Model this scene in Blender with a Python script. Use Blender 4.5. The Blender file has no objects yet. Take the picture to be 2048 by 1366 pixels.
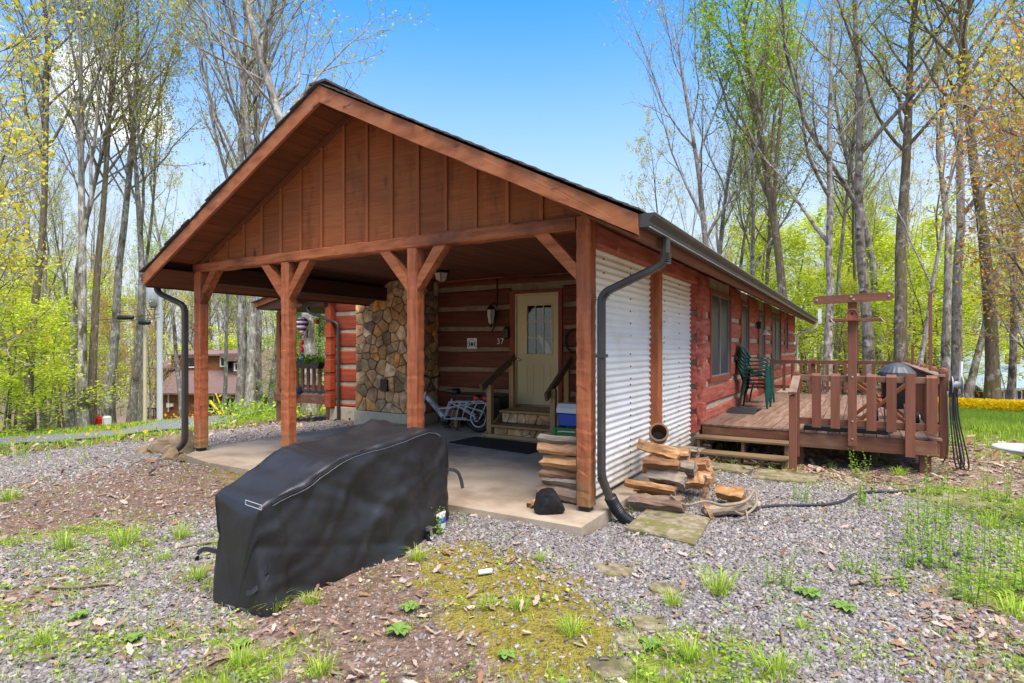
import bpy, math, random
import numpy as np
from mathutils import Vector, Matrix

S = bpy.context.scene
COL = S.collection
# ------------------------------------------------------------------ camera
CF, CX, HY, CH = 1168.0, 1024.0, 695.0, 1.5
YAW = math.atan(698.0 / 1168.0)
FX, FY = -math.sin(YAW), math.cos(YAW)
RX, RY = math.cos(YAW), math.sin(YAW)
cam = bpy.data.cameras.new('camera')
cam.sensor_width = 36.0
cam.lens = CF / 2048.0 * 36.0
cam.shift_y = 12.0 / 2048.0
cam.clip_end = 1500.0
camo = bpy.data.objects.new('camera', cam)
camo.location = (0, 0, CH)
camo.rotation_euler = (math.pi / 2, 0, YAW)
COL.objects.link(camo)
S.camera = camo
# ------------------------------------------------------------------ sky, sun, exposure
SUN_EL, SUN_AZ = math.radians(68), math.radians(55)    # azimuth of the sun seen from the house, east of the gable axis
w = bpy.data.worlds.new('World'); S.world = w; w.use_nodes = True
nt = w.node_tree; nt.nodes.clear()
def WN(t, **k):
    n = nt.nodes.new(t)
    for a, b in k.items(): setattr(n, a, b)
    return n
sky = WN('ShaderNodeTexSky', sky_type='NISHITA', sun_disc=False, sun_elevation=SUN_EL,
         sun_rotation=math.radians(125), altitude=0.0, air_density=1.0, dust_density=1.2, ozone_density=2.0)
hs = WN('ShaderNodeHueSaturation'); hs.inputs['Saturation'].default_value = 1.46; hs.inputs['Value'].default_value = 1.35
nt.links.new(sky.outputs[0], hs.inputs['Color'])
tc = WN('ShaderNodeTexCoord')
# one small bright cloud low over the trees (view direction of the white patch in the photograph)
CD = Vector((-1.103, 0.505, 0.43)).normalized()
dot = WN('ShaderNodeVectorMath', operation='DOT_PRODUCT'); dot.inputs[1].default_value = CD
nrm = WN('ShaderNodeVectorMath', operation='NORMALIZE')
nt.links.new(tc.outputs['Generated'], nrm.inputs[0]); nt.links.new(nrm.outputs[0], dot.inputs[0])
cn = WN('ShaderNodeTexNoise'); cn.inputs['Scale'].default_value = 14; cn.inputs['Detail'].default_value = 6
nt.links.new(nrm.outputs[0], cn.inputs['Vector'])
ad = WN('ShaderNodeMath', operation='MULTIPLY_ADD'); ad.inputs[1].default_value = 0.0065; nt.links.new(cn.outputs[0], ad.inputs[0]); nt.links.new(dot.outputs['Value'], ad.inputs[2])
mr = WN('ShaderNodeMapRange', interpolation_type='SMOOTHSTEP'); mr.inputs[1].default_value = 1.0000; mr.inputs[2].default_value = 1.0026
nt.links.new(ad.outputs[0], mr.inputs[0])
mx = WN('ShaderNodeMix', data_type='RGBA'); mx.inputs[7].default_value = (6, 6, 6.2, 1)
# pale air towards the horizon, all round
sz = WN('ShaderNodeSeparateXYZ'); nt.links.new(nrm.outputs[0], sz.inputs[0])
hr = WN('ShaderNodeMapRange', interpolation_type='SMOOTHSTEP'); hr.inputs[1].default_value = .02; hr.inputs[2].default_value = .58; hr.inputs[3].default_value = .97; hr.inputs[4].default_value = 0.0
nt.links.new(sz.outputs['Z'], hr.inputs[0])
hx0 = WN('ShaderNodeMix', data_type='RGBA'); hx0.inputs[7].default_value = (3.0, 3.2, 3.5, 1)
nt.links.new(hr.outputs[0], hx0.inputs[0]); nt.links.new(hs.outputs[0], hx0.inputs[6])
nt.links.new(mr.outputs[0], mx.inputs[0]); nt.links.new(hx0.outputs[2], mx.inputs[6])
bg = WN('ShaderNodeBackground'); bg.inputs[1].default_value = 0.12
nt.links.new(mx.outputs[2], bg.inputs[0])
wo = WN('ShaderNodeOutputWorld'); nt.links.new(bg.outputs[0], wo.inputs[0])
sl = bpy.data.lights.new('sun', 'SUN'); sl.energy = 3.3; sl.angle = math.radians(50); sl.color = (1, 0.88, 0.72)
so = bpy.data.objects.new('sun', sl); COL.objects.link(so)
sd = Vector((math.sin(SUN_AZ) * math.cos(SUN_EL), -math.cos(SUN_AZ) * math.cos(SUN_EL), math.sin(SUN_EL)))
so.rotation_euler = sd.to_track_quat('Z', 'Y').to_euler()
so.location = sd * 60
S.view_settings.view_transform = 'Standard'
S.view_settings.look = 'None'
S.view_settings.exposure = 1.22
S.view_settings.gamma = 1.0
S.view_settings.use_curve_mapping = False
S.cycles.max_bounces = 8
S.cycles.diffuse_bounces = 4
S.cycles.transparent_max_bounces = 8

rnd = random.Random(7)
npr = np.random.RandomState(11)
def U(a, b): return rnd.uniform(a, b)

# ------------------------------------------------------------------ materials
def mk(name):
    m = bpy.data.materials.new(name); m.use_nodes = True
    t = m.node_tree
    return m, t, t.nodes['Principled BSDF']
def nd(t, typ, **k):
    n = t.nodes.new(typ)
    for a, b in k.items(): setattr(n, a, b)
    return n
def c4(c): return (c[0], c[1], c[2], 1)
def M(name, cols, sc=(1, 1, 1), ns=4.0, det=6, rough=.75, bump=.25, bd=.01, metal=0.0, spec=.3, rv=.18,
      stain=None, dist=0.0, attr=None, bsc=None, stain2=None, knots=None, splash=None):
    m, t, b = mk(name); L = t.links.new
    tcn = nd(t, 'ShaderNodeTexCoord'); oi = nd(t, 'ShaderNodeObjectInfo')
    off = nd(t, 'ShaderNodeVectorMath', operation='SCALE'); off.inputs[0].default_value = (31, 17, 23)
    L(oi.outputs['Random'], off.inputs['Scale'])
    av = nd(t, 'ShaderNodeVectorMath', operation='ADD'); L(tcn.outputs['Object'], av.inputs[0]); L(off.outputs[0], av.inputs[1])
    mp = nd(t, 'ShaderNodeMapping'); mp.inputs['Scale'].default_value = sc; L(av.outputs[0], mp.inputs[0])
    nz = nd(t, 'ShaderNodeTexNoise'); nz.inputs['Scale'].default_value = ns; nz.inputs['Detail'].default_value = det
    nz.inputs['Distortion'].default_value = dist; L(mp.outputs[0], nz.inputs['Vector'])
    cr = nd(t, 'ShaderNodeValToRGB')
    n = len(cols)
    while len(cr.color_ramp.elements) < n: cr.color_ramp.elements.new(.5)
    for i, c in enumerate(cols):
        e = cr.color_ramp.elements[i]; e.position = .3 + .4 * i / max(1, n - 1); e.color = c4(c)
    L(nz.outputs[0], cr.inputs[0]); out = cr.outputs[0]
    if attr:
        at = nd(t, 'ShaderNodeAttribute', attribute_name=attr)
        mm = nd(t, 'ShaderNodeMix', data_type='RGBA', blend_type='MULTIPLY'); mm.inputs[0].default_value = 1
        L(out, mm.inputs[6]); L(at.outputs['Color'], mm.inputs[7]); out = mm.outputs[2]
    for st in (stain, stain2):
        if not st: continue
        color, s2, lo, hi = st[:4]
        n2 = nd(t, 'ShaderNodeTexNoise'); n2.inputs['Scale'].default_value = s2; n2.inputs['Detail'].default_value = 7
        n2.inputs['Roughness'].default_value = .65
        if len(st) > 4:
            m2 = nd(t, 'ShaderNodeMapping'); m2.inputs['Scale'].default_value = st[4]; L(av.outputs[0], m2.inputs[0]); L(m2.outputs[0], n2.inputs['Vector'])
        else: L(av.outputs[0], n2.inputs['Vector'])
        r2 = nd(t, 'ShaderNodeMapRange'); r2.inputs[1].default_value = lo; r2.inputs[2].default_value = hi; L(n2.outputs[0], r2.inputs[0])
        mm = nd(t, 'ShaderNodeMix', data_type='RGBA'); mm.inputs[7].default_value = c4(color)
        L(r2.outputs[0], mm.inputs[0]); L(out, mm.inputs[6]); out = mm.outputs[2]
    if knots:
        kv = nd(t, 'ShaderNodeTexVoronoi'); kv.inputs['Scale'].default_value = knots[0]; mk2 = nd(t, 'ShaderNodeMapping'); mk2.inputs['Scale'].default_value = knots[1]; L(av.outputs[0], mk2.inputs[0]); L(mk2.outputs[0], kv.inputs['Vector'])
        kr = nd(t, 'ShaderNodeMapRange'); kr.inputs[1].default_value = .05; kr.inputs[2].default_value = .13; kr.inputs[3].default_value = .75; kr.inputs[4].default_value = 0; L(kv.outputs['Distance'], kr.inputs[0])
        mm = nd(t, 'ShaderNodeMix', data_type='RGBA'); mm.inputs[7].default_value = (.045, .018, .010, 1); L(kr.outputs[0], mm.inputs[0]); L(out, mm.inputs[6]); out = mm.outputs[2]
    if splash:
        gp_ = nd(t, 'ShaderNodeNewGeometry'); sx_ = nd(t, 'ShaderNodeSeparateXYZ'); L(gp_.outputs['Position'], sx_.inputs[0])
        n3 = nd(t, 'ShaderNodeTexNoise'); n3.inputs['Scale'].default_value = 7; n3.inputs['Detail'].default_value = 8; L(av.outputs[0], n3.inputs['Vector'])
        zz = nd(t, 'ShaderNodeMath', operation='MULTIPLY_ADD'); zz.inputs[1].default_value = -.9; L(n3.outputs[0], zz.inputs[0]); L(sx_.outputs['Z'], zz.inputs[2])
        sr = nd(t, 'ShaderNodeMapRange'); sr.inputs[1].default_value = -.42; sr.inputs[2].default_value = .05; sr.inputs[3].default_value = .8; sr.inputs[4].default_value = 0; L(zz.outputs[0], sr.inputs[0])
        mm = nd(t, 'ShaderNodeMix', data_type='RGBA'); mm.inputs[7].default_value = c4(splash); L(sr.outputs[0], mm.inputs[0]); L(out, mm.inputs[6]); out = mm.outputs[2]
    if rv:
        vr = nd(t, 'ShaderNodeMapRange'); vr.inputs[3].default_value = 1 - rv; vr.inputs[4].default_value = 1 + rv; L(oi.outputs['Random'], vr.inputs[0])
        mm = nd(t, 'ShaderNodeVectorMath', operation='SCALE'); L(out, mm.inputs[0]); L(vr.outputs[0], mm.inputs['Scale']); out = mm.outputs[0]
    L(out, b.inputs['Base Color'])
    b.inputs['Roughness'].default_value = rough; b.inputs['Metallic'].default_value = metal
    b.inputs['Specular IOR Level'].default_value = spec
    if bump:
        bp = nd(t, 'ShaderNodeBump'); bp.inputs['Strength'].default_value = bump; bp.inputs['Distance'].default_value = bd
        src = nz
        if bsc:
            src = nd(t, 'ShaderNodeTexNoise'); src.inputs['Scale'].default_value = bsc; src.inputs['Detail'].default_value = 5; L(mp.outputs[0], src.inputs['Vector'])
        L(src.outputs[0], bp.inputs['Height']); L(bp.outputs[0], b.inputs['Normal'])
    return m
def plain(name, c, rough=.5, metal=0., spec=.4, bump=.0): return M(name, [tuple(x * .88 for x in c), tuple(min(1, x * 1.08) for x in c)], ns=6, rough=rough, metal=metal, spec=spec, bump=bump, rv=.05)
def leafmat(name, attr='Col', tl=.45):
    m = bpy.data.materials.new(name); m.use_nodes = True; t = m.node_tree; t.nodes.clear(); L = t.links.new
    at = nd(t, 'ShaderNodeAttribute', attribute_name=attr)
    d = nd(t, 'ShaderNodeBsdfDiffuse'); tr = nd(t, 'ShaderNodeBsdfTranslucent'); mi = nd(t, 'ShaderNodeMixShader'); mi.inputs[0].default_value = tl
    L(at.outputs['Color'], d.inputs[0]); L(at.outputs['Color'], tr.inputs[0]); L(d.outputs[0], mi.inputs[1]); L(tr.outputs[0], mi.inputs[2])
    o = nd(t, 'ShaderNodeOutputMaterial'); L(mi.outputs[0], o.inputs[0])
    return m
A_ = (0.40, 0.125, 0.052); B_ = (0.27, 0.078, 0.032); D_ = (0.13, 0.042, 0.022)
gX, gY, gZ = (.7, 14, 14), (14, .7, 14), (14, 14, .7)
MT = {}
MT['post'] = M('hewn_stained_wood', [(.23, .063, .022), (.36, .108, .041), (.42, .138, .058)], sc=(9, 9, 1.2), ns=2.2, bump=.5, bd=.006, stain=(( .16, .06, .03), 3, .55, .8, (1, 1, .3)), stain2=((.16, .13, .06), 1.3, .62, .8), rough=.8, knots=(3.2, (1.6, 1.6, .7)), splash=(.17, .14, .06))
MT['postx'] = M('hewn_stained_beam', [(.22, .063, .020), (.36, .11, .036), (.42, .135, .05)], sc=(1.2, 9, 9), ns=2.2, bump=.5, bd=.006, stain=((.07, .03, .02), 1.6, .50, .72, (.5, 1, 1)), rough=.8, knots=(2.6, (.7, 1.6, 1.6)))
MT['gable'] = M('rough_sawn_siding', [(.21, .058, .015), (.32, .095, .024)], sc=(1.5, 4, 30), ns=1.6, bump=.5, bd=.005, stain=((.25, .085, .026), 2, .45, .75), stain2=((.085, .026, .010), 1.5, .56, .76, (2, 1, .5)), rough=.85, rv=.14, knots=(2.4, (1.2, 1, .5)))
MT['gablez'] = M('batten_wood', [(.25, .07, .019), (.34, .105, .029)], sc=gZ, ns=2, bump=.3, bd=.004, rough=.8, rv=.10)
MT['rake'] = M('weathered_fascia', [(.26, .08, .028), (.37, .125, .045), (.40, .155, .07)], sc=(2, 12, 5), ns=2.2, bump=.5, bd=.004, stain=((.46, .27, .16), 6, .60, .80, (.4, 1, 1)), stain2=((.07, .04, .03), 9, .62, .72, (.5, 1, 1.5)), rough=.8, knots=(2.2, (.6, 1, 1)))
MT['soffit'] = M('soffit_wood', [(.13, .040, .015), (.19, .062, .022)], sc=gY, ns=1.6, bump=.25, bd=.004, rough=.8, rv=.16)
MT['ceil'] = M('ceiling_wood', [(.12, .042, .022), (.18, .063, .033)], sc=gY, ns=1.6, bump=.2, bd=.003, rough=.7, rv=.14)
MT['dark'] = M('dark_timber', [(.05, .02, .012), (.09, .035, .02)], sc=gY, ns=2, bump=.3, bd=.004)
MT['logx'] = M('red_log_wood', [(.28, .048, .019), (.44, .085, .03)], sc=(.8, 8, 9), ns=2.2, bump=.6, bd=.006, stain=((.15, .035, .02), 3, .55, .8, (.5, 1, 2)), rough=.75, rv=.1)
MT['logshade'] = M('shaded_brown_log', [(.11, .030, .013), (.185, .05, .021)], sc=(.8, 8, 9), ns=2.2, bump=.6, bd=.006, stain=((.075, .022, .012), 3, .52, .78, (.5, 1, 2)), rough=.7, rv=.12)  # darker copy of the red log: browner stain plus carport shade in the colour
MT['chinkshade'] = M('shaded_tan_mortar', [(.22, .155, .09), (.33, .245, .15)], ns=7, bump=.4, bd=.006, rough=.9, rv=0)  # darker copy of the chinking mortar; carport shade is put into its colour
MT['logy'] = M('flaking_red_log', [(.28, .055, .035), (.40, .10, .065), (.46, .15, .10)], sc=(8, .9, 8), ns=2.4, bump=.9, bd=.01, stain=((.50, .30, .24), 9, .60, .72, (1, .7, 1.2)), stain2=((.10, .035, .02), 8, .63, .74, (1, .4, 1.4)), rough=.8, rv=.12)
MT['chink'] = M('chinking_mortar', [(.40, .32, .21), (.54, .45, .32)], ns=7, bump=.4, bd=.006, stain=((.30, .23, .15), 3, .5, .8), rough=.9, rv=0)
MT['stone'] = M('field_stone', [(.22, .145, .08), (.42, .29, .17), (.55, .43, .29)], ns=5, bump=.9, bd=.015, attr='Col', stain=((.12, .085, .05), 9, .52, .75), rough=.9, rv=.0)
MT['mortar'] = M('stone_mortar', [(.085, .065, .042), (.16, .12, .08)], ns=12, bump=.6, rough=.95)
MT['found'] = M('cream_foundation', [(.52, .43, .28), (.66, .56, .40)], ns=4, bump=.3, stain=((.28, .21, .12), 4, .5, .8), rough=.9)
MT['corr'] = M('cream_corrugated_metal', [(.74, .72, .66), (.82, .80, .75)], ns=2, bump=.06, rough=.42, spec=.5, stain=((.60, .54, .42), 2.2, .56, .90, (1, .6, 1)), stain2=((.48, .39, .27), 5, .70, .82, (1, .5, .25)), rv=.03, splash=(.42, .35, .26))
MT['gut'] = M('brown_gutter_metal', [(.038, .034, .029), (.055, .05, .043)], ns=3, rough=.40, spec=.45, bump=.0, stain=((.10, .095, .065), 3, .58, .8), rv=.05)
MT['gutlip'] = plain('bare_aluminium_edge', (.62, .60, .55), rough=.35, metal=.6)
MT['white'] = plain('white_metal', (.75, .75, .75), rough=.4)
MT['shingle'] = M('asphalt_shingle', [(.055, .045, .04), (.11, .09, .08)], ns=60, bump=.6, bd=.004, stain=((.13, .15, .04), 5, .62, .8), rough=.95)
MT['concrete'] = M('weathered_concrete', [(.29, .225, .16), (.39, .315, .23), (.44, .365, .275)], ns=2.2, det=9, bump=.25, bd=.004, stain=((.17, .115, .075), .9, .47, .70), stain2=((.23, .20, .07), 1.3, .60, .80), rough=.85, rv=.04)
MT['paver'] = M('mossy_concrete', [(.10, .082, .042), (.19, .16, .095), (.27, .24, .175)], ns=16, det=9, bump=.7, bd=.006, stain=((.13, .125, .035), 5, .5, .60), stain2=((.07, .06, .04), 3, .54, .66), rough=.9)
MT['door'] = M('cream_door_paint', [(.64, .53, .27), (.70, .58, .31)], ns=2, bump=.05, rough=.5, rv=0)
MT['trim'] = M('red_trim_wood', [(.22, .05, .025), (.30, .075, .035)], sc=gZ, ns=2, bump=.3, bd=.004, rough=.7)
MT['screen'] = M('insect_screen', [(.045, .05, .06), (.065, .072, .085)], ns=3, bump=.0, rough=.35, spec=.5)
MT['frame'] = plain('grey_window_frame', (.23, .22, .20), rough=.5)
MT['deck'] = M('deck_board_wood', [(.115, .066, .045), (.185, .112, .078), (.24, .155, .11)], sc=(10, .8, 10), ns=2.2, bump=.4, bd=.004, stain=((.25, .19, .145), 1.2, .5, .8), stain2=((.16, .13, .045), 1.0, .58, .80), rough=.75, rv=.22)
MT['deckx'] = M('deck_trim_wood', [(.13, .052, .028), (.21, .088, .05)], sc=(.8, 10, 10), ns=2.2, bump=.4, bd=.004, stain=((.30, .21, .13), 2, .5, .78, (.4, 1, 1)), rough=.75, rv=.14)
MT['deckz'] = M('railing_wood', [(.15, .054, .03), (.215, .082, .046)], sc=(12, 12, .8), ns=2.0, bump=.35, bd=.003, stain=((.17, .08, .05), 2, .5, .8), rough=.7, rv=.12)
MT['tread'] = M('weathered_tread', [(.13, .085, .045), (.22, .15, .08)], sc=(.8, 10, 10), ns=2.4, bump=.5, bd=.004, rough=.8, rv=.1)
MT['pine'] = M('treated_pine', [(.32, .19, .075), (.44, .28, .12)], sc=gZ, ns=2.0, bump=.25, bd=.003, rough=.65, rv=.1)
MT['pinex'] = M('treated_pine_tread', [(.30, .18, .07), (.42, .27, .115)], sc=gX, ns=2.0, bump=.25, bd=.003, rough=.65, rv=.1)
MT['cover'] = M('black_vinyl_cover', [(.011, .011, .012), (.020, .020, .022)], sc=(1, 1.2, 1.6), ns=3.0, det=4, bump=.5, bd=.02, dist=.6, rough=.44, spec=.45, stain=((.075, .08, .09), 24, .70, .80), stain2=((.034, .03, .026), 2, .55, .85), rv=0)
MT['strap'] = plain('black_webbing', (.018, .018, .022), rough=.6)
MT['stitch'] = plain('pale_thread', (.45, .45, .44), rough=.8)
MT['black'] = plain('black_plastic', (.012, .012, .013), rough=.4)
MT['rubber'] = plain('black_rubber', (.016, .016, .017), rough=.75)
MT['bronze'] = plain('dark_bronze_metal', (.035, .028, .02), rough=.4, metal=.5)
MT['lampglass'] = plain('frosted_lamp_glass', (.55, .50, .38), rough=.25)
MT['brass'] = plain('polished_brass', (.75, .6, .35), rough=.2, metal=1.)
MT['bike'] = plain('silver_bike_paint', (.40, .41, .43), rough=.35)
MT['red'] = plain('red_plastic', (.62, .015, .015), rough=.3)
MT['blue'] = plain('blue_plastic', (.012, .08, .40), rough=.35)
MT['green'] = plain('green_plastic', (.012, .22, .03), rough=.35)
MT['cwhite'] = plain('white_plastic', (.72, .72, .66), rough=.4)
MT['chair'] = plain('dark_green_resin', (.004, .055, .042), rough=.28, spec=.5)
MT['steel'] = plain('steel', (.5, .5, .5), rough=.3, metal=.9)
MT['yellow'] = plain('yellow_plastic', (.75, .50, .02), rough=.45)
MT['teal'] = plain('teal_paint', (.12, .30, .30), rough=.5)
MT['split'] = M('split_firewood', [(.15, .07, .032), (.34, .18, .085), (.46, .28, .15)], sc=(1.2, 10, 10), ns=3, bump=1.0, bd=.015, stain=((.11, .06, .036), 5, .50, .70, (.4, 1, 1)), stain2=((.30, .26, .22), 3, .60, .76, (.5, 1, 1)), rough=.85, rv=.34)
MT['bark'] = M('tree_bark', [(.12, .104, .08), (.26, .23, .19), (.38, .35, .305)], sc=(5, 5, 1.2), ns=3, bump=.9, bd=.03, stain=((.46, .46, .40), 2.6, .53, .60), stain2=((.085, .075, .045), 1.7, .53, .63, (1, 1, .6)), rough=.95, rv=.22)
MT['barkdark'] = M('brown_tree_bark', [(.07, .053, .034), (.15, .118, .078), (.23, .19, .13)], sc=(5, 5, 1.0), ns=3, bump=.9, bd=.03, stain=((.14, .13, .04), 2, .52, .62), stain2=((.32, .31, .26), 2.8, .57, .63), rough=.95, rv=.2)
MT['barkpale'] = M('pale_tree_bark', [(.17, .15, .12), (.27, .24, .20), (.36, .33, .28)], sc=(4, 4, 1.0), ns=3, bump=.9, bd=.03, stain=((.10, .08, .055), 2.2, .51, .60), stain2=((.48, .47, .42), 2.9, .56, .62), rough=.95, rv=.12)
MT['pole'] = M('weathered_pole', [(.62, .62, .63), (.72, .72, .73)], sc=(4, 4, .5), ns=3, bump=.2, rough=.85)
MT['poley'] = M('pale_yellow_pole', [(.50, .45, .29), (.60, .54, .36)], sc=(4, 4, .5), ns=3, bump=.2, rough=.85)
MT['clay'] = M('glazed_clay', [(.20, .10, .05), (.28, .16, .08)], ns=5, rough=.4, bump=.1, stain=((.05, .09, .06), 3, .5, .75))
MT['rockblack'] = M('black_rock', [(.008, .008, .009), (.018, .018, .02)], ns=4, bump=.6, bd=.02, rough=.6)
MT['rock'] = M('brown_rock', [(.11, .075, .04), (.22, .155, .09), (.30, .225, .15)], ns=4, bump=.7, bd=.02, stain=((.12, .12, .04), 3, .55, .75), rough=.9, rv=.25)
MT['hose'] = plain('black_hose', (.02, .022, .024), rough=.5)
MT['hosegreen'] = plain('olive_hose', (.09, .095, .06), rough=.55)
MT['nsiding'] = M('brown_log_siding', [(.20, .075, .03), (.30, .115, .05)], sc=(.4, 4, 6), ns=3, bump=.3, rough=.75, rv=.08)
MT['nroof'] = M('mauve_shingles', [(.125, .08, .074), (.19, .125, .116)], ns=9, bump=.3, rough=.95, stain=((.17, .12, .10), .6, .5, .8))
MT['broof'] = M('slate_blue_shingles', [(.19, .26, .30), (.27, .36, .40)], ns=6, bump=.3, rough=.95)
MT['pane'] = plain('dark_window_glass', (.015, .02, .02), rough=.08, spec=.6)
MT['asphalt'] = M('grey_asphalt', [(.17, .17, .18), (.24, .24, .25)], ns=9, bump=.2, rough=.95)
MT['leaf'] = leafmat('spring_leaf')
MT['blade'] = leafmat('grass_blade', tl=.35)
MT['dry'] = leafmat('dry_leaf', tl=.15)
MT['splitgrey'] = M('greyed_split_wood', [(.14, .105, .075), (.27, .215, .16), (.37, .31, .25)], sc=(1.2, 10, 10), ns=3, bump=1.0, bd=.015, stain=((.10, .06, .04), 5, .50, .70, (.4, 1, 1)), rough=.9, rv=.25)
MT['splitorange'] = M('fresh_split_wood', [(.30, .13, .045), (.48, .25, .10), (.56, .36, .19)], sc=(1.2, 10, 10), ns=3, bump=1.0, bd=.015, stain=((.13, .07, .04), 6, .52, .66, (.3, 1, 1)), rough=.85, rv=.2)
MT['logbark'] = M('firewood_bark', [(.10, .06, .04), (.22, .14, .095), (.31, .22, .16)], sc=(1, 6, 6), ns=4, bump=1.0, bd=.02, stain=((.24, .21, .18), 4, .55, .75), rough=.95)
MT['drift'] = M('bleached_branch', [(.15, .115, .08), (.27, .215, .155)], ns=6, bump=.5, rough=.9)
MT['peb'] = leafmat('pebble_stone', tl=.0)

# ------------------------------------------------------------------ mesh helpers
OFF = {}
def tag(o, label=None, cat=None, group=None, kind=None):
    if label: o['label'] = label
    if cat: o['category'] = cat
    if group: o['group'] = group
    if kind: o['kind'] = kind
    return o
def thing(name, label, cat, loc=(0, 0, 0), group=None):
    o = bpy.data.objects.new(name, None); COL.objects.link(o); o.location = loc
    o.empty_display_size = .2
    OFF[o.name] = Vector(loc)
    return tag(o, label, cat, group)
def link(name, me, parent=None):
    o = bpy.data.objects.new(name, me); COL.objects.link(o)
    if parent: o.parent = parent; OFF[o.name] = OFF.get(parent.name, Vector())
    else: OFF[o.name] = Vector()
    return o
def clone(o, loc=None, rot=None, scale=None, label=None, group=None, parent=None):
    c = o.copy(); COL.objects.link(c); c.parent = parent
    for ch in o.children: clone(ch, parent=c)
    if loc is not None: c.location = loc
    if rot is not None: c.rotation_euler = rot
    if scale is not None: c.scale = scale if hasattr(scale, '__len__') else (scale,) * 3
    if label: c['label'] = label
    if group: c['group'] = group
    return c
class MB:
    def __init__(s): s.v = []; s.f = []; s.m = None
    def add(s, vs, fs):
        n = len(s.v); s.v += [tuple(p) for p in vs]; s.f += [tuple(i + n for i in f) for f in fs]; return s
    def obox(s, c, sz, R=None, ch=0.0):
        hx, hy, hz = sz[0] / 2, sz[1] / 2, sz[2] / 2; c = Vector(c)
        vs, fs = [], []
        if ch <= 0:
            for x in (-hx, hx):
                for y in (-hy, hy):
                    for z in (-hz, hz): vs.append(Vector((x, y, z)))
            fs = [(0, 1, 3, 2), (4, 6, 7, 5), (0, 4, 5, 1), (2, 3, 7, 6), (0, 2, 6, 4), (1, 5, 7, 3)]
        else:
            ch = min(ch, hx * .45, hy * .45, hz * .45)
            idx = {}
            for x in (-1, 1):
                for y in (-1, 1):
                    for z in (-1, 1):
                        idx[x, y, z, 0] = len(vs); vs.append(Vector((x * hx, y * (hy - ch), z * (hz - ch))))
                        idx[x, y, z, 1] = len(vs); vs.append(Vector((x * (hx - ch), y * hy, z * (hz - ch))))
                        idx[x, y, z, 2] = len(vs); vs.append(Vector((x * (hx - ch), y * (hy - ch), z * hz)))
            I = lambda x, y, z, k: idx[x, y, z, k]
            for q in (-1, 1):
                a = [I(q, -1, -1, 0), I(q, 1, -1, 0), I(q, 1, 1, 0), I(q, -1, 1, 0)]; fs.append(a if q > 0 else a[::-1])
                a = [I(-1, q, -1, 1), I(-1, q, 1, 1), I(1, q, 1, 1), I(1, q, -1, 1)]; fs.append(a if q > 0 else a[::-1])
                a = [I(-1, -1, q, 2), I(1, -1, q, 2), I(1, 1, q, 2), I(-1, 1, q, 2)]; fs.append(a if q > 0 else a[::-1])
            for a in (-1, 1):
                for b in (-1, 1):
                    q = [I(a, b, -1, 0), I(a, b, -1, 1), I(a, b, 1, 1), I(a, b, 1, 0)]; fs.append(q if a * b > 0 else q[::-1])
                    q = [I(a, -1, b, 0), I(a, 1, b, 0), I(a, 1, b, 2), I(a, -1, b, 2)]; fs.append(q if a * b > 0 else q[::-1])
                    q = [I(-1, a, b, 1), I(-1, a, b, 2), I(1, a, b, 2), I(1, a, b, 1)]; fs.append(q if a * b > 0 else q[::-1])
                    for cc in (-1, 1):
                        q = [I(a, b, cc, 0), I(a, b, cc, 1), I(a, b, cc, 2)]; fs.append(q if a * b * cc > 0 else q[::-1])
        if R is not None: vs = [R @ p for p in vs]
        return s.add([p + c for p in vs], fs)
    def box(s, x0, x1, y0, y1, z0, z1, ch=0.0):
        return s.obox(((x0 + x1) / 2, (y0 + y1) / 2, (z0 + z1) / 2), (abs(x1 - x0), abs(y1 - y0), abs(z1 - z0)), None, ch)
    def bar(s, p0, p1, wd, ht, up=(0, 0, 1), ch=0.0):
        p0, p1 = Vector(p0), Vector(p1); d = p1 - p0; l = d.length; d.normalize()
        u = Vector(up); r = d.cross(u)
        if r.length < 1e-4: r = d.cross(Vector((0, 1, 0)))
        r.normalize(); u = r.cross(d)
        R = Matrix((d, r, u)).transposed()
        return s.obox((p0 + p1) / 2, (l, wd, ht), R, ch)
    def tube(s, pts, r, n=8, caps=True, flat=None):
        pts = [Vector(p) for p in pts]; m = len(pts)
        rs = r if hasattr(r, '__len__') else [r] * m
        vs = []; u = None
        for i, p in enumerate(pts):
            d = (pts[min(i + 1, m - 1)] - pts[max(i - 1, 0)]).normalized()
            if u is None: u = d.orthogonal().normalized() if flat is None else Vector(flat)
            u = (u - d * u.dot(d)).normalized(); b = d.cross(u)
            for k in range(n):
                a = 2 * math.pi * k / n
                vs.append(p + (u * math.cos(a) + b * math.sin(a)) * rs[i])
        fs = []
        for i in range(m - 1):
            for k in range(n):
                k2 = (k + 1) % n; fs.append((i * n + k, i * n + k2, (i + 1) * n + k2, (i + 1) * n + k))
        if caps: fs.append(tuple(range(n))[::-1]); fs.append(tuple((m - 1) * n + k for k in range(n)))
        return s.add(vs, fs)
    def rtube(s, pts, wd, ht, up, bev=.25):
        """rectangular pipe swept along a path; up = the direction its width axis is derived from"""
        pts = [Vector(p) for p in pts]; m = len(pts); vs = []
        b = bev * min(wd, ht)
        sec = [(wd / 2, -ht / 2 + b), (wd / 2, ht / 2 - b), (wd / 2 - b, ht / 2), (-wd / 2 + b, ht / 2), (-wd / 2, ht / 2 - b), (-wd / 2, -ht / 2 + b), (-wd / 2 + b, -ht / 2), (wd / 2 - b, -ht / 2)]
        for i, p in enumerate(pts):
            d = (pts[min(i + 1, m - 1)] - pts[max(i - 1, 0)]).normalized()
            u = Vector(up); u = (u - d * u.dot(d)).normalized(); q = d.cross(u)
            for a, c in sec: vs.append(p + u * a + q * c)
        n = 8; fs = []
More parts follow.
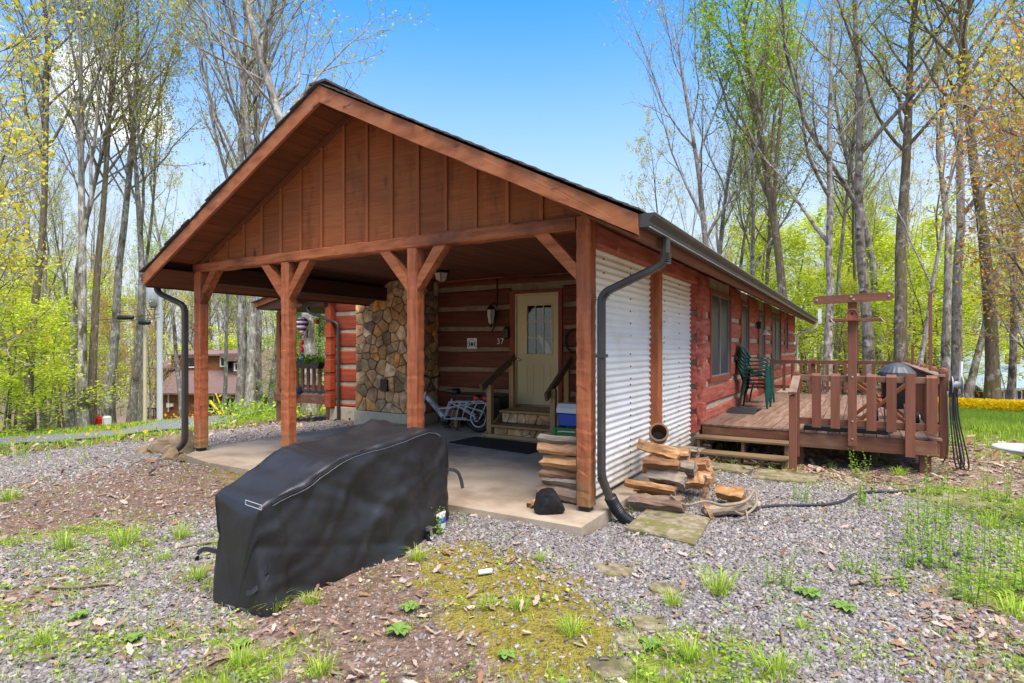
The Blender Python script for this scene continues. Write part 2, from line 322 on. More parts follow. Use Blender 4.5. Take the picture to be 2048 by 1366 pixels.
        for i in range(m - 1):
            for k in range(n):
                k2 = (k + 1) % n; fs.append((i * n + k, i * n + k2, (i + 1) * n + k2, (i + 1) * n + k))
        fs.append(tuple(range(n))[::-1]); fs.append(tuple((m - 1) * n + k for k in range(n)))
        return s.add(vs, fs)
    def lathe(s, c, prof, n=16, R=None):
        c = Vector(c); vs = []; m = len(prof)
        for r, z in prof:
            for k in range(n):
                a = 2 * math.pi * k / n; p = Vector((r * math.cos(a), r * math.sin(a), z))
                vs.append((R @ p if R is not None else p) + c)
        fs = []
        for i in range(m - 1):
            for k in range(n):
                k2 = (k + 1) % n; fs.append((i * n + k, i * n + k2, (i + 1) * n + k2, (i + 1) * n + k))
        if prof[0][0] > 1e-5: fs.append(tuple(range(n))[::-1])
        if prof[-1][0] > 1e-5: fs.append(tuple((m - 1) * n + k for k in range(n)))
        return s.add(vs, fs)
    def prism(s, poly, d):
        """closed polygon (3-D points) pushed along the vector d"""
        n = len(poly); poly = [Vector(p) for p in poly]; d = Vector(d)
        vs = poly + [p + d for p in poly]
        fs = [tuple(range(n))[::-1], tuple(range(n, 2 * n))] + [(k, (k + 1) % n, n + (k + 1) % n, n + k) for k in range(n)]
        return s.add(vs, fs)
    def hewn(s, p0, p1, wd, ht, amp=.008, step=.11, up=(0, 1, 0)):
        """axe-hewn timber: every side carries its own run of scalloped cuts"""
        p0, p1 = Vector(p0), Vector(p1); d = p1 - p0; l = d.length; d.normalize()
        u = Vector(up); r = d.cross(u).normalized(); u = r.cross(d)
        n = max(3, int(l / (step / 3))); vs = []
        ph = [U(0, 1) for _ in range(4)]; fr = [U(.8, 1.25) / step for _ in range(4)]
        w4 = [[U(-.4, .4) for _ in range(4)] for _ in range(n + 1)]
        for i in range(n + 1):
            t = l * i / n
            dsp = []
            for k in range(4):
                q = (t * fr[k] + ph[k]) % 1.0
                dsp.append(amp * ((q * q) * 1.3 - .4 + w4[i][k]))
            hw = [wd / 2 + dsp[0], wd / 2 + dsp[1]]; hh = [ht / 2 + dsp[2], ht / 2 + dsp[3]]
            b = .016; J = lambda: U(-.35, .35) * amp
            sec = [(hw[0], -hh[1] + b), (hw[0] + dsp[2] * .5, 0), (hw[0], hh[0] - b), (hw[0] - b, hh[0]), (0, hh[0] + dsp[0] * .5), (-hw[1] + b, hh[0]),
                   (-hw[1], hh[0] - b), (-hw[1] - dsp[3] * .5, 0), (-hw[1], -hh[1] + b), (-hw[1] + b, -hh[1]), (0, -hh[1] - dsp[1] * .5), (hw[0] - b, -hh[1])]
            for a, c in sec: vs.append(p0 + d * (t + (U(-.018, .018) if 0 < i < n else 0)) + r * (a + J()) + u * (c + J()))
        k = 12; fs = []
        for i in range(n):
            for j in range(k):
                j2 = (j + 1) % k; fs.append((i * k + j, i * k + j2, (i + 1) * k + j2, (i + 1) * k + j))
        fs.append(tuple(range(k))[::-1]); fs.append(tuple(n * k + j for j in range(k)))
        return s.add(vs, fs)
    def build(s, name, mat, parent=None, label=None, smooth=False, kind=None, at=None, col=None):
        off = OFF.get(parent.name, Vector()) if parent else (Vector(at) if at is not None else Vector())
        me = bpy.data.meshes.new(name)
        vs = s.v if s.m is None else [tuple(s.m @ Vector(p)) for p in s.v]
        me.from_pydata([(p[0] - off.x, p[1] - off.y, p[2] - off.z) for p in vs], [], s.f)
        me.update()
        import bmesh
        bm = bmesh.new(); bm.from_mesh(me); bmesh.ops.recalc_face_normals(bm, faces=bm.faces); bm.to_mesh(me); bm.free()
        if smooth:
            me.polygons.foreach_set('use_smooth', [True] * len(me.polygons))
            if smooth != 'all': me.set_sharp_from_angle(angle=math.radians(38))
        me.materials.append(MT[mat] if isinstance(mat, str) else mat)
        if col is not None:
            ca = me.color_attributes.new('Col', 'FLOAT_COLOR', 'POINT')
            ca.data.foreach_set('color', np.tile(np.array(c4(col), np.float32), len(me.vertices)))
        o = link(name, me, parent)
        if at is not None and not parent: o.location = at; OFF[o.name] = Vector(at)
        if label: o['label'] = label
        if kind: o['kind'] = kind
        return o
def npmesh(name, V, F, mat, col=None, smooth=False):
    """fast mesh: V (n,3), F (m,k); col (n,3) point colours"""
    me = bpy.data.meshes.new(name); n, (m, k) = len(V), F.shape
    me.vertices.add(n); me.vertices.foreach_set('co', np.ascontiguousarray(V, np.float32).ravel())
    me.loops.add(m * k); me.loops.foreach_set('vertex_index', np.ascontiguousarray(F, np.int32).ravel())
    me.polygons.add(m); me.polygons.foreach_set('loop_start', np.arange(0, m * k, k, dtype=np.int32))
    me.polygons.foreach_set('loop_total', np.full(m, k, np.int32))
    if smooth: me.polygons.foreach_set('use_smooth', np.ones(m, bool))
    me.update(calc_edges=True)
    if col is not None:
        ca = me.color_attributes.new('Col', 'FLOAT_COLOR', 'POINT')
        c = np.ones((n, 4), np.float32); c[:, :3] = col; ca.data.foreach_set('color', c.ravel())
    me.materials.append(MT[mat] if isinstance(mat, str) else mat)
    return me
# ------------------------------------------------------------------ survey helpers (bearing from the camera -> plan position)
def pol(px, d):
    s = (px - CX) / CF * d
    return (d * FX + s * RX, d * FY + s * RY)
def onz(px, py, z):
    a = (px - CX) / CF; b = -(py - HY) / CF; t = (z - CH) / b
    return (t * (FX + a * RX), t * (FY + a * RY), z)
def ony(px, py, y):
    a = (px - CX) / CF; b = -(py - HY) / CF; t = y / (FY + a * RY)
    return (t * (FX + a * RX), y, CH + t * b)
def onx(px, py, x):
    a = (px - CX) / CF; b = -(py - HY) / CF; t = x / (FX + a * RX)
    return (x, t * (FY + a * RY), CH + t * b)
# ------------------------------------------------------------------ terrain
def sp(x, k=1.5): return np.where(x * k > 30, x, np.log1p(np.exp(np.minimum(x * k, 30))) / k)
def gz(x, y):
    x = np.asarray(x, float); y = np.asarray(y, float)
    z = -0.115 - .100 * sp(-9.8 - x) - 0.055 * sp(y - 15.0, .8)
    z = np.where(z < -7, -7 - (1 - np.exp((z + 7) / 3)) * 3, z)
    near = np.exp(-((x + 4) ** 2 + (y - 8) ** 2) / 900)
    z = z + .018 * np.sin(x * 1.7 + .6 * np.sin(y * 1.3)) * np.cos(y * 1.9 + .4) + .012 * np.sin(x * 4.1 + y * 2.7) + (1 - near) * .12 * np.sin(x * .31) * np.cos(y * .27)
    z = z + .075 / (1 + np.exp(-(x + 8.6) * 4)) / (1 + np.exp((x + 1.9) * 9)) * np.exp(-((y - 4.3) / .55) ** 2)
    z = z - .075 * np.exp(-((x + .3) ** 2 / 3.2 + (y - 9.3) ** 2 / 1.6))
    return z
def g1(x, y): return float(gz(x, y))
def gp(px, py, z=-.12):
    return onz(px, py, z)[:2]
# ground cover: soft blobs (plan position, radius) for each kind; ordering gravel, moss, soil, grass, litter
BL = []
def blob(k, px, py, r, wgt=1.0, ry=None): x, y = gp(px, py); BL.append((k, x, y, r, wgt))
G_, Mo, So, Gr, Li = 0, 1, 2, 3, 4
for px, py, r, q in ((1000, 1070, .7, 1.6), (1150, 1110, .8, 1.7), (1300, 1130, .8, 1.7), (1450, 1100, .9, 1.7), (1600, 1050, 1.0, 1.6), (1750, 1030, .9, 1.2), (1500, 985, .9, 1.4), (1700, 985, .7, 1.),
                     (1700, 1300, .7, 1.2), (1550, 1230, .6, 1.3), (1850, 1240, .5, .7), (1750, 1130, .7, 1.3), (60, 930, 1.6, 1.4), (-60, 950, 2., 1.4), (200, 903, 1.8, 1.5), (330, 890, 1.6, 1.5), (480, 868, 1.6, 1.4), (600, 850, 1.5, 1.3),
                     (380, 1060, .7, 1.2), (250, 1120, .5, 1.2), (90, 1110, .6, 1.1), (330, 1180, .45, 1.2), (150, 1250, .4, 1.2), (400, 1260, .3, 1.0), (920, 1040, .35, 1.1), (60, 1330, .3, 1.), (260, 1330, .3, .9), (1300, 1200, .4, .9)):
    blob(G_, px, py, r, q)
for px, py, r, q in ((430, 935, .8, 1.5), (480, 965, .7, 1.7), (420, 1000, .4, 1.1), (560, 940, .5, 1.3), (930, 1100, .28, 1.5), (1000, 1130, .32, 1.6), (1090, 1160, .35, 1.6), (1010, 1190, .3, 1.5), (1120, 1220, .35, 1.3), (960, 1240, .22, 1.1), (1060, 1300, .3, 1.1), (1200, 1160, .25, 1.0), (1180, 1300, .2, .9), (620, 950, .5, 1.0)):
    blob(Mo, px, py, r, q)
for px, py, r, q in ((200, 985, 1.4, 1.7), (350, 1010, .9, 1.7), (60, 1000, 1.3, 1.5), (280, 960, 1.2, 1.5), (100, 960, 1.2, 1.2), (700, 1190, .35, 2.0), (800, 1140, .3, 1.8), (620, 1240, .3, 1.8), (760, 1280, .35, 1.8), (880, 1330, .3, 1.5), (680, 1340, .3, 1.6), (860, 1200, .25, 1.4), (920, 1290, .25, 1.1), (500, 1290, .2, .8), (1250, 1150, .25, .7), (1330, 1190, .25, .7), (1130, 1080, .15, .5)):
    blob(So, px, py, r, q)
for px, py, r, q in ((60, 905, 1.2, 1.0), (250, 1075, .5, 1.3), (120, 1085, .5, 1.1), (40, 1060, .4, .8), (180, 1300, .35, 1.1), (330, 1290, .25, 1.0), (540, 1330, .2, .9), (1400, 1260, .3, 1.), (1340, 1330, .35, 1.1), (1480, 1290, .2, .7), (1960, 870, 3.5, 2.2), (2048, 880, 4, 2.2), (2060, 850, 4, 2.0), (2000, 990, .9, 1.1), (1950, 1100, .6, .9), (2030, 1180, .5, 1.1), (2000, 1330, .35, 1.2), (1900, 1030, .8, .7), (2100, 1000, 2, 1.2), (1480, 1195, .2, .7), (1650, 1195, .3, .6)):
    blob(Gr, px, py, r, q)
for px, py, r, q in ((1930, 905, 2.2, 1.6), (1900, 930, 1.5, 1.5), (1990, 930, 1.6, 1.4), (1950, 960, 1.0, 1.1), (1650, 930, 1.3, .9), (1800, 930, 1.5, 1.2), (1960, 1190, .5, 1.0), (1900, 1300, .35, .9), (2000, 1250, .4, 1.0), (1250, 1010, .4, 1.4), (1350, 1000, .4, 1.0), (460, 1260, .3, .7), (100, 1200, .4, .6), (700, 840, 1., .6)):
    blob(Li, px, py, r, q)
for (x, y, r, q) in ((-28, 10, 9, 2.0), (-33, 14, 8, 2.0), (-40, 22, 12, 1.6), (-22, 17, 5, 1.4), (-30, 25, 8, 1.2), (-17, 12, 3, 1.2), (-15, 8.5, 2.2, 1.0)): BL.append((Gr, x, y, r, q))
for (x, y, r, q) in ((-14, 10.5, 2.5, 1.2), (-38, 8, 5, 1.8), (-36, 12, 3, 1.0), (6, 14, 3, .8)): BL.append((Li, x, y, r, q))
for px, py, r, q in ((850, 1160, .45, 1.4), (950, 1150, .4, 1.6), (1050, 1190, .45, 1.7), (1150, 1200, .4, 1.3), (1000, 1250, .4, 1.2), (1130, 1290, .35, 1.1), (930, 1100, .35, 1.5)): blob(Mo, px, py, r, q)
for px, py, r, q in ((150, 1180, .8, .75), (60, 1250, .6, .8), (300, 1230, .6, .8), (200, 1330, .6, 1.2), (420, 1330, .4, 1.0), (700, 1330, .3, .5), (1080, 1340, .4, .7), (1300, 1300, .5, 1.1), (1420, 1230, .5, .7), (1900, 1280, .6, .7), (1990, 1200, .6, .9), (1700, 1230, .7, .5), (1850, 1150, .7, .6), (1580, 1250, .4, .5), (350, 1100, .5, .6), (230, 1070, .6, 1.0), (60, 1085, .6, .9)): blob(Gr, px, py, r, q)
for px, py, r, q in ((520, 1310, .4, .9), (300, 1260, .5, .6), (1960, 1290, .5, .9), (1800, 1230, .5, .5), (1250, 1250, .3, .7), (80, 1190, .5, .6)): blob(Li, px, py, r, q)
def weights(x, y):
    x = np.asarray(x, float); y = np.asarray(y, float)
    W = np.zeros((5,) + x.shape)
    dd = np.hypot(x, y)
    W[G_] = .22 * np.exp(-(dd / 9) ** 2); W[Li] = .10 + .25 * np.clip((dd - 12) / 12, 0, 1); W[Gr] = .06 + .05 * np.clip((dd - 15) / 15, 0, 1); W[So] = .05; W[Mo] = .02
    for k, bx, by, r, q in BL: W[k] += q * np.exp(-((x - bx) ** 2 + (y - by) ** 2) / (r * r))
    n = .5 + .5 * np.sin(x * 3.3 + 1.7 * np.sin(y * 2.1)) * np.sin(y * 3.9 + 1.3 * np.sin(x * 2.7)); n2 = .5 + .5 * np.sin(x * 8.3 + 2 * np.sin(y * 5.1)) * np.sin(y * 9.1 + 2 * np.sin(x * 6.3))
    W[Gr] *= .35 + 1.1 * n2 * n + .4 * n; W[Mo] *= .5 + .8 * n2; W[G_] *= 1.2 - .4 * n; W[Li] *= .6 + .8 * (1 - n2)
    W = W ** 1.8
    return W / W.sum(0)
def axis(lo, hi, step, far, grow=1.16):
    a = list(np.arange(lo, hi + 1e-6, step)); s = step
    while a[-1] < far: s *= grow; a.append(a[-1] + s)
    s = step
    while a[0] > -far: s *= grow; a.insert(0, a[0] - s)
    return np.array(a)
gx_, gy_ = axis(-12, 5, .085, 420), axis(1.0, 14, .085, 420)
XX, YY = np.meshgrid(gx_, gy_, indexing='ij'); ZZ = gz(XX, YY)
inslab = (XX > -8.38) & (XX < -2.08) & (YY > 4.56) & (YY < 9.6); ZZ = np.where(inslab, np.minimum(ZZ, -.14), ZZ)
WW = weights(XX, YY)
ni, nj = XX.shape
ii, jj = np.meshgrid(np.arange(ni - 1), np.arange(nj - 1), indexing='ij')
a = (ii * nj + jj).ravel(); Fg = np.stack([a, a + nj, a + nj + 1, a + 1], 1)
def ground_mat():
    m, t, b = mk('ground_cover'); L = t.links.new
    at = nd(t, 'ShaderNodeAttribute', attribute_name='mask'); tcn = nd(t, 'ShaderNodeTexCoord')
    sep = nd(t, 'ShaderNodeSeparateColor'); L(at.outputs['Color'], sep.inputs[0])
    P = tcn.outputs['Object']
    def noise(s, d=8, r=.6):
        n = nd(t, 'ShaderNodeTexNoise'); n.inputs['Scale'].default_value = s; n.inputs['Detail'].default_value = d; n.inputs['Roughness'].default_value = r; L(P, n.inputs['Vector']); return n.outputs[0]
    def ramp(src, cols, lo=.3, hi=.7):
        c = nd(t, 'ShaderNodeValToRGB')
        while len(c.color_ramp.elements) < len(cols): c.color_ramp.elements.new(.5)
        for i, q in enumerate(cols): c.color_ramp.elements[i].position = lo + (hi - lo) * i / (len(cols) - 1); c.color_ramp.elements[i].color = c4(q)
        L(src, c.inputs[0]); return c.outputs[0]
    vo = nd(t, 'ShaderNodeTexVoronoi'); vo.inputs['Scale'].default_value = 42; L(P, vo.inputs['Vector'])
    vs = nd(t, 'ShaderNodeSeparateColor'); L(vo.outputs['Color'], vs.inputs[0])
    grav = ramp(vs.outputs[0], [(.12, .112, .107), (.22, .205, .197), (.31, .292, .28), (.27, .23, .19)], 0, 1)
    moss = ramp(noise(22), [(.10, .08, .022), (.19, .155, .028), (.25, .215, .038), (.14, .095, .045)])
    soil = ramp(noise(17), [(.09, .058, .042), (.165, .112, .082), (.25, .185, .145)])
    grass = ramp(noise(8), [(.09, .10, .03), (.16, .20, .03), (.24, .29, .04)])
    lit = ramp(noise(20, 9), [(.12, .075, .055), (.24, .165, .13), (.36, .28, .235)])
    n1 = noise(9, 9, .7)
    def edge(w):
        ad = nd(t, 'ShaderNodeMath', operation='ADD'); L(w, ad.inputs[0]); s = nd(t, 'ShaderNodeMath', operation='MULTIPLY_ADD'); L(n1, s.inputs[0]); s.inputs[1].default_value = 1.5; s.inputs[2].default_value = -.75
        L(s.outputs[0], ad.inputs[1]); r = nd(t, 'ShaderNodeMapRange', interpolation_type='SMOOTHSTEP'); r.inputs[1].default_value = .36; r.inputs[2].default_value = .62; L(ad.outputs[0], r.inputs[0]); return r.outputs[0]
    out = lit
    for wv, c in ((sep.outputs[0], grav), (sep.outputs[2], soil), (sep.outputs[1], moss), (at.outputs['Alpha'], grass)):
        mm = nd(t, 'ShaderNodeMix', data_type='RGBA'); L(edge(wv), mm.inputs[0]); L(out, mm.inputs[6]); L(c, mm.inputs[7]); out = mm.outputs[2]
    L(out, b.inputs['Base Color']); b.inputs['Roughness'].default_value = .95; b.inputs['Specular IOR Level'].default_value = .15
    bp = nd(t, 'ShaderNodeBump'); bp.inputs['Strength'].default_value = .8; bp.inputs['Distance'].default_value = .03
    ad = nd(t, 'ShaderNodeMath', operation='ADD'); L(vo.outputs['Distance'], ad.inputs[0]); L(noise(35), ad.inputs[1]); L(ad.outputs[0], bp.inputs['Height']); L(bp.outputs[0], b.inputs['Normal'])
    return m
MT['ground'] = ground_mat()
gme = npmesh('ground', np.stack([XX.ravel(), YY.ravel(), ZZ.ravel()], 1), Fg, 'ground', smooth=True)
ca = gme.color_attributes.new('mask', 'FLOAT_COLOR', 'POINT')
ca.data.foreach_set('color', np.stack([WW[0].ravel(), WW[1].ravel(), WW[2].ravel(), WW[3].ravel()], 1).astype(np.float32).ravel())
tag(link('ground', gme), 'gravel, bare soil, moss and leaf litter around the cabin', kind='structure')
# road at the left, below the yard
rp = [pol(-500, 20.5), pol(-200, 18.6), pol(0, 17.2), pol(130, 16.2), pol(230, 15.8), pol(300, 16.6), pol(370, 20), pol(420, 27)]
def ribbon(name, path, wd, mat, lift):
    pts = []
    for i in range(len(path) - 1):
        for k in range(12):
            t = k / 12; pts.append((path[i][0] * (1 - t) + path[i + 1][0] * t, path[i][1] * (1 - t) + path[i + 1][1] * t))
    pts = np.array(pts); kk = np.ones(9) / 9
    ps = np.stack([np.convolve(np.pad(pts[:, c], 4, 'edge'), kk, 'valid') for c in (0, 1)], 1)
    d = np.gradient(ps, axis=0); d /= np.linalg.norm(d, axis=1)[:, None]; n = np.stack([-d[:, 1], d[:, 0]], 1)
    us = np.linspace(-.5, .5, 7); V = []
    for u in us:
        q = ps + n * u * wd; V.append(np.column_stack([q, gz(q[:, 0], q[:, 1]) + lift + .05 * (1 - 4 * u * u)]))
    V = np.concatenate(V); m = len(ps); F = []
    for j in range(6):
        for i in range(m - 1): F.append((j * m + i, j * m + i + 1, (j + 1) * m + i + 1, (j + 1) * m + i))
    return link(name, npmesh(name, V, np.array(F), mat, smooth=True))
tag(ribbon('road', rp, 3.4, 'asphalt', .05), 'narrow grey lane below the yard at the left', kind='structure')
# ------------------------------------------------------------------ carport slab and other flat concrete
mb = MB(); mb.prism([(-8.42, 5.1, -.16), (-8.1, 4.66, -.16), (-7.3, 4.5, -.16), (-2.0, 4.47, -.16), (-2.0, 9.44, -.16), (-8.42, 9.44, -.16)], (0, 0, .16))
tag(mb.build('concrete_slab', 'concrete', at=None), 'weathered concrete floor of the carport', kind='structure')
def flatstone(poly, z0, h, mat, jit=.01):
    b = MB(); n = len(poly); c = Vector((sum(p[0] for p in poly) / n, sum(p[1] for p in poly) / n, 0))
    top = [Vector((p[0], p[1], z0 + h + U(-jit, jit) * .3)) for p in poly]; top2 = [c + (Vector((p[0], p[1], 0)) - c) * .965 + Vector((0, 0, z0 + h + .012)) for p in poly]
    bot = [Vector((p[0], p[1], z0 - .05)) for p in poly]
    vs = bot + top + top2; fs = [tuple(range(2 * n, 3 * n))]
    for k in range(n):
        k2 = (k + 1) % n; fs += [(k, k2, n + k2, n + k), (n + k, n + k2, 2 * n + k2, 2 * n + k)]
    return b.add(vs, fs)
pv = flatstone([gp(1250, 1053, -.06), gp(1320, 1069, -.06), gp(1391, 1087, -.06), gp(1420, 1035, -.06), gp(1300, 1010, -.06)], -.12, .05, 'paver')
tag(pv.build('concrete_paver', 'paver', at=(*gp(1340, 1045), -.12)), 'square mossy concrete slab on the gravel in front of the firewood pile', 'paver', 'flat paving slabs')
sp1 = flatstone([gp(1378, 934), gp(1487, 951), gp(1503, 946), gp(1506, 938), gp(1392, 927)], -.12, .03, 'paver')
tag(sp1.build('stepping_slab', 'paver', at=(*gp(1440, 940), -.12)), 'long grey slab at the foot of the deck stairs beside the firewood', 'paver', 'flat paving slabs')
sp2 = flatstone([gp(1506, 960), gp(1630, 970), gp(1641, 955), gp(1520, 944)], -.12, .03, 'paver')
tag(sp2.build('stepping_slab', 'paver', at=(*gp(1570, 957), -.12)), 'long grey slab lying in front of the stair railing post', 'paver', 'flat paving slabs')
for i, (px, py, r, lb) in enumerate(((1298, 1243, .10, 'round flat stone among weeds beside the mossy patch'), (1265, 1282, .09, 'flat stepping stone half hidden by leaves right of the moss'), (1215, 1335, .11, 'flat grey stepping stone at the bottom edge of the yard'), (1225, 1140, .13, 'sandy flat stone at the border between moss and gravel'), (1330, 1180, .11, 'pale flat stone in the gravel edge near a grass tuft'), (1940, 1000, .35, 'pale flat slab in weeds beside the birdbath pedestal'))):
    x, y = gp(px, py); n = 9
    poly = [(x + r * U(.75, 1.1) * math.cos(k * 2 * math.pi / n) * 1.3, y + r * U(.75, 1.1) * math.sin(k * 2 * math.pi / n)) for k in range(n)]
    tag(flatstone(poly, g1(x, y), .006, 'paver').build('stepping_stone', 'paver', at=(x, y, g1(x, y))), lb, 'stone', 'stepping stones in the yard')
# ------------------------------------------------------------------ the log cabin with its carport
CAB = thing('log_cabin', 'red-stained log cabin with a gabled carport, stone chimney and brown gutters', 'house', (-5.2, 9.5, 0))
SL = .508; RDG_X, RDG_Z = -5.09, 4.37           # carport ridge (top of rake board), pitch 6:12
Y0, YG, YW, YB = 4.40, 4.93, 9.5, 24.7           # rake face, gable wall, door wall, back of the house
XR, XL = -1.49, -8.69                            # eaves
HX_, HZ_ = -6.35, 4.84                           # ridge of the house behind
def roofz(x): return RDG_Z - SL * abs(x - RDG_X)
# posts
PX = [-8.235, -6.31, -4.205, -2.175]
for i, x in enumerate(PX):
    z0 = .03 if i in (0, 3) else 0.0
    top = 2.585 if i < 3 else 2.70
    MB().hewn((x, 4.97, z0 + .02), (x, 4.97, top),   .145, .145, amp=.0045, step=U(.11, .17)).build('carport_post', 'post', CAB)
    MB().box(x - .05, x + .05, 4.92, 5.02, -.01, z0 + .02).build('post_base', 'black', CAB)
MB().hewn((-2.17, 7.07, .02), (-2.17, 7.07, 2.62), .14, .14, amp=.004, step=.2).build('carport_post', 'post', CAB)
xs = -5.37
MB().hewn((-8.32, 4.965, 2.648), (xs - .003, 4.965, 2.648), .15, .125, amp=.006, step=.3, up=(0, 0, 1)).build('tie_beam', 'postx', CAB)
MB().hewn((xs + .003, 4.962, 2.648), (-2.25, 4.962, 2.648), .15, .132, amp=.006, step=.3, up=(0, 0, 1)).build('tie_beam', 'postx', CAB)
def brace(x0, x1):   # from the post face to the underside of the beam
    s = 1 if x1 > x0 else -1
    b = MB(); p0 = Vector((x0, 4.965, 2.20)); p1 = Vector((x1, 4.965, 2.60)); d = (p1 - p0).normalized(); wv = Vector((-d.z, 0, d.x)) * .055
    poly = [(x0, 4.91, 2.12), (x0, 4.91, 2.27), (x1 - s * .14, 4.91, 2.583), (x1 + s * .02, 4.91, 2.583)]
    b.prism([(p[0], p[1] + U(-.004, .004), p[2]) for p in poly], (0, .11, 0))
    b.build('brace', 'postx', CAB)
for x0, x1 in ((PX[0] + .07, PX[0] + .44), (PX[1] - .07, PX[1] - .46), (PX[1] + .07, PX[1] + .44), (PX[2] - .07, PX[2] - .46), (PX[2] + .07, PX[2] + .44), (PX[3] - .07, PX[3] - .50)): brace(x0, x1)
# side beams and back plate under the ceiling
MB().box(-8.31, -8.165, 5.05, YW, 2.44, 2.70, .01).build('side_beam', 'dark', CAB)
MB().box(-2.245, -2.10, 5.06, 8.98, 2.46, 2.64, .008).build('side_beam', 'logy', CAB)
# gable siding: boards and battens
BX = [-8.32] + [-7.932 + .3795 * k for k in range(15)] + [-2.20]
for k in range(16):
    x0, x1 = BX[k] + .004, BX[k + 1] - .004
    xsb = [x0] + ([RDG_X] if x0 < RDG_X < x1 else []) + [x1]
    top = [(x, YG + .012, max(2.72, roofz(x) - .085)) for x in xsb]
    if max(p[2] for p in top) < 2.76: continue
    poly = [(x0, YG + .012, 2.705), (x1, YG + .012, 2.705)] + top[::-1]
    MB().prism(poly, (0, .02, 0)).build('gable_board', 'gable', CAB)
for k in range(1, 16):
    x = BX[k]; zt = roofz(x) - .125
    if zt > 2.80: MB().box(x - .021, x + .021, YG - .012, YG + .012, 2.708, zt - .02, .004).build('batten', 'gablez', CAB)
for s in (-1, 1):
    x1 = XR - .70 if s > 0 else XL + .45
    MB().bar((RDG_X + s * .02, YG - .004, roofz(RDG_X) - .122), (x1, YG - .004, roofz(x1) - .118), .03, .075, ch=.004).build('gable_trim', 'soffit', CAB)
# rake boards with a plumb joint at the peak
for s, xe in ((-1, XL), (1, XR)):
    z0, ze = RDG_Z, roofz(xe)
    poly = [(RDG_X, Y0, z0), (RDG_X, Y0, z0 - .185), (xe, Y0, ze - .165), (xe, Y0, ze)]
    n = 14; b = MB(); top, bot = [], []
    for k in range(n + 1):
        t = k / n; x = RDG_X + (xe - RDG_X) * t + (s * .0015 if k == 0 else 0)
        bow = .008 * math.sin(t * math.pi) * (1 if s < 0 else -.6)
        top.append((x, Y0 + U(-.002, .002), z0 + (ze - z0) * t + bow)); bot.append((x, Y0 + U(-.002, .002), z0 - .185 + (ze - z0 + .02) * t + bow + U(-.004, .004)))
    b.prism(top + bot[::-1], (0, .036, 0)); b.build('rake_board', 'rake', CAB)
# roof deck, shingle courses
def roofplane(name, x0, z0, x1, z1, y0, y1, th, mat):
    b = MB(); b.prism([(x0, y0, z0), (x1, y0, z1), (x1, y0, z1 + th), (x0, y0, z0 + th)], (0, y1 - y0, 0)); return b.build(name, mat, CAB)
for s, xe in ((-1, XL), (1, XR)):
    roofplane('roof_deck', RDG_X, RDG_Z - .022, xe, roofz(xe) - .022, Y0 + .037, 9.2 if s > 0 else 9.3, .02, 'dark')
roofplane('roof_deck', HX_, HZ_ - .022, XR, roofz(XR) - .022, 9.21, YB, .02, 'dark')
shg = MB()
def courses(xr, zr, xe, ze, y0, y1, n):
    for k in range(n):
        t0, t1 = k / n, min(1.0, (k + 1.25) / n)
        xa, za = xr + (xe - xr) * t0, zr + (ze - zr) * t0; xb, zb = xr + (xe - xr) * t1, zr + (ze - zr) * t1
        lo, hi = y0 - U(.012, .05), y1
        up = .006
        shg.add([(xa, lo, za + .004), (xb, lo, zb + up + .008), (xb, hi, zb + up + .008), (xa, hi, za + .004), (xa, lo, za + .016), (xb, lo, zb + up + .022), (xb, hi, zb + up + .022), (xa, hi, za + .016)],
                [(0, 3, 2, 1), (4, 5, 6, 7), (0, 1, 5, 4), (1, 2, 6, 5), (2, 3, 7, 6), (3, 0, 4, 7)])
courses(RDG_X, RDG_Z + .01, XR + .03, roofz(XR) + .005, Y0, 9.2, 27); courses(RDG_X, RDG_Z + .01, XL - .03, roofz(XL) + .005, Y0, 9.3, 27)
courses(HX_, HZ_, XR + .03, roofz(XR) + .004, 9.0, YB + .1, 34); courses(HX_, HZ_, -11.2, roofz(XR), 9.0, YB + .1, 34)
for k in range(16): shg.box(RDG_X - .13, RDG_X + .13, Y0 - .03 + k * .3, Y0 + .29 + k * .3, RDG_Z + .012, RDG_Z + .035 + .003 * (k % 2))
shg.build('shingles', 'shingle', CAB, kind='stuff')
roofplane('roof_deck', HX_, HZ_ - .02, -11.2, roofz(XR) - .02, 9.05, YB, .02, 'dark')
# gable end of the house above the carport roof line and at the back
MB().prism([(-10.8, YB - .35, 2.45), (-2.2, YB - .35, 2.45), (HX_, YB - .35, HZ_ - .1)], (0, .1, 0)).build('gable_wall', 'logx', CAB)
MB().prism([(-10.9, 9.42, 2.78), (-8.2, 9.42, 2.78), (-2.6, 9.42, 2.9), (HX_, 9.42, HZ_ - .2)], (0, .07, 0)).build('gable_wall', 'logx', CAB)
# soffit planks: sloped, running with the ridge
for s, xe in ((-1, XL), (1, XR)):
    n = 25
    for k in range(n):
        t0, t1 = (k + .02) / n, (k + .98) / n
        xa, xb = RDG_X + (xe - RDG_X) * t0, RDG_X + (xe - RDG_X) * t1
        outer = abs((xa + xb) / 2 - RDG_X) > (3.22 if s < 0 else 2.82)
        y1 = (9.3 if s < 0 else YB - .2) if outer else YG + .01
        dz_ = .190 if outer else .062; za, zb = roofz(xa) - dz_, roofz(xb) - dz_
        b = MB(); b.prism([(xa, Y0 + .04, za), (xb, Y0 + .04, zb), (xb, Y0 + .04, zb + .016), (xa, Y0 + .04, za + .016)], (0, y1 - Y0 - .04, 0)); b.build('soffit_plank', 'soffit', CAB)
# eave boards
MB().box(XR - .035, XR, Y0 + .037, YB, roofz(XR) - .19, roofz(XR) - .02).build('eave_board', 'soffit', CAB)
MB().box(XL, XL + .035, Y0 + .037, 9.3, roofz(XL) - .19, roofz(XL) - .02).build('eave_board', 'dark', CAB)
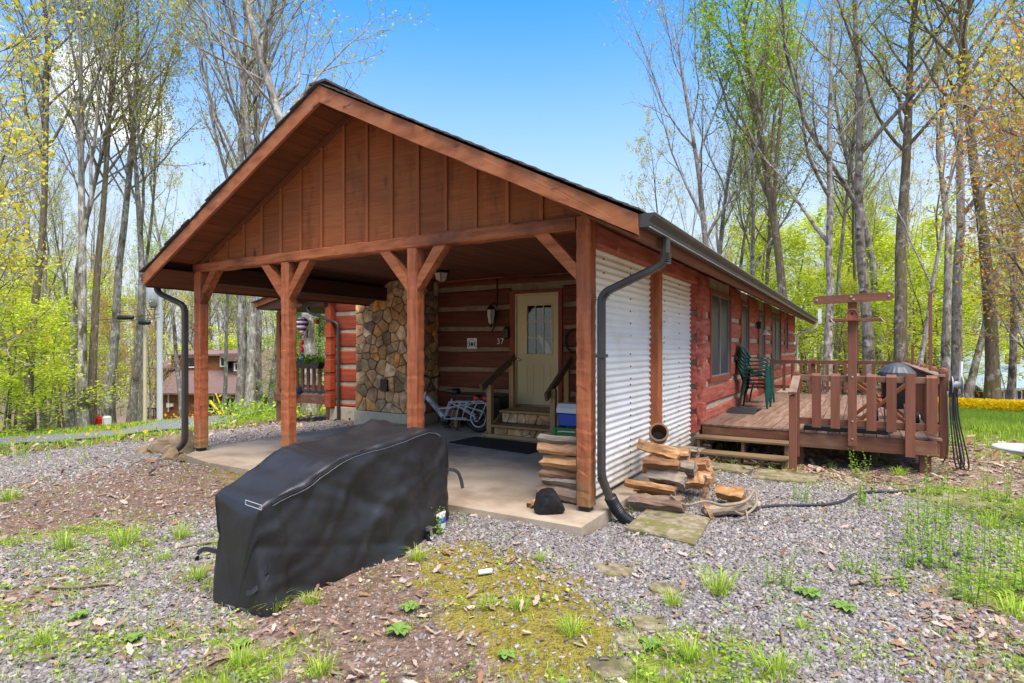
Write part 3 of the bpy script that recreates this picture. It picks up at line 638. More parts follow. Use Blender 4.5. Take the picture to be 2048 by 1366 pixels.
# vent in the left soffit
vt = MB(); zc = lambda x: roofz(x) - .198
vx0, vx1 = -8.62, -8.38
for k in range(3):
    ya = 6.55 + k * .16; vt.prism([(vx0, ya, zc(vx0)), (vx1, ya, zc(vx1)), (vx1, ya, zc(vx1) + .006), (vx0, ya, zc(vx0) + .006)], (0, .135, 0))
vt.build('soffit_vent', 'black', CAB)
# flat ceiling of the carport
n = 39
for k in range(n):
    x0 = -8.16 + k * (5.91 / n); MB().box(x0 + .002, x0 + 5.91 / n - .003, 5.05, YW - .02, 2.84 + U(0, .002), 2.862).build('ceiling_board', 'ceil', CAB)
# ---- gutters
def gutter(x, y0, y1, z, s, mat='gut'):
    prof = [(0, 0), (.0, -.105), (.075, -.105), (.085, -.085), (.078, -.06), (.105, -.028), (.118, -.02), (.122, 0), (.108, 0.0), (.106, -.012), (.094, -.022), (.066, -.058), (.07, -.088), (.066, -.097), (.008, -.097), (.008, 0)]
    b = MB(); b.prism([(x + s * p[0], y0, z + p[1]) for p in prof], (0, y1 - y0, 0)); g = b.build('gutter', mat, CAB)
    e = MB(); ep = prof[:8]
    e.prism([(x + s * p[0], y0 - .004, z + p[1]) for p in ep], (0, .004, 0)); e.build('end_cap', mat, g)
    e = MB(); e.prism([(x + s * p[0], y1, z + p[1]) for p in ep], (0, .004, 0)); e.build('end_cap', mat, g)
    e = MB(); e.bar((x + s * .120, y0, z + .003), (x + s * .120, y1, z + .003), .010, .006); e.bar((x + s * .084, y0, z - .107), (x + s * .084, y1, z - .107), .012, .005); e.build('gutter_lip', 'gutlip', g)
    return g
GZ = roofz(XR) - .0
gutter(XR + .004, Y0 + .02, YB, GZ, 1)
gutter(XL - .004, Y0 + .02, 9.2, GZ, -1)
def arc(p, a, b, r, n=6):
    """rounds the corner a-p-b"""
    p, a, b = Vector(p), Vector(a), Vector(b); u = (a - p).normalized(); v = (b - p).normalized()
    return [(p + u * r * (1 - t) ** 2 + v * r * t ** 2) for t in [i / n for i in range(n + 1)]]
def spout(path, r=.09, wd=.085, ht=.062, up=(0, 1, 0), mat='gut', name='downspout', par=None):
    pts = [Vector(path[0])]
    for i in range(1, len(path) - 1): pts += arc(path[i], path[i - 1], path[i + 1], r)
    pts.append(Vector(path[-1]))
    b = MB(); b.rtube(pts, wd, ht, up); return b.build(name, mat, par or CAB, smooth=True)
xg = XR + .06
d1 = spout([(xg, 4.95, GZ - .10), (xg, 4.95, 2.22), (-2.015, 4.95, 1.985), (-2.015, 4.95, .32), (-2.0, 4.98, .26), (-1.97, 5.06, .10)], up=(0, 1, 0), r=.085)
fl = MB()
for (p, q) in (((xg, 4.95, 2.30), (xg, 4.95, 2.22)), ((-1.93, 4.95, 2.02), (-2.015, 4.95, 1.93))):
    p, q = Vector(p), Vector(q)
    for k in range(6): c = p.lerp(q, k / 5); fl.obox(c, (.072, .092, .006), None)
fl.build('crimp', 'gut', d1)
MB().box(-2.06, -1.972, 4.90, 5.0, 1.41, 1.44).build('pipe_strap', 'gut', d1)
# corrugated black drain hose below it
pts = [Vector((-1.97, 5.05, .13)), Vector((-1.945, 5.09, .05)), Vector((-1.90, 5.12, -.03)), Vector((-1.83, 5.13, -.085)), Vector((-1.76, 5.13, -.115))]
def smoothpath(ps, n):
    ps = [Vector(p) for p in ps]; out = []
    for i in range(len(ps) - 1):
        p0, p1, p2, p3 = ps[max(i - 1, 0)], ps[i], ps[i + 1], ps[min(i + 2, len(ps) - 1)]
        for k in range(n):
            t = k / n; out.append(.5 * ((2 * p1) + (p2 - p0) * t + (2 * p0 - 5 * p1 + 4 * p2 - p3) * t * t + (3 * p1 - p0 - 3 * p2 + p3) * t ** 3))
    out.append(ps[-1]); return out
q = smoothpath(pts, 18)
hb = MB(); hb.tube(q, [.052 + (.007 if (i % 4) < 2 else -.003) for i in range(len(q))], 16)
tag(hb.build('drain_hose', 'black', at=(-1.9, 5.1, -.12), smooth='all'), 'ribbed black drain hose fitted to the end of the front downspout', 'hose')
spout([(XL - .06, 4.62, GZ - .10), (XL - .06, 4.62, 2.30), (-8.35, 4.80, 2.10), (-8.35, 4.80, .12), (-8.48, 4.72, .0)], up=(0, 1, 0), r=.10)
spout([(XR + .06, YB - .1, GZ - .08), (XR + .06, YB - .1, 2.25), (-2.07, YB - .25, 2.0), (-2.07, YB - .25, .0)], up=(0, 1, 0), mat='white')
MB().box(XR + .10, XR + .22, YB + .02, YB + .06, 2.40, 2.95).build('gutter_end_pipe', 'white', CAB)
spout([(-11.05, 9.22, 2.44), (-11.05, 9.22, 2.33), (-10.22, 9.40, 2.05), (-10.22, 9.40, -.25)], up=(0, 1, 0), r=.12)
MB().tube([(-2.6, 14.2, 4.0), (-2.6, 14.2, 3.2)], .05, 10).build('vent_pipe', 'white', CAB) if False else None
# ---- corrugated wall panels on the right side of the carport
def corr(y0, y1, z0, z1, x):
    pit, amp = .068, .0115; n = int((z1 - z0) / pit * 8); V = []; Fq = []
    ys = [y0, (y0 + y1) / 2, y1]
    for j, y in enumerate(ys):
        for i in range(n + 1):
            z = z0 + (z1 - z0) * i / n; seam = .006 if (i // 8) % 12 == 11 else 0
            V.append((x + amp * math.sin(2 * math.pi * (z - z0) / pit) + seam, y, z))
    for j in range(len(ys) - 1):
        for i in range(n): a = j * (n + 1) + i; Fq.append((a, a + n + 1, a + n + 2, a + 1))
    b = MB(); b.add(V, Fq); p = b.build('corrugated_panel', 'corr', CAB, smooth='all')
    sc = MB()
    for yy in [y0 + (y1 - y0) * f for f in (.22, .62)]:
        z = z0 + pit * 1.25
        while z < z1 - .05:
            sc.obox((x + amp + .002, yy + U(-.01, .01), z), (.010, .017, .017)); z += pit * rnd.choice((2, 2, 1, 3, 2))
    o = sc.build('screws', 'black', p, kind='stuff'); return p
corr(5.045, 6.998, .05, 2.47, -2.215); corr(7.142, 8.965, .05, 2.47, -2.215)
# ---- log walls
def sub(iv, cuts):
    for a, b in cuts:
        out = []
        for p, q in iv:
            if b <= p or a >= q: out.append((p, q)); continue
            if a > p: out.append((p, a))
            if b < q: out.append((b, q))
        iv = out
    return [(p, q) for p, q in iv if q - p > .04]
def log(axis_, a, b, face, back, z0, z1, mat):
    n = max(2, int((b - a) / .22)); vs = []; fs = []
    ph = U(0, 9)
    for i in range(n + 1):
        t = a + (b - a) * i / n
        e = .007 * math.sin(t * 1.9 + ph) + U(-.005, .005); e2 = .007 * math.sin(t * 2.3 + ph * 2) + U(-.005, .005); f = U(-.006, .006)
        s = 1 if face > back else -1
        sec = [(back, z0 + e), (face - s * .018, z0 + e), (face + f * .5, z0 + .03 + e), (face + f + s * .006, (z0 + z1) / 2), (face + f * .5, z1 - .03 + e2), (face - s * .018, z1 + e2), (back, z1 + e2)]
        for u, z in sec: vs.append((u, t, z) if axis_ == 'y' else (t, u, z))
    k = 7
    for i in range(n):
        for j in range(k): j2 = (j + 1) % k; fs.append((i * k + j, i * k + j2, (i + 1) * k + j2, (i + 1) * k + j))
    fs.append(tuple(range(k))[::-1]); fs.append(tuple(n * k + j for j in range(k)))
    return MB().add(vs, fs).build('log', mat, CAB)
XS, XI = -2.135, -2.30
DOOR = (-5.70, -4.60, .36, 2.56)
# door wall (and its left part behind the chimney)
fz = [.31 + .40 * k for k in range(7)]
for k in range(-1, 7):
    z0 = fz[0] + .4 * k; z1 = z0 + .315
    if k == -1: z0 = .155
    if k == 6: z1 = 2.83
    cuts = [(DOOR[0], DOOR[1])] if z0 < DOOR[3] and z1 > DOOR[2] else []
    for a, b in sub([(-10.58, -8.2), (-8.195, -2.20)], cuts): log('x', a, b, YW - .03, YW + .15, z0, z1, 'logx' if b < -8 else 'logshade')
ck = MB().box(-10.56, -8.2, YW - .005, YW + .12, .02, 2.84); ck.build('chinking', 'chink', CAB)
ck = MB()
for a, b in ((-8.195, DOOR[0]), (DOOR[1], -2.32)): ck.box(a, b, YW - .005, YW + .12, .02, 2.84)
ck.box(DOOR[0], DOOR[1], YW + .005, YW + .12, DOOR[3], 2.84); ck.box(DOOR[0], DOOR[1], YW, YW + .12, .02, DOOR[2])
ck.build('chinking', 'chinkshade', CAB)
MB().box(-10.6, -2.33, 9.68, YB - .45, 2.70, 2.73).build('room_ceiling', 'dark', CAB)
# right side wall
WIN = [(10.0, 11.62, 1.0, 2.42), (12.85, 13.75, 1.40, 2.42), (15.30, 16.25, .34, 2.36), (17.75, 19.75, .95, 2.42), (20.95, 21.75, 1.42, 2.36)]
sz_ = [.574 + .374 * k for k in range(6)]
for k in range(-1, 5):
    z0 = .574 + .374 * k; z1 = z0 + .288
    if k == 4: z1 = 2.67
    cuts = [(a - .085, b + .085) for a, b, c, d in WIN if z0 < d + .06 and z1 > c - .08]
    for a, b in sub([(8.99 + U(-.02, .02), YB - .3)], cuts): log('y', a, b, XS, XI, z0, z1, 'logy')
ck = MB()
yy = [9.15] + sum([[a, b] for a, b, c, d in WIN], []) + [YB - .35]
for i in range(0, len(yy), 2): ck.box(XI + .02, XS - .03, yy[i], yy[i + 1], -.05, 2.67)
for a, b, c, d in WIN: ck.box(XI + .02, XS - .032, a, b, -.05, c); ck.box(XI + .02, XS - .032, a, b, d, 2.67)
ck.build('chinking', 'chink', CAB)
MB().box(XI + .01, XS + .006, 9.64, YB - .3, -.2, .19, .0).build('foundation', 'found', CAB)
for k in range(6):  # white-painted lower log, flaking, behind the deck
    pass
# ends of the left wall's logs at the far corner, its wall, the back wall
for k in range(7):
    z0 = .13 + .4 * k; MB().box(-10.575, -10.385, 9.30 + U(-.008, .008), 9.46, z0, z0 + .30, .008).build('log_end', 'logx', CAB)
MB().box(-10.56, -10.40, 9.325, 9.462, .1, 2.75).build('corner_board', 'logx', CAB)
for k in range(6):
    z0 = .40 + .374 * k; b = MB(); b.prism([(-2.137, 9.03, z0), (-2.137, 9.03, z0 + .27), (-2.03, 9.03, z0 + .25), (-2.045, 9.03, z0 + .04)], (0, .17, 0)); b.build('log_end', 'logy', CAB)
MB().box(-10.78, -10.62, 9.66, YB - .3, .1, 2.7).build('side_wall', 'logx', CAB)
MB().box(-10.6, -2.32, YB - .42, YB - .31, 0, 2.5).build('back_wall', 'logx', CAB)
MB().box(-10.57, -9.09, YW - .06, YW + .1, -.55, .145, .008).build('foundation', 'found', CAB)
MB().box(-10.6, -2.34, 9.75, YB - .45, .30, .33).build('floor', 'dark', CAB)
# windows of the right wall
def window(y0, y1, z0, z1, n, door=False):
    f = MB(); x = XS + .018
    for (a, b, c, d) in ((y0 - .085, y0 - .002, z0 - .09, z1 + .06), (y1 + .002, y1 + .085, z0 - .09, z1 + .06), (y0 - .001, y1 + .001, z1, z1 + .06), (y0 - .001, y1 + .001, z0 - .09, z0 - .002)):
        f.box(XI + .03, x, a, b, c, d, .005)
    fr = f.build('door' if door else 'window', 'trim', CAB)
    w = MB()
    t = .028
    for k in range(n):
        a = y0 + (y1 - y0) * k / n + .004; b = y0 + (y1 - y0) * (k + 1) / n - .004
        zz = z0 + (.62 if door else 0)
        for q in ((a, a + t, zz, z1 - .004), (b - t, b, zz, z1 - .004), (a + t, b - t, zz, zz + t), (a + t, b - t, z1 - t, z1 - .004)): w.box(x - .06, x - .025, *q)
    w.build('frame', 'frame', fr)
    for k in range(n):
        a = y0 + (y1 - y0) * k / n + .03; b = y0 + (y1 - y0) * (k + 1) / n - .03
        MB().box(x - .055, x - .045, a, b, z0 + (.65 if door else .03), z1 - .03).build('pane', 'screen', fr)
    if door: MB().box(x - .06, x - .03, y0, y1, z0, z0 + .62).build('door_panel', 'trim', fr)
for (a, b, c, d), n, dr in zip(WIN, (2, 1, 1, 2, 1), (0, 0, 1, 0, 0)): window(a, b, c, d, n, dr)
# ---- the cream entrance door
dx0, dx1, dz0, dz1 = -5.565, -4.715, .44, 2.47
t = MB()
for q in ((-5.70, dx0 - .035, .36, 2.56), (dx1 + .035, -4.60, .36, 2.56), (dx0 - .0349, dx1 + .0349, dz1 + .035, 2.56)): t.box(q[0], q[1], YW - .055, YW + .1, q[2], q[3], .006)
DR = t.build('entrance_door', 'trim', CAB)
j = MB()
for q in ((dx0 - .034, dx0 - .003, dz0 - .02, dz1 + .034), (dx1 + .003, dx1 + .034, dz0 - .02, dz1 + .034), (dx0 - .002, dx1 + .002, dz1 + .003, dz1 + .034)): j.box(q[0], q[1], YW - .03, YW + .08, q[2], q[3], .003)
j.build('door_jamb', 'door', DR)
MB().box(dx0 - .03, dx1 + .03, YW - .09, YW + .05, dz0 - .04, dz0 - .004, .004).build('threshold', 'steel', DR)
lf = MB(); yl = YW + .0
wx0, wx1, wz0, wz1 = -5.345, -4.84, 1.38, 2.275
for q in ((dx0, wx0, dz0, dz1), (wx1, dx1, dz0, dz1), (wx0, wx1, wz1, dz1), (wx0, wx1, dz0, wz0)): lf.box(q[0], q[1], yl, yl + .045, q[2], q[3])
lf.build('door_leaf', 'door', DR)
mo = MB()
for q in ((wx0 - .03, wx0, wz0 - .03, wz1 + .03), (wx1, wx1 + .03, wz0 - .03, wz1 + .03), (wx0, wx1, wz1, wz1 + .03), (wx0, wx1, wz0 - .03, wz0)): mo.box(q[0], q[1], yl - .012, yl - .0005, q[2], q[3], .004)
for k in (1, 2):
    x = wx0 + (wx1 - wx0) * k / 3; mo.box(x - .009, x + .009, yl + .002, yl + .012, wz0, wz1)
    z = wz0 + (wz1 - wz0) * k / 3; mo.box(wx0, wx1, yl + .0015, yl + .0115, z - .009, z + .009)
for (a, b) in ((-5.36, -5.21), (-5.01, -4.86)):
    for q in ((a, a + .012, .66, 1.18), (b - .012, b, .66, 1.18), (a + .012, b - .012, 1.168, 1.18), (a + .012, b - .012, .66, .672)): mo.box(q[0], q[1], yl - .008, yl - .0005, q[2], q[3])
mo.build('moulding', 'door', DR)
def glassmat():
    m, t, b = mk('clear_door_glass'); t.nodes.clear(); L = t.links.new
    g = nd(t, 'ShaderNodeBsdfGlossy'); g.inputs['Roughness'].default_value = .02; tr = nd(t, 'ShaderNodeBsdfTransparent'); tr.inputs[0].default_value = (.8, .85, .8, 1)
    fr = nd(t, 'ShaderNodeFresnel'); fr.inputs[0].default_value = 1.5; r = nd(t, 'ShaderNodeMath', operation='MULTIPLY_ADD'); r.inputs[1].default_value = 1.0; r.inputs[2].default_value = .02; L(fr.outputs[0], r.inputs[0])
    mi = nd(t, 'ShaderNodeMixShader'); L(r.outputs[0], mi.inputs[0]); L(tr.outputs[0], mi.inputs[1]); L(g.outputs[0], mi.inputs[2])
    o = nd(t, 'ShaderNodeOutputMaterial'); L(mi.outputs[0], o.inputs[0]); return m
MT['glass'] = glassmat()
for a in range(3):
    for b in range(3):
        x0 = wx0 + (wx1 - wx0) * a / 3; z0 = wz0 + (wz1 - wz0) * b / 3
        MB().box(x0 + .004, x0 + (wx1 - wx0) / 3 - .004, yl + .016, yl + .020, z0 + .004, z0 + (wz1 - wz0) / 3 - .004).build('pane', 'glass', DR)
kb = MB(); Rk = Matrix.Rotation(math.pi / 2, 3, 'X')
kb.lathe((dx0 + .06, yl - .0, 1.27), [(.03, 0), (.03, .008), (.012, .012), (.012, .035), (.026, .045), (.028, .06), (.015, .07), (0, .071)], 14, Rk); kb.build('door_knob', 'brass', DR, smooth=True)
MB().box(-5.2, -5.08, yl - .028, yl - .001, 2.50, 2.56).build('door_bracket', 'bronze', DR)
# ------------------------------------------------------------------ stone chimney
CHM = MB(); CX0, CX1, CYF = -9.05, -7.40, 8.78
CHM.prism([(CX0 + .03, CYF + .03, .16), (CX1 - .03, CYF + .03, .16), (CX1 - .03, CYF + .03, 2.835), (-8.27, CYF + .03, 2.835), (-8.33, CYF + .03, 2.52), (CX0 + .03, CYF + .03, 2.40)], (0, .68, 0))
CHM = CHM.build('chimney', 'mortar', CAB, label='fieldstone chimney on a cream footing')
MB().box(CX0 - .02, CX1 + .02, CYF - .03, YW - .06, -.3, .19, .012).build('footing', 'found', CHM)
def voronoi(w, h, n, rx=1.0):
    pts = []
    tries = 0
    while len(pts) < n and tries < 9000:
        tries += 1; p = (U(0, w), U(0, h)); m = .80 * math.sqrt(w * h / n) * U(.45, 1.3)
        if all((p[0] - q[0]) ** 2 + ((p[1] - q[1]) * rx) ** 2 > m * m for q in pts): pts.append(p)
    cells = []
    for i, p in enumerate(pts):
        poly = [(0, 0), (w, 0), (w, h), (0, h)]
        for j, q in enumerate(pts):
            if i == j: continue
            mx_, my_ = (p[0] + q[0]) / 2, (p[1] + q[1]) / 2; nx, ny = q[0] - p[0], q[1] - p[1]; out = []
            for k in range(len(poly)):
                a, b = poly[k], poly[(k + 1) % len(poly)]
                da = (a[0] - mx_) * nx + (a[1] - my_) * ny; db = (b[0] - mx_) * nx + (b[1] - my_) * ny
                if da <= 0: out.append(a)
                if (da < 0 < db) or (db < 0 < da): s = da / (da - db); out.append((a[0] + (b[0] - a[0]) * s, a[1] + (b[1] - a[1]) * s))
            poly = out
            if len(poly) < 3: break
        if len(poly) >= 3: cells.append((p, poly))
    return cells
SCOL = [(1.0, .92, .8), (1.3, 1.1, .85), (.75, .72, .68), (1.6, 1.55, 1.5), (1.45, .95, .42), (1.15, .85, .58), (.6, .56, .5), (1.35, 1.2, 1.05), (1.2, 1.0, .72), (1.25, .9, .7)]
def stones(w, h, n, org, ux, uz, out, par, clip=None, gap=.009, prot=.045, cols=SCOL, hole=None):
    org, ux, uz, out = Vector(org), Vector(ux), Vector(uz), Vector(out)
    for p, poly in voronoi(w, h, n):
        if clip and not clip(p): continue
        if hole and hole(p): continue
        c = (sum(q[0] for q in poly) / len(poly), sum(q[1] for q in poly) / len(poly))
        # drop slivers, round the corners a little
        pp = []
        for k in range(len(poly)):
            a, b, d = poly[k - 1], poly[k], poly[(k + 1) % len(poly)]
            if math.hypot(b[0] - a[0], b[1] - a[1]) < .02: continue
            pp += [(b[0] + (a[0] - b[0]) * .10, b[1] + (a[1] - b[1]) * .10), (b[0] + (d[0] - b[0]) * .10, b[1] + (d[1] - b[1]) * .10)]
        if len(pp) < 6: continue
        def ring(shr, dep, jit):
            r = []
            for q in pp:
                dx, dy = q[0] - c[0], q[1] - c[1]; l = math.hypot(dx, dy) + 1e-6; f = max(.3, 1 - (shr + U(0, jit)) / l)
                r.append(org + ux * (c[0] + dx * f) + uz * (c[1] + dy * f) + out * (dep + U(-jit, jit) * .4))
            return r
        pr = prot * U(.6, 1.3); m = len(pp)
        r0, r1, r2 = ring(gap, 0, .0), ring(gap, pr * .8, .004), ring(gap + .014, pr, .010)
        cen = org + ux * c[0] + uz * c[1] + out * (pr + U(0, .012))
        vs = r0 + r1 + r2 + [cen]; fs = []
        for k in range(m):
            k2 = (k + 1) % m; fs += [(k, k2, m + k2, m + k), (m + k, m + k2, 2 * m + k2, 2 * m + k), (2 * m + k, 2 * m + k2, 3 * m)]
        cc = rnd.choice(cols); f = U(.85, 1.35)
        MB().add(vs, fs).build('stone', 'stone', par, col=tuple(x * f for x in cc))
stones(CX1 - CX0, 2.64, 98, (CX0, CYF + .03, .195), (1, 0, 0), (0, 0, 1), (0, -1, 0), CHM, clip=lambda p: p[1] < 2.25 + (0 if p[0] < .70 else 1), prot=.034)
stones(.66, 2.64, 40, (CX1 - .03, CYF + .03, .195), (0, 1, 0), (0, 0, 1), (1, 0, 0), CHM, prot=.03)
MB().box(-8.30, -8.12, CYF - .065, CYF + .0, .62, .86, .006).build('cleanout_door', 'bronze', CHM)
# ------------------------------------------------------------------ wooden entrance steps
ST = thing('wooden_steps', 'treated wood entrance steps with two slanted handrails and stone risers below the cream door', 'steps', (-4.9, 8.7, 0))
FX0, FX1 = -5.40, -4.14
for x, y0 in ((FX0, 8.27), (FX1, 8.15)): MB().box(x - .045, x + .045, y0, y0 + .09, .0, .86 if x < -5 else .85, .004).build('post', 'pine', ST)
for x in (FX0 - .03, -4.33): MB().box(x - .045, x + .045, 9.05, 9.14, .0, 1.24, .004).build('post', 'pine', ST)
MB().bar((FX0 - .04, 8.10, .82), (FX0 - .04, 9.20, 1.33), .05, .13, ch=.005).build('handrail', 'tread', ST)
MB().bar((FX1 - .02, 7.98, .73), (-4.30, 9.20, 1.31), .05, .13, ch=.005).build('handrail', 'tread', ST)
MB().box(FX0 + .05, FX1 - .05, 8.24, 8.50, .165, .203, .005).build('tread', 'pinex', ST)
MB().box(FX0 + .05, FX1 - .05, 8.52, 8.80, .385, .423, .005).build('tread', 'pinex', ST)
for k in range(4): MB().box(FX0 + .02, FX1 - .0, 8.81 + k * .15, 8.955 + k * .15, .385, .423, .004).build('landing_board', 'pinex', ST)
MB().box(FX0 - .08, FX1 + .02, 8.18, 8.225, .0, .055, .003).build('kick_board', 'pinex', ST)
for x in (FX0 - .06, FX1 + .075):
    MB().prism([(x, 8.12, .0), (x, 8.98, .0), (x, 8.98, .40), (x, 8.82, .40)], (.038, 0, 0)).build('stringer', 'pine', ST)
rs = MB(); rs.box(FX0 + .05, FX1 - .06, 8.36, 8.50, .0, .163).box(FX0 + .05, FX1 - .06, 8.62, 8.78, .0, .383); RS = rs.build('stone_riser', 'mortar', ST)
PALE = [(1.6, 1.5, 1.3), (1.3, 1.15, .9), (1.8, 1.75, 1.6), (1.1, .9, .65)]
stones(FX1 - FX0 - .14, .15, 8, (FX0 + .06, 8.36, .005), (1, 0, 0), (0, 0, 1), (0, -1, 0), RS, prot=.025, cols=PALE, gap=.006)
stones(FX1 - FX0 - .14, .17, 8, (FX0 + .06, 8.62, .205), (1, 0, 0), (0, 0, 1), (0, -1, 0), RS, prot=.025, cols=PALE, gap=.006)
# door mat
mt = MB(); a, b, c, d = gp(950, 875, .0), gp(1112, 893, .0), gp(1055, 909, .0), gp(897, 886, .0)
mt.prism([(p[0], p[1], .004) for p in (d, c, b, a)], (0, 0, .012))
tag(mt.build('doormat', 'rubber', at=(-4.8, 7.7, .0)), 'flat black rubber mat on the concrete before the entrance steps', 'mat')
# ------------------------------------------------------------------ fittings on the door wall
yw = YW - .045
L1 = thing('wall_lantern', 'bronze lantern on a scrolled bracket hanging on the dark log wall left of the door', 'lantern', (-6.03, yw, 1.95))
lx = -6.03
MB().lathe((lx, yw - .14, 2.10), [(.012, .22), (.02, .2), (.05, .19), (.085, .14), (.09, .125), (.0, .12)], 6).build('cap', 'bronze', L1)
MB().lathe((lx, yw - .14, 2.0), [(.035, -.06), (.055, -.02), (.082, .1), (.085, .215)], 6).build('glass', 'lampglass', L1)
g = MB()
for k in range(6):
    a = math.pi / 3 * k; g.tube([(lx + .036 * math.cos(a), yw - .14 + .036 * math.sin(a), 1.94), (lx + .084 * math.cos(a), yw - .14 + .084 * math.sin(a), 2.1), (lx + .088 * math.cos(a), yw - .14 + .088 * math.sin(a), 2.22)], .006, 4)
g.lathe((lx, yw - .14, 1.90), [(.0, -.03), (.025, 0), (.04, .04), (.0, .045)], 6)
g.build('cage', 'bronze', L1)
MB().tube(smoothpath([(lx + .04, yw, 2.30), (lx + .04, yw - .08, 2.36), (lx, yw - .14, 2.33)], 6), .010, 6).tube(smoothpath([(lx + .03, yw, 2.2), (lx + .02, yw - .03, 1.95), (lx, yw - .06, 1.86), (lx - .03, yw - .05, 1.80), (lx - .01, yw - .03, 1.78)], 6), .012, 6).build('bracket', 'bronze', L1)
MB().bar((lx + .045, yw - .005, 2.28), (lx + .045, yw - .005, 2.83), .02, .02).build('conduit', 'bronze', L1)
L2 = thing('ceiling_lantern', 'small flush lantern with a bronze top on the carport ceiling', 'lantern', (-6.27, 8.1, 2.84))
MB().lathe((-6.27, 8.1, 2.84), [(.0, .0), (.15, .0), (.16, -.03), (.10, -.05), (.0, -.05)][::-1], 6).build('base', 'bronze', L2)
MB().lathe((-6.27, 8.1, 2.84), [(.055, -.19), (.105, -.16), (.135, -.05)], 6).build('glass', 'lampglass', L2)
g = MB()
for k in range(6): a = math.pi / 3 * k; g.tube([(-6.27 + .056 * math.cos(a), 8.1 + .056 * math.sin(a), 2.65), (-6.27 + .107 * math.cos(a), 8.1 + .107 * math.sin(a), 2.68), (-6.27 + .137 * math.cos(a), 8.1 + .137 * math.sin(a), 2.79)], .007, 4)
g.build('cage', 'bronze', L2)
PQ = thing('wall_plaque', 'square cream plaque with a dark cabin and trees emblem on the log wall', 'plaque', (-6.56, yw, 1.58))
px0, pz0, pw, ph = -6.675, 1.475, .23, .21
MB().box(px0, px0 + pw, yw - .012, yw, pz0, pz0 + ph, .004).build('plate', 'cwhite', PQ)
e = MB(); ye = yw - .0145; cx_, cz_ = px0 + pw / 2, pz0 + .085
def flat(pts): e.add([(p[0], ye, p[1]) for p in pts], [tuple(range(len(pts)))])
for k in range(16):
    a0, a1 = math.pi * k / 16, math.pi * (k + 1) / 16
    for r0, r1 in ((.095, .102), (.078, .083)):
        if r0 < .08 and 5 < k < 10: continue
        flat([(cx_ + r0 * math.cos(a0), cz_ + r0 * math.sin(a0)), (cx_ + r1 * math.cos(a0), cz_ + r1 * math.sin(a0)), (cx_ + r1 * math.cos(a1), cz_ + r1 * math.sin(a1)), (cx_ + r0 * math.cos(a1), cz_ + r0 * math.sin(a1))])
for tx in (-.058, .058):
    for k in range(3): flat([(cx_ + tx - .02 + .003 * k, cz_ - .03 + .022 * k), (cx_ + tx + .02 - .003 * k, cz_ - .03 + .022 * k), (cx_ + tx, cz_ + .008 + .022 * k)])
flat([(cx_ - .03, cz_ - .03), (cx_ + .03, cz_ - .03), (cx_ + .03, cz_ + .025), (cx_, cz_ + .055), (cx_ - .03, cz_ + .025)])
for tx in (-.095, .07): flat([(cx_ + tx, cz_ - .05), (cx_ + tx + .03, cz_ - .05), (cx_ + tx + .03, cz_ - .035), (cx_ + tx, cz_ - .035)])
e.build('emblem', 'bronze', PQ)
def text(s, size, mat, parent, mtx, name, ext=.002):
    cu = bpy.data.curves.new('lettering', 'FONT'); cu.body = s; cu.size = size; cu.extrude = ext; cu.align_x = 'LEFT'; cu.resolution_u = 3
    o = bpy.data.objects.new('lettering', cu); COL.objects.link(o); bpy.context.view_layer.update()
    me = bpy.data.meshes.new_from_object(o.evaluated_get(bpy.context.evaluated_depsgraph_get())); bpy.data.objects.remove(o); bpy.data.curves.remove(cu)
    me.transform(Matrix.Translation(-OFF[parent.name]) @ mtx); me.materials.clear(); me.materials.append(MT[mat]); return link(name, me, parent)
HN = thing('house_number', 'pale metal house number 37 on the log wall beside the door', 'number', (-5.95, yw, 1.56))
RT = Matrix.Rotation(math.pi / 2, 4, 'X')
text('3', .155, 'cwhite', HN, Matrix.Translation((-5.99, yw - .004, 1.567)) @ RT, 'digit'); text('7', .155, 'cwhite', HN, Matrix.Translation((-5.905, yw - .004, 1.57)) @ RT, 'digit')
MBX = thing('mailbox', 'dark metal letter box on the log wall between the number 37 and the door', 'mailbox', (-5.75, yw, 1.6))
b = MB(); b.prism([(-5.80, yw, 1.66), (-5.80, yw - .07, 1.68), (-5.80, yw - .07, 1.84), (-5.80, yw, 1.90)], (.10, 0, 0)); b.build('body', 'bronze', MBX)
MB().bar((-5.805, yw - .08, 1.845), (-5.695, yw - .08, 1.845), .02, .02).build('lid', 'bronze', MBX)
WR = MB(); WR.tube([(-4.36 + .17 * math.cos(t * .3), yw - .03, 1.62 + .2 * math.sin(t * .3)) for t in range(22)], .02, 6)
tag(WR.build('wall_hoop', 'bronze', at=(-4.36, yw, 1.42), smooth='all'), 'round dark hoop hanging on the log wall right of the door', 'hoop')
# white sheet added just behind the door glass, in the shape of a reflection
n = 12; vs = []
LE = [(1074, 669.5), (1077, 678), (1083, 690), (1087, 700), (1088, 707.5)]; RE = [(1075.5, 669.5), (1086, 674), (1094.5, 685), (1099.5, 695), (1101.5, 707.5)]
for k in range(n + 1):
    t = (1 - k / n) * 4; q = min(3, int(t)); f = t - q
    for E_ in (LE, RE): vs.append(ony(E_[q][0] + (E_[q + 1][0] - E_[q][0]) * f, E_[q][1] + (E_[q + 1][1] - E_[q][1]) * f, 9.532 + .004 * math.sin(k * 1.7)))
tag(MB().add(vs, [(2 * k, 2 * k + 1, 2 * k + 3, 2 * k + 2) for k in range(n)]).build('reflection_sheet', 'cwhite', at=(-5.0, 9.532, 1.3)), 'white sheet shaped as a reflection behind the lower right panes of the door', 'reflection_sheet')
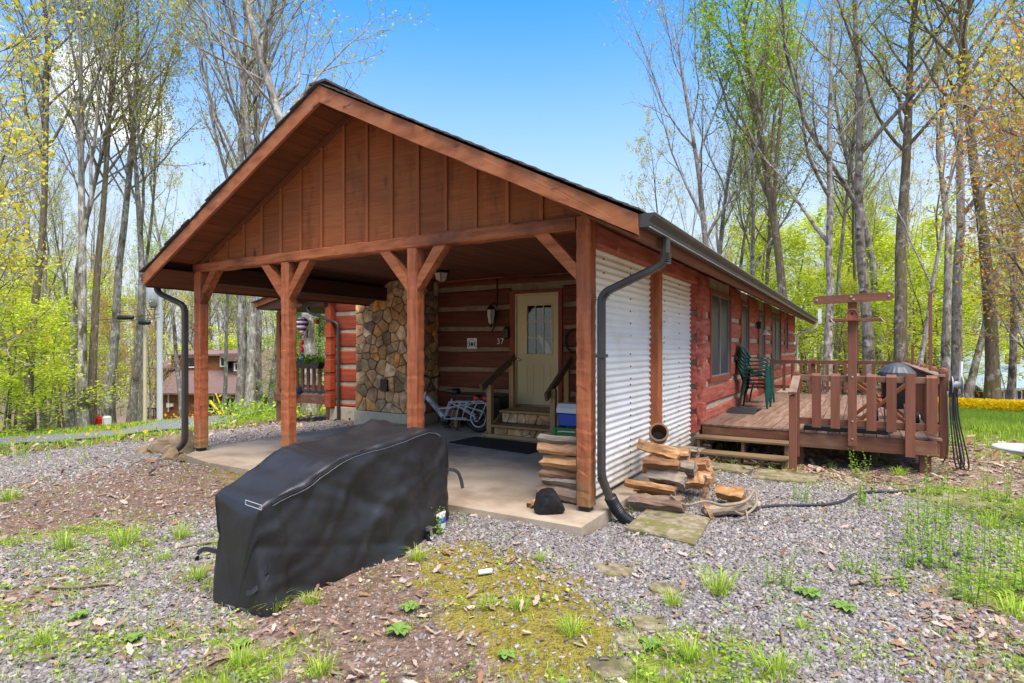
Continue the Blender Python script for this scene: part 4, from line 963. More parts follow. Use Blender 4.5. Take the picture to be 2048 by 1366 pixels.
# ------------------------------------------------------------------ silver cargo bicycle
BK = thing('cargo_bicycle', 'silver electric cargo bicycle with a long rear rack parked between the chimney and the steps', 'bicycle', (-6.2, 8.5, 0))
yb = 8.52
def bp(px, py): p = ony(px, py, yb); return Vector((p[0], yb, p[2]))
def wheel(c, r, nm, st=0.0):
    w = MB(); mm_ = (Matrix.Translation(c) @ Matrix.Rotation(st, 4, 'Z') @ Matrix.Translation(-c)); w.m = mm_; w.tube([(c.x + r * .82 * math.cos(a * math.pi / 14), yb, c.z + r * .82 * math.sin(a * math.pi / 14)) for a in range(29)], r * .18, 8, caps=False); W = w.build(nm, 'rubber', BK, smooth='all')
    q = MB(); q.m = mm_; q.tube([(c.x + r * .62 * math.cos(a * math.pi / 14), yb, c.z + r * .62 * math.sin(a * math.pi / 14)) for a in range(29)], .016, 6, caps=False); q.build('rim', 'steel', W)
    q = MB(); q.m = mm_
    for k in range(16): a = k * math.pi / 8; q.tube([(c.x + .03 * math.cos(a + .4), yb + .03 * (-1) ** k, c.z + .03 * math.sin(a + .4)), (c.x + r * .62 * math.cos(a), yb, c.z + r * .62 * math.sin(a))], .003, 3)
    q.lathe((c.x, yb + .06, c.z), [(.06, 0), (.06, .12), (0, .12)], 14, Rk); q.build('hub_and_spokes', 'bronze', W)
rc = bp(957, 836); rc.z = .262
wheel(rc, .258, 'wheel'); fc = bp(834, 830); fc.z = .262; wheel(fc, .258, 'wheel', math.radians(-62))
f = MB(); T = lambda a, b, r=.014, dy=0: f.tube([a + Vector((0, dy, 0)), b + Vector((0, dy, 0))], r, 8)
hd, bb, st = bp(854, 790), bp(891, 838), bp(905, 797)
f.tube([bp(852, 783), bp(847, 803)], .024, 10)
T(st, bb, .017); T(bp(883, 817), bp(921, 812), .014); T(bp(921, 812), rc, .013, .06); T(bp(921, 812), rc, .013, -.06); T(bb, rc + Vector((0, .06, 0)), .013)
fk = MB(); fk.tube(smoothpath([bp(846, 804), bp(850, 812), bp(849, 822), bp(838, 834)], 5), .018, 8); fk.build('fork', 'bike', BK, smooth='all')
f.build('frame', 'bike', BK, smooth=True)
dt = MB(); A, B = bp(855, 793), bp(891, 836); dt.bar(A, B, .085, .10, up=(0, 1, 0), ch=.012); DT = dt.build('battery_tube', 'bike', BK)
dv = (B - A).normalized(); ang = math.atan2(dv.z, dv.x); upv = Vector((-dv.z, 0, dv.x))
mt4 = Matrix.Translation(A + dv * .11 - upv * .028 + Vector((0, -.0535, 0))) @ Matrix(((dv.x, upv.x, 0, 0), (0, 0, -1, 0), (dv.z, upv.z, 0, 0), (0, 0, 0, 1)))
text('LECTRIC', .082, 'bronze', DT, mt4, 'lettering')
rk = MB()
for dy in (-.10, .10):
    for a, b in (((905, 803), (943, 804)), ((949, 805), (979, 806)), ((905, 803), (954, 826)), ((926, 804), (918, 837)), ((926, 808), (974, 823)), ((942, 804), (934, 822)), ((960, 806), (950, 826)), ((979, 806), (965, 838)), ((918, 837), (950, 839)), ((905, 803), (895, 836)), ((895, 836), (918, 837)), ((954, 826), (956, 839)), ((956, 841), (963, 841)), ((884, 816), (905, 816)), ((905, 816), (926, 808))):
        p, q = bp(*a), bp(*b); p.y += dy; q.y += dy; rk.tube([p, q], .011, 6)
for px, py in ((905, 803), (943, 804), (979, 806), (918, 837), (950, 839)): p = bp(px, py); rk.tube([p + Vector((0, -.1, 0)), p + Vector((0, .1, 0))], .010, 6)
rk.build('rear_rack', 'bike', BK, smooth=True)
fd = MB(); fd.tube([(rc.x + .30 * math.cos(a), yb, rc.z + .30 * math.sin(a)) for a in [math.pi * k / 12 for k in range(0, 12)]], .02, 6); fd.build('mudguard', 'bike', BK, smooth='all')
sd_ = MB(); p = bp(906, 786); sd_.tube([bp(905, 800), p], .014, 8).tube([p + Vector((-.14, 0, .02)), p + Vector((-.02, 0, .03)), p + Vector((.12, 0, .02))], [.03, .05, .075], 8); sd_.build('saddle', 'black', BK, smooth='all')
pd = MB(); p = bp(935, 791); pd.obox(p + Vector((.03, 0, 0)), (.42, .2, .05), None, .015); pd.build('passenger_pad', 'black', BK)
hb_ = MB(); hb_.tube(smoothpath([bp(853, 783), bp(858, 768), bp(861, 757), bp(856, 748) + Vector((0, -.22, 0)), bp(850, 740) + Vector((0, -.30, 0))], 4), .014, 6).tube(smoothpath([bp(861, 757), bp(866, 752) + Vector((0, .22, 0))], 3), .014, 6).tube(smoothpath([bp(853, 746) + Vector((0, -.28, 0)), bp(868, 756), bp(862, 775)], 5), .006, 4); hb_.build('handlebar', 'black', BK, smooth='all')
for px in (959, 977): MB().lathe(bp(px, 796) + Vector((0, -.10, 0)), [(.043, 0), (.045, .02), (.03, .035), (0, .04)], 14, Rk).build('tail_reflector', 'red', BK, smooth=True)
MB().tube([bp(918, 838), bp(912, 868), bp(906, 870)], .012, 6).build('kickstand', 'black', BK)
MB().lathe(bb + Vector((0, .06, -.03)), [(.06, 0), (.09, .01), (.09, .11), (.06, .12), (0, .12)], 16, Rk).tube([bb + Vector((0, -.09, -.03)), bb + Vector((.12, -.09, -.12))], .012, 6).obox(bb + Vector((.14, -.13, -.12)), (.1, .07, .03)).build('motor_and_crank', 'black', BK, smooth=True)
bx = MB(); bx.box(-6.95, -6.60, 9.05, 9.35, .0, .30, .01); tag(bx.build('cardboard_box', 'split', at=(-6.8, 9.2, 0)), 'low brown box on the floor behind the bicycle', 'box')
tb = MB(); tb.lathe((-6.55, 8.95, .0), [(.06, 0), (.065, .14), (.05, .17), (0, .17)], 12); tag(tb.build('wooden_block', 'pine', at=(-6.55, 8.95, 0), smooth=True), 'short pale round wooden block beside the brown box behind the bicycle', 'block')
bc = MB(); bc.lathe((-6.02, 9.1, .66), [(.0, .07), (.05, .07), (.06, .04), (.055, 0), (.0, 0)][::-1], 14); bc.box(-6.3, -5.6, 9.0, 9.3, .0, .655, .02)
bc = MB(); bc.box(-6.35, -5.62, 8.98, 9.32, .0, .60, .02); tag(bc.build('storage_trunk', 'black', at=(-6.0, 9.15, 0)), 'dark low storage trunk against the log wall behind the bicycle', 'trunk')
bc = MB(); bc.lathe((-5.92, 9.05, .602), [(.05, 0), (.06, .03), (.06, .06), (.045, .085), (0, .085)], 14); tag(bc.build('blue_jar', 'blue', at=(-5.92, 9.05, .6), smooth=True), 'small round blue jar on the dark trunk above the red reflectors', 'jar')
# ------------------------------------------------------------------ cooler, crate, can
CO = thing('cooler', 'blue picnic cooler with a white lid stacked on a green crate by the front post', 'cooler', (-3.52, 7.72, .36))
cx, cy = -3.52, 7.72
MB().box(cx - .24, cx + .24, cy - .16, cy + .16, .365, .56, .02).build('body', 'blue', CO)
b = MB(); b.prism([(cx - .25, cy - .17, .563), (cx - .25, cy + .17, .563), (cx - .25, cy + .16, .63), (cx - .25, cy + .11, .69), (cx - .25, cy - .11, .69), (cx - .25, cy - .16, .63)], (.5, 0, 0)); b.build('lid', 'cwhite', CO)
CRA = thing('green_crate', 'green plastic crate with a slotted rim under the blue cooler', 'crate', (cx, cy, .12))
b = MB()
for z in (.14, .20, .26, .32): 
    b.box(cx - .28, cx + .28, cy - .20, cy - .185, z, z + .035); b.box(cx - .28, cx + .28, cy + .185, cy + .20, z, z + .035); b.box(cx - .28, cx - .265, cy - .2, cy + .2, z, z + .035); b.box(cx + .265, cx + .28, cy - .2, cy + .2, z, z + .035)
for u in (-.27, -.09, .09, .27): b.box(cx + u - .02, cx + u + .02, cy - .202, cy - .186, .13, .355)
b.box(cx - .28, cx + .28, cy - .2, cy + .2, .12, .135); b.box(cx - .27, cx + .27, cy - .184, cy + .184, .137, .30)
b.build('basket', 'green', CRA)
b = MB(); b.tube([(cx - .2, cy - .215, .30), (cx - .1, cy - .23, .31), (cx + .1, cy - .23, .31), (cx + .2, cy - .215, .30)], .012, 6); b.build('handle', 'cwhite', CRA)
kk = MB(); kk.box(cx - .26, cx + .26, cy - .19, cy + .19, .0, .115, .02); tag(kk.build('black_tote', 'black', at=(cx, cy, 0)), 'black plastic tote on the floor under the green crate', 'tote')
rcn = MB(); rcn.box(-3.40, -3.20, 7.35, 7.60, .02, .42, .05).tube([(-3.36, 7.47, .40), (-3.34, 7.47, .48), (-3.25, 7.47, .48), (-3.23, 7.47, .40)], .02, 6)
tag(rcn.build('fuel_can', 'red', at=(-3.3, 7.47, 0)), 'red plastic fuel can half hidden behind the front corner post', 'can')
hl = MB(); hl.bar((-3.75, 8.9, .0), (-3.9, 9.3, 1.0), .05, .03).bar((-3.6, 8.9, .0), (-3.8, 9.3, .95), .04, .03); tag(hl.build('garden_tools', 'black', at=(-3.7, 9, 0)), 'dark garden tool handles leaning in the corner right of the steps', 'tools')
# ------------------------------------------------------------------ the covered grill
CV = thing('covered_grill', 'long grill under a fitted black vinyl cover in the yard before the carport', 'covered grill', (-3.35, 3.2, -.12))
yk = [2.24, 2.30, 2.42, 2.58, 2.78, 2.95, 3.12, 3.4, 3.62, 3.78, 3.95, 4.08, 4.15]
tR = [.525, .56, .59, .63, .705, .755, .77, .79, .815, .835, .80, .71, .60]
tL = [.575, .60, .635, .69, .785, .795, .785, .80, .83, .86, .85, .80, .70]
bR = [-.115, -.12, -.125, -.13, -.13, -.125, -.12, -.11, -.095, -.075, -.04, .0, .03]
xl = [-3.545, -3.57, -3.58, -3.60, -3.62, -3.64, -3.65, -3.67, -3.70, -3.73, -3.76, -3.78, -3.76]
xr = [-3.125, -3.11, -3.105, -3.10, -3.10, -3.095, -3.09, -3.085, -3.085, -3.09, -3.10, -3.11, -3.15]
NV, NU = 128, 81
def itp(arr, y): return float(np.interp(y, yk, arr))
from mathutils import noise as mnoise
def crease(a, b, c): return abs(mnoise.noise(Vector((a, b, c)))) 
def fold(x, y, z):
    rg = .016 * (crease(2.1 * y + 1.6 * z, 2.6 * z - 1.2 * y, x * 2) - .22) + .009 * (crease(5.5 * y - 3 * z + 4, 5 * z + 2 * y, x * 3 + 7) - .2); q = math.sin(9 * y - 14 * z + 1.8 * math.sin(4 * y + 3 * z)); return rg * 1.6 + (.010 * math.sin(7 * y + 4 * z + 1.3 * math.sin(5 * z)) + .008 * math.sin(13 * z - 9 * y + 2) + .005 * math.sin(23 * y + 11 * z) + .012 * max(0, q) ** 4 - .008 * max(0, math.sin(6 * y + 17 * z + 2.5 * math.sin(3 * z))) ** 5)
vs, fs = [], []
ys = [2.24 + (4.15 - 2.24) * (i / NV) for i in range(NV + 1)]
for i, y in enumerate(ys):
    a, b_ = itp(xl, y), itp(xr, y); zl, zr, zb = itp(tL, y), itp(tR, y), itp(bR, y)
    e = min(1, (y - 2.24) / .05, (4.15 - y) / .06 if y > 3 else 1); 
    for j in range(NU + 1):
        t = j / NU
        if t < .36: q = t / .36; x, z = a - .03 * (1 - q) ** 2, zb - .01 + (zl - zb - .01) * q
        elif t < .60: q = (t - .36) / .24; x = a + (b_ - a) * q; z = zl + (zr - zl) * q - .028 * math.sin(math.pi * q) * (1 if y > 2.9 else .5)
        else: q = (t - .60) / .40; x, z = b_ + .035 * q ** 2 * (1 + .6 * math.sin(y * 6)), zr + (zb - zr) * q
        f = fold(x, y, z) * (1 if t > .6 or t < .36 else .55)
        if t > .6:
            # deep drape from the low front corner, tucks along the side
            g = math.exp(-((y - 2.42 - .12 * (zr - z)) / .07) ** 2) * (1 - math.exp(-((zr - z) / .12))); f -= .045 * g
            g = math.exp(-(((z - .42) + .5 * (y - 3.05)) / .05) ** 2) * math.exp(-((y - 3.0) / .35) ** 2); f -= .022 * g
            g = math.exp(-(((z - .30) - .35 * (y - 3.4)) / .06) ** 2) * math.exp(-((y - 3.5) / .45) ** 2); f += .018 * g
            x += f
        elif t < .36: x -= f
        else: z += f * .8 + .012 * math.exp(-((q - .80) / .05) ** 2) * (y > 2.7) + .020 * math.exp(-((q - .1) / .07) ** 2) * (y > 2.85) * (1 - 1.2 * abs(math.sin(y * 5)) * .4)
        vs.append((x, y, z))
for i in range(NV):
    for j in range(NU): p = i * (NU + 1) + j; fs.append((p, p + NU + 1, p + NU + 2, p + 1))
def endcap(i, y, bulge):
    """closes an end with a gathered flat panel"""
    base = i * (NU + 1); r0 = list(range(base, base + NU + 1)); N = 10; prev = r0
    pc = [vs[k] for k in r0]; cx_ = (pc[0][0] + pc[-1][0]) / 2; zt = max(p[2] for p in pc)
    for s in range(1, N + 1):
        f = s / N; row = []
        for k, p in enumerate(pc):
            # slide every rim point towards the bottom middle line
            tx = cx_; tz = -.12
            x = p[0] + (tx - p[0]) * f; z = p[2] + (tz - p[2]) * f * (0.0 if p[2] < -.08 else 1)
            row.append(len(vs)); vs.append((x, y + bulge * math.sin(f * math.pi / 2) * (1 if f < 1 else 1) + .012 * math.sin(9 * x + 5 * z), z))
        for k in range(NU): fs.append((prev[k], prev[k + 1], row[k + 1], row[k]))
        prev = row
endcap(0, 2.24, -.03); endcap(NV, 4.15, .03)
CVM = MB().add(vs, fs).build('cover', 'cover', CV, smooth='all')
# piping along the top edges, stitched patch, straps
def edgept(side, y):
    i = int((y - 2.24) / 1.91 * NV); j = 29 if side == 'l' else 49; return Vector(vs[i * (NU + 1) + j])
for sde, o in (('r', Vector((.012, 0, -.012))), ('l', Vector((.0, 0, .008)))):
    pts = [edgept(sde, y) + o for y in np.arange(2.32 if sde == 'r' else 2.5, 4.0, .06)]
    MB().tube(pts, .0045, 5).build('seam', 'cover', CVM)
    MB().tube([p + Vector((.008, 0, -.012)) if sde == 'r' else p + Vector((.03, 0, .002)) for p in pts[::1]], .0012, 3).build('stitching', 'stitch', CVM)
pb = MB(); y_ = 2.2
fr = [(p[0], p[2]) for p in (ony(491, 1000, 2.192), ony(524, 1011, 2.192), ony(523, 1020, 2.192), ony(491, 1009, 2.192))]
for k in range(4):
    a, b_ = fr[k], fr[(k + 1) % 4]; pb.tube([(a[0], 2.192, a[1]), (b_[0], 2.192, b_[1])], .0022, 4)
pb.build('sewn_patch', 'stitch', CVM)
def strap(pts, name='strap'): MB().rtube(smoothpath(pts, 5), .03, .004, (0, .3, 1)).build(name, 'strap', CVM)
strap([(-3.50, 2.30, .17), (-3.62, 2.28, .17), (-3.70, 2.26, .175), (-3.74, 2.24, .15), (-3.745, 2.23, .10)])
strap([(-3.10, 2.30, .18), (-3.09, 2.27, .11), (-3.13, 2.215, .04), (-3.18, 2.20, .015)])
strap([(-3.20, 4.05, .43), (-3.10, 4.12, .43), (-3.03, 4.14, .41), (-2.985, 4.13, .35), (-2.96, 4.12, .28)])
# what shows below the cover: caster, frame foot, gas bottle
cs = Vector((-3.045, 3.78, -.055))
wl = MB(); wl.lathe(cs + Vector((.014, 0, 0)), [(.036, 0), (.038, .006), (.038, .022), (.036, .028), (0, .028)], 16, Matrix.Rotation(-math.pi / 2, 3, 'Y')); CW = wl.build('caster', 'rubber', CV, smooth=True)
MB().lathe(cs + Vector((.018, 0, 0)), [(.022, 0), (.022, .003), (0, .004)], 14, Matrix.Rotation(math.pi / 2, 3, 'Y')).build('hub', 'cwhite', CW, smooth=True)
MB().bar(cs + Vector((.021, 0, 0)), cs + Vector((.021, -.02, .075)), .03, .004, up=(1, 0, 0)).bar(cs + Vector((-.02, 0, 0)), cs + Vector((-.02, -.02, .075)), .03, .004, up=(1, 0, 0)).obox(cs + Vector((0, -.02, .078)), (.06, .06, .01)).build('caster_fork', 'steel', CW)
MB().bar((-3.10, 3.55, .035), (-3.10, 4.08, .05), .04, .03).build('frame_rail', 'bronze', CV)
gb = MB(); gb.lathe((-3.18, 3.99, -.09), [(.06, 0), (.105, .03), (.11, .07), (.11, .10), (.108, .17)], 20); GB = gb.build('gas_bottle', 'cwhite', CV, smooth=True)
MB().lathe((-3.18, 3.99, -.09), [(.111, .085), (.1115, .09), (.1115, .13), (.11, .135)], 20).build('blue_label', 'blue', GB, smooth=True)
pl = MB(); pl.bar((-3.09, 3.62, -.112), (-2.99, 4.0, -.105), .10, .03, ch=.004); tag(pl.build('wood_board', 'split', at=(-3.04, 3.8, -.12)), 'short orange board on the ground under the caster of the covered grill', 'board')
# ------------------------------------------------------------------ black rock, firewood, pot
def boulder(name, c, sx, sy, sz, mat, label, cat, group=None, seed=0, flat=.25, n=2):
    import bmesh
    bm = bmesh.new(); bmesh.ops.create_icosphere(bm, subdivisions=n, radius=1); r = random.Random(seed)
    pl = [(Vector((r.gauss(0, 1), r.gauss(0, 1), r.gauss(0, 1))).normalized(), r.uniform(.45, .8)) for _ in range(16)]
    for v in bm.verts:
        for nrm_, dd in pl:
            q = v.co.dot(nrm_)
            if q > dd: v.co -= nrm_ * (q - dd) * .92
        v.co += Vector((r.uniform(-.03, .03), r.uniform(-.03, .03), r.uniform(-.03, .03)))
        v.co.z = max(v.co.z, -flat)
        v.co = Vector((v.co.x * sx, v.co.y * sy, (v.co.z + flat) * sz))
    me = bpy.data.meshes.new(name); bm.to_mesh(me); bm.free(); me.materials.append(MT[mat])
    o = link(name, me); o.location = c; OFF[o.name] = Vector(c); return tag(o, label, cat, group)
boulder('black_rock', (-2.42, 4.72, -.0), .195, .13, .20, 'rockblack', 'black faceted rock on the slab corner in front of the stacked firewood', 'rock', seed=5, flat=.45, n=3)
for i, (px, py, sx, sy, sz, lb) in enumerate(((325, 902, .30, .2, .26, 'brown rock at the left end of the rock heap by the downspout'), (345, 895, .34, .24, .26, 'slanted flat rock behind the others at the left post'), (352, 912, .24, .18, .22, 'mossy rock in the middle of the heap by the left post'), (372, 912, .26, .18, .24, 'mossy squared rock right under the left downspout'), (338, 927, .20, .14, .15, 'low angular rock at the front of the heap by the left post'), (368, 920, .22, .12, .10, 'flat mossy rock nearest the slab edge at the left post'), (300, 903, .26, .16, .09, 'thin flat rock lying left of the rock heap'), (290, 897, .3, .2, .16, 'dark rock leaning behind the flat one left of the heap'), (375, 899, .2, .16, .3, 'upright rock beside the foot of the left downspout'))):
    x, y = gp(px, py); boulder('rock', (x, y, g1(x, y) - .03), sx * 1.0, sy * 1.0, sz * 1.0, 'rock', lb, 'rock', 'rocks at the left downspout', seed=20 + i, flat=.35)
def wedge(c, l, r, axis_=(1, 0, 0), seed=0, k=None, roll=0., taper=.1):
    """a split log: an irregular wedge-shaped prism with rough faces"""
    rr = random.Random(seed); a = Vector(axis_).normalized(); u = a.cross(Vector((0, 0, 1))); u.normalize(); v = u.cross(a); c = Vector(c)
    k = k or rr.choice((3, 4, 4, 5)); base = []
    if k >= 8: base = [(math.cos(2 * math.pi * i / k) * rr.uniform(.9, 1.05), math.sin(2 * math.pi * i / k) * rr.uniform(.9, 1.05)) for i in range(k)]
    else:
        an = sorted(rr.uniform(0, 2 * math.pi) if i else 0 for i in range(k)); an = [2 * math.pi * (i + rr.uniform(-.22, .22)) / k + roll for i in range(k)]
        base = []
        for i in range(k):
            p = (math.cos(an[i]) * rr.uniform(.85, 1.2), math.sin(an[i]) * rr.uniform(.85, 1.1)); q = (math.cos(an[(i + 1) % k]), math.sin(an[(i + 1) % k])); base.append(p); base.append(((p[0] + q[0]) / 2 * rr.uniform(.9, 1.15), (p[1] + q[1]) / 2 * rr.uniform(.9, 1.15)))
    n = 9; m = len(base); vs = []; tw = rr.uniform(-.25, .25)
    for i in range(n + 1):
        t = i / n - .5; s = r * (1 + taper * t * 2) * (1 + rr.uniform(-.05, .05)); bow = .06 * r * math.sin(i * 1.1 + seed)
        for j, (p, q) in enumerate(base):
            ca_, sa_ = math.cos(tw * t), math.sin(tw * t); x = (p * ca_ - q * sa_) * s * rr.uniform(.90, 1.08); y = (p * sa_ + q * ca_) * s * rr.uniform(.90, 1.08) + bow
            vs.append(c + a * (l * t + (rr.uniform(-.02, .02) if i in (0, n) else 0)) + u * x + v * y)
    fs = []
    for i in range(n):
        for j in range(m): j2 = (j + 1) % m; fs.append((i * m + j, i * m + j2, (i + 1) * m + j2, (i + 1) * m + j))
    fs.append(tuple(range(m))[::-1]); fs.append(tuple(n * m + j for j in range(m)))
    return MB().add(vs, fs), c
def wood(c, l, r, lb, group, axis_=(1, 0, 0), seed=0, k=None, mat='split', **kw):
    if mat == 'split': mat = ('split', 'splitgrey', 'split', 'splitorange')[seed % 4]
    b, c = wedge(c, l, r, axis_, seed, k, **kw); return tag(b.build('firewood_log', mat, at=c), lb, 'firewood', group)
GI = 'firewood stacked inside the corner post'
for i, (z, r, lb) in enumerate(((.075, .075, 'round bark-covered log at the bottom of the stack behind the corner post'), (.185, .06, 'split orange log second from the bottom behind the corner post'), (.27, .055, 'thin split log in the middle of the stack behind the corner post'), (.375, .065, 'pale split log with a dark knot behind the corner post'), (.50, .07, 'weathered broad split log near the top behind the corner post'), (.60, .05, 'thin split log on top of the stack behind the corner post'))):
    wood((-2.50 + U(-.03, .02), 5.14, z), .44, r, lb, GI, (1, U(-.06, .06), U(-.02, .02)), seed=40 + i, k=9 if i == 0 else 4, mat='logbark' if i == 0 else 'split')
for i in range(9): wood((-2.53 + U(-.03, .03), 5.36 + .22 * (i % 3), .08 + .17 * (i // 3)), .42, .085, 'split log in the second row of the stack behind the corner post', GI, seed=60 + i)
wood((-2.62, 4.86, .035), .20, .05, 'small tilted split piece on the slab beside the black rock', GI, (.4, 1, .25), seed=71, k=4)
GP = 'split firewood pile by the corrugated wall'
P = [((-1.72, 5.56, -.01), .50, .105, 5, 'logbark', 'large bark-sided log at the front bottom of the firewood pile', (1, .12, .02)),
     ((-1.80, 5.74, .105), .46, .055, 4, 'split', 'pale wedge lying on the big bark log of the firewood pile', (1, .05, -.10)),
     ((-1.78, 5.98, .0), .44, .09, 4, 'split', 'split log low in the firewood pile behind the bark log', (1, .05, 0)),
     ((-1.76, 6.02, .165), .42, .075, 4, 'split', 'broad split log with orange grain in the middle of the firewood pile', (1, -.05, 0)),
     ((-1.76, 6.0, .30), .40, .07, 4, 'split', 'long split log second from the top of the firewood pile', (1, .03, -.02)),
     ((-1.80, 6.16, .42), .42, .065, 3, 'split', 'slanted split log on top of the firewood pile below the clay pot', (1, .1, -.16)),
     ((-1.72, 6.30, .07), .42, .09, 4, 'split', 'split log at the right of the firewood pile, low', (1, .05, 0)),
     ((-1.70, 6.32, .22), .40, .08, 4, 'split', 'blocky split log at the right of the firewood pile, half way up', (1, .0, .03)),
     ((-1.72, 6.36, .36), .38, .07, 5, 'split', 'split log at the upper right of the firewood pile', (1, .1, 0)),
     ((-1.62, 6.58, .05), .42, .09, 4, 'split', 'split log at the back right bottom of the firewood pile', (1, .1, 0)),
     ((-1.66, 6.62, .20), .40, .085, 4, 'split', 'stubby split log on the right shoulder of the firewood pile', (1, -.1, 0)),
     ((-1.70, 6.70, .33), .36, .07, 4, 'split', 'split log behind the shoulder of the firewood pile', (1, .2, 0)),
     ((-1.70, 6.92, .03), .42, .09, 4, 'split', 'split log at the far end of the firewood pile', (1, .1, 0)),
     ((-1.88, 6.2, .22), .3, .09, 4, 'split', 'split log wedged against the corrugated wall inside the pile', (1, .3, 0)),
     ((-1.38, 6.02, .10), .24, .028, 4, 'split', 'narrow stick standing at the front right of the firewood pile', (.25, .1, 1)),
     ((-1.30, 6.14, .08), .24, .026, 4, 'split', 'second narrow stick leaning at the front right of the firewood pile', (-.2, .2, 1)),
     ((-1.30, 5.72, -.04), .22, .022, 4, 'split', 'thin split stick leaning on the paver edge by the pile', (.5, -.25, -.75)),
     ((-1.12, 6.35, -.02), .28, .085, 4, 'split', 'loose square chunk lying on gravel right of the firewood pile', (1, -.2, .05)),
     ((-1.10, 5.86, -.06), .44, .055, 9, 'drift', 'pale round branch piece lying at the right of the firewood pile', (.75, .75, .05)),
     ((-.99, 6.06, -.05), .34, .05, 5, 'split', 'flat bark slab lying beside the pale branch piece', (.6, .8, .02))]
for i, (c, l, r, k, m_, lb, ax) in enumerate(P): c = (c[0] + U(-.06, .06), c[1] + U(-.02, .02), c[2] - .012 * (c[2] > .2)); ax = (ax[0], ax[1] + U(-.22, .22), ax[2] + U(-.05, .05)); l = l * U(.85, 1.15); wood(c, l, r, lb, GP, ax, seed=100 + i * 3, k=k, mat=m_)
br = MB(); br.tube(smoothpath([(-1.55, 5.52, .10), (-1.42, 5.55, .02), (-1.25, 5.62, .06), (-1.1, 5.72, .02), (-.95, 5.95, .03), (-.90, 6.15, .10)], 6), [.011] * 14 + [.015] * 17, 7)
br.tube(smoothpath([(-.90, 6.18, .10), (-.86, 6.0, .0), (-.93, 5.8, -.06), (-1.0, 5.7, -.02)], 6), .013, 7).tube(smoothpath([(-.93, 5.8, -.06), (-.9, 5.68, .0), (-.86, 5.55, -.10)], 5), .009, 5)
tag(br.build('fallen_branch', 'drift', at=(-1.1, 5.8, -.1), smooth='all'), 'crooked pale branch draped over the right end of the firewood pile', 'branch')
pt = MB(); Rp = Matrix.Rotation(math.radians(62), 3, 'X') @ Matrix.Identity(3)
Rp = Vector((.28, -.80, .36)).to_track_quat('Z', 'Y').to_matrix()
pt.lathe((-1.945, 6.45, .525), [(0, -.16), (.075, -.16), (.095, -.10), (.105, .0), (.10, .07), (.095, .09), (.105, .10), (.105, .115), (.085, .115), (.08, .08), (.085, .0), (.07, -.13), (0, -.14)], 24, Rp)
tag(pt.build('clay_pot', 'clay', at=(-1.945, 6.45, .47), smooth=True), 'glazed brown clay pot lying on its side on top of the firewood pile', 'pot')
# hose on the gravel
hz = lambda px, py, l=.02: (*gp(px, py), g1(*gp(px, py)) + l)
hs_ = MB(); hs_.tube(smoothpath([hz(1462, 1033), hz(1485, 1024), hz(1540, 1017), hz(1600, 1014), hz(1655, 1011), hz(1690, 1004), hz(1708, 994), hz(1745, 988), hz(1790, 984), hz(1830, 977)], 8), .016, 8)
tag(hs_.build('black_hose', 'hose', at=hz(1600, 1012), smooth='all'), 'black pipe lying in a bend across the gravel in front of the deck', 'hose')
hs_ = MB(); hs_.tube(smoothpath([hz(1560, 950, .01), hz(1680, 952, .012), hz(1790, 962, .012), hz(1840, 958, .012), (*gp(1885, 945), .0), (.93, 9.0, .35), (.93, 9.08, .95)], 8), .010, 6)
tag(hs_.build('garden_hose', 'hosegreen', at=hz(1790, 960), smooth='all'), 'thin olive garden hose trailing on the ground to the deck corner', 'hose')
# ------------------------------------------------------------------ the deck
DZ, DY0, DY1, DX0, DX1 = .325, 9.25, 16.8, -2.13, .90
DK = thing('wooden_deck', 'red-brown wooden deck with railings and two-tread stairs along the cabin side', 'deck', (-.6, 9.25, 0))
nb = 21; bw = (DX1 - DX0 + .0) / nb
for k in range(nb):
    x0 = DX0 + k * bw + .003; cuts = sorted([U(9.9, 12.5), U(13, 15.5)]); ys_ = [DY0 + U(-.004, .004)] + cuts + [DY1]
    for a, b_ in zip(ys_[:-1], ys_[1:]): MB().box(x0, x0 + bw - .007, a + .0015, b_ - .0015, DZ - .03 + U(-.001, .001), DZ + U(-.0015, .0015), .003).build('deck_board', 'deck', DK)
MB().box(DX0 + .02, -.84, DY0 + .015, DY0 + .055, .11, DZ - .033, .003).build('rim_joist', 'deckx', DK)
MB().box(-.755, DX1 - .03, DY0 + .015, DY0 + .055, .085, DZ - .033, .003).build('rim_joist', 'deckx', DK)
MB().box(DX1 - .07, DX1 - .031, DY0 + .057, DY1 - .05, .085, DZ - .033, .003).build('rim_joist', 'deckz', DK)
jb = MB()
for k in range(18): jb.box(DX0 + .03, DX1 - .075, DY0 + .4 + k * .41, DY0 + .44 + k * .41, .12, DZ - .034)
jb.build('joists', 'dark', DK)
for x, y in ((.72, 9.36), (.72, 12.2), (.72, 15.5), (-.78, 9.5), (-.9, 12.5)): MB().box(x - .065, x + .065, y - .065, y + .065, g1(x, y) - .1, .12, .006).build('support_post', 'deckz', DK)
MB().box(.60, .84, DY0 - .03, DY0 + .012, .10, .29, .006).build('corner_block', 'deckx', DK)
# stairs
for k, (z, y0) in enumerate(((.165, 8.93), (-.005, 8.62))):
    for q in range(2): MB().box(-2.16, -.84, y0 + q * .146, y0 + q * .146 + .14, z - .033, z, .004).build('stair_tread', 'tread', DK)
for x in (-2.10, -1.47, -.90):
    MB().box(x - .02, x + .02, 8.66, 8.90, -.22, -.04).box(x - .02, x + .02, 8.97, 9.20, -.2, .13).build('stringer', 'tread', DK)
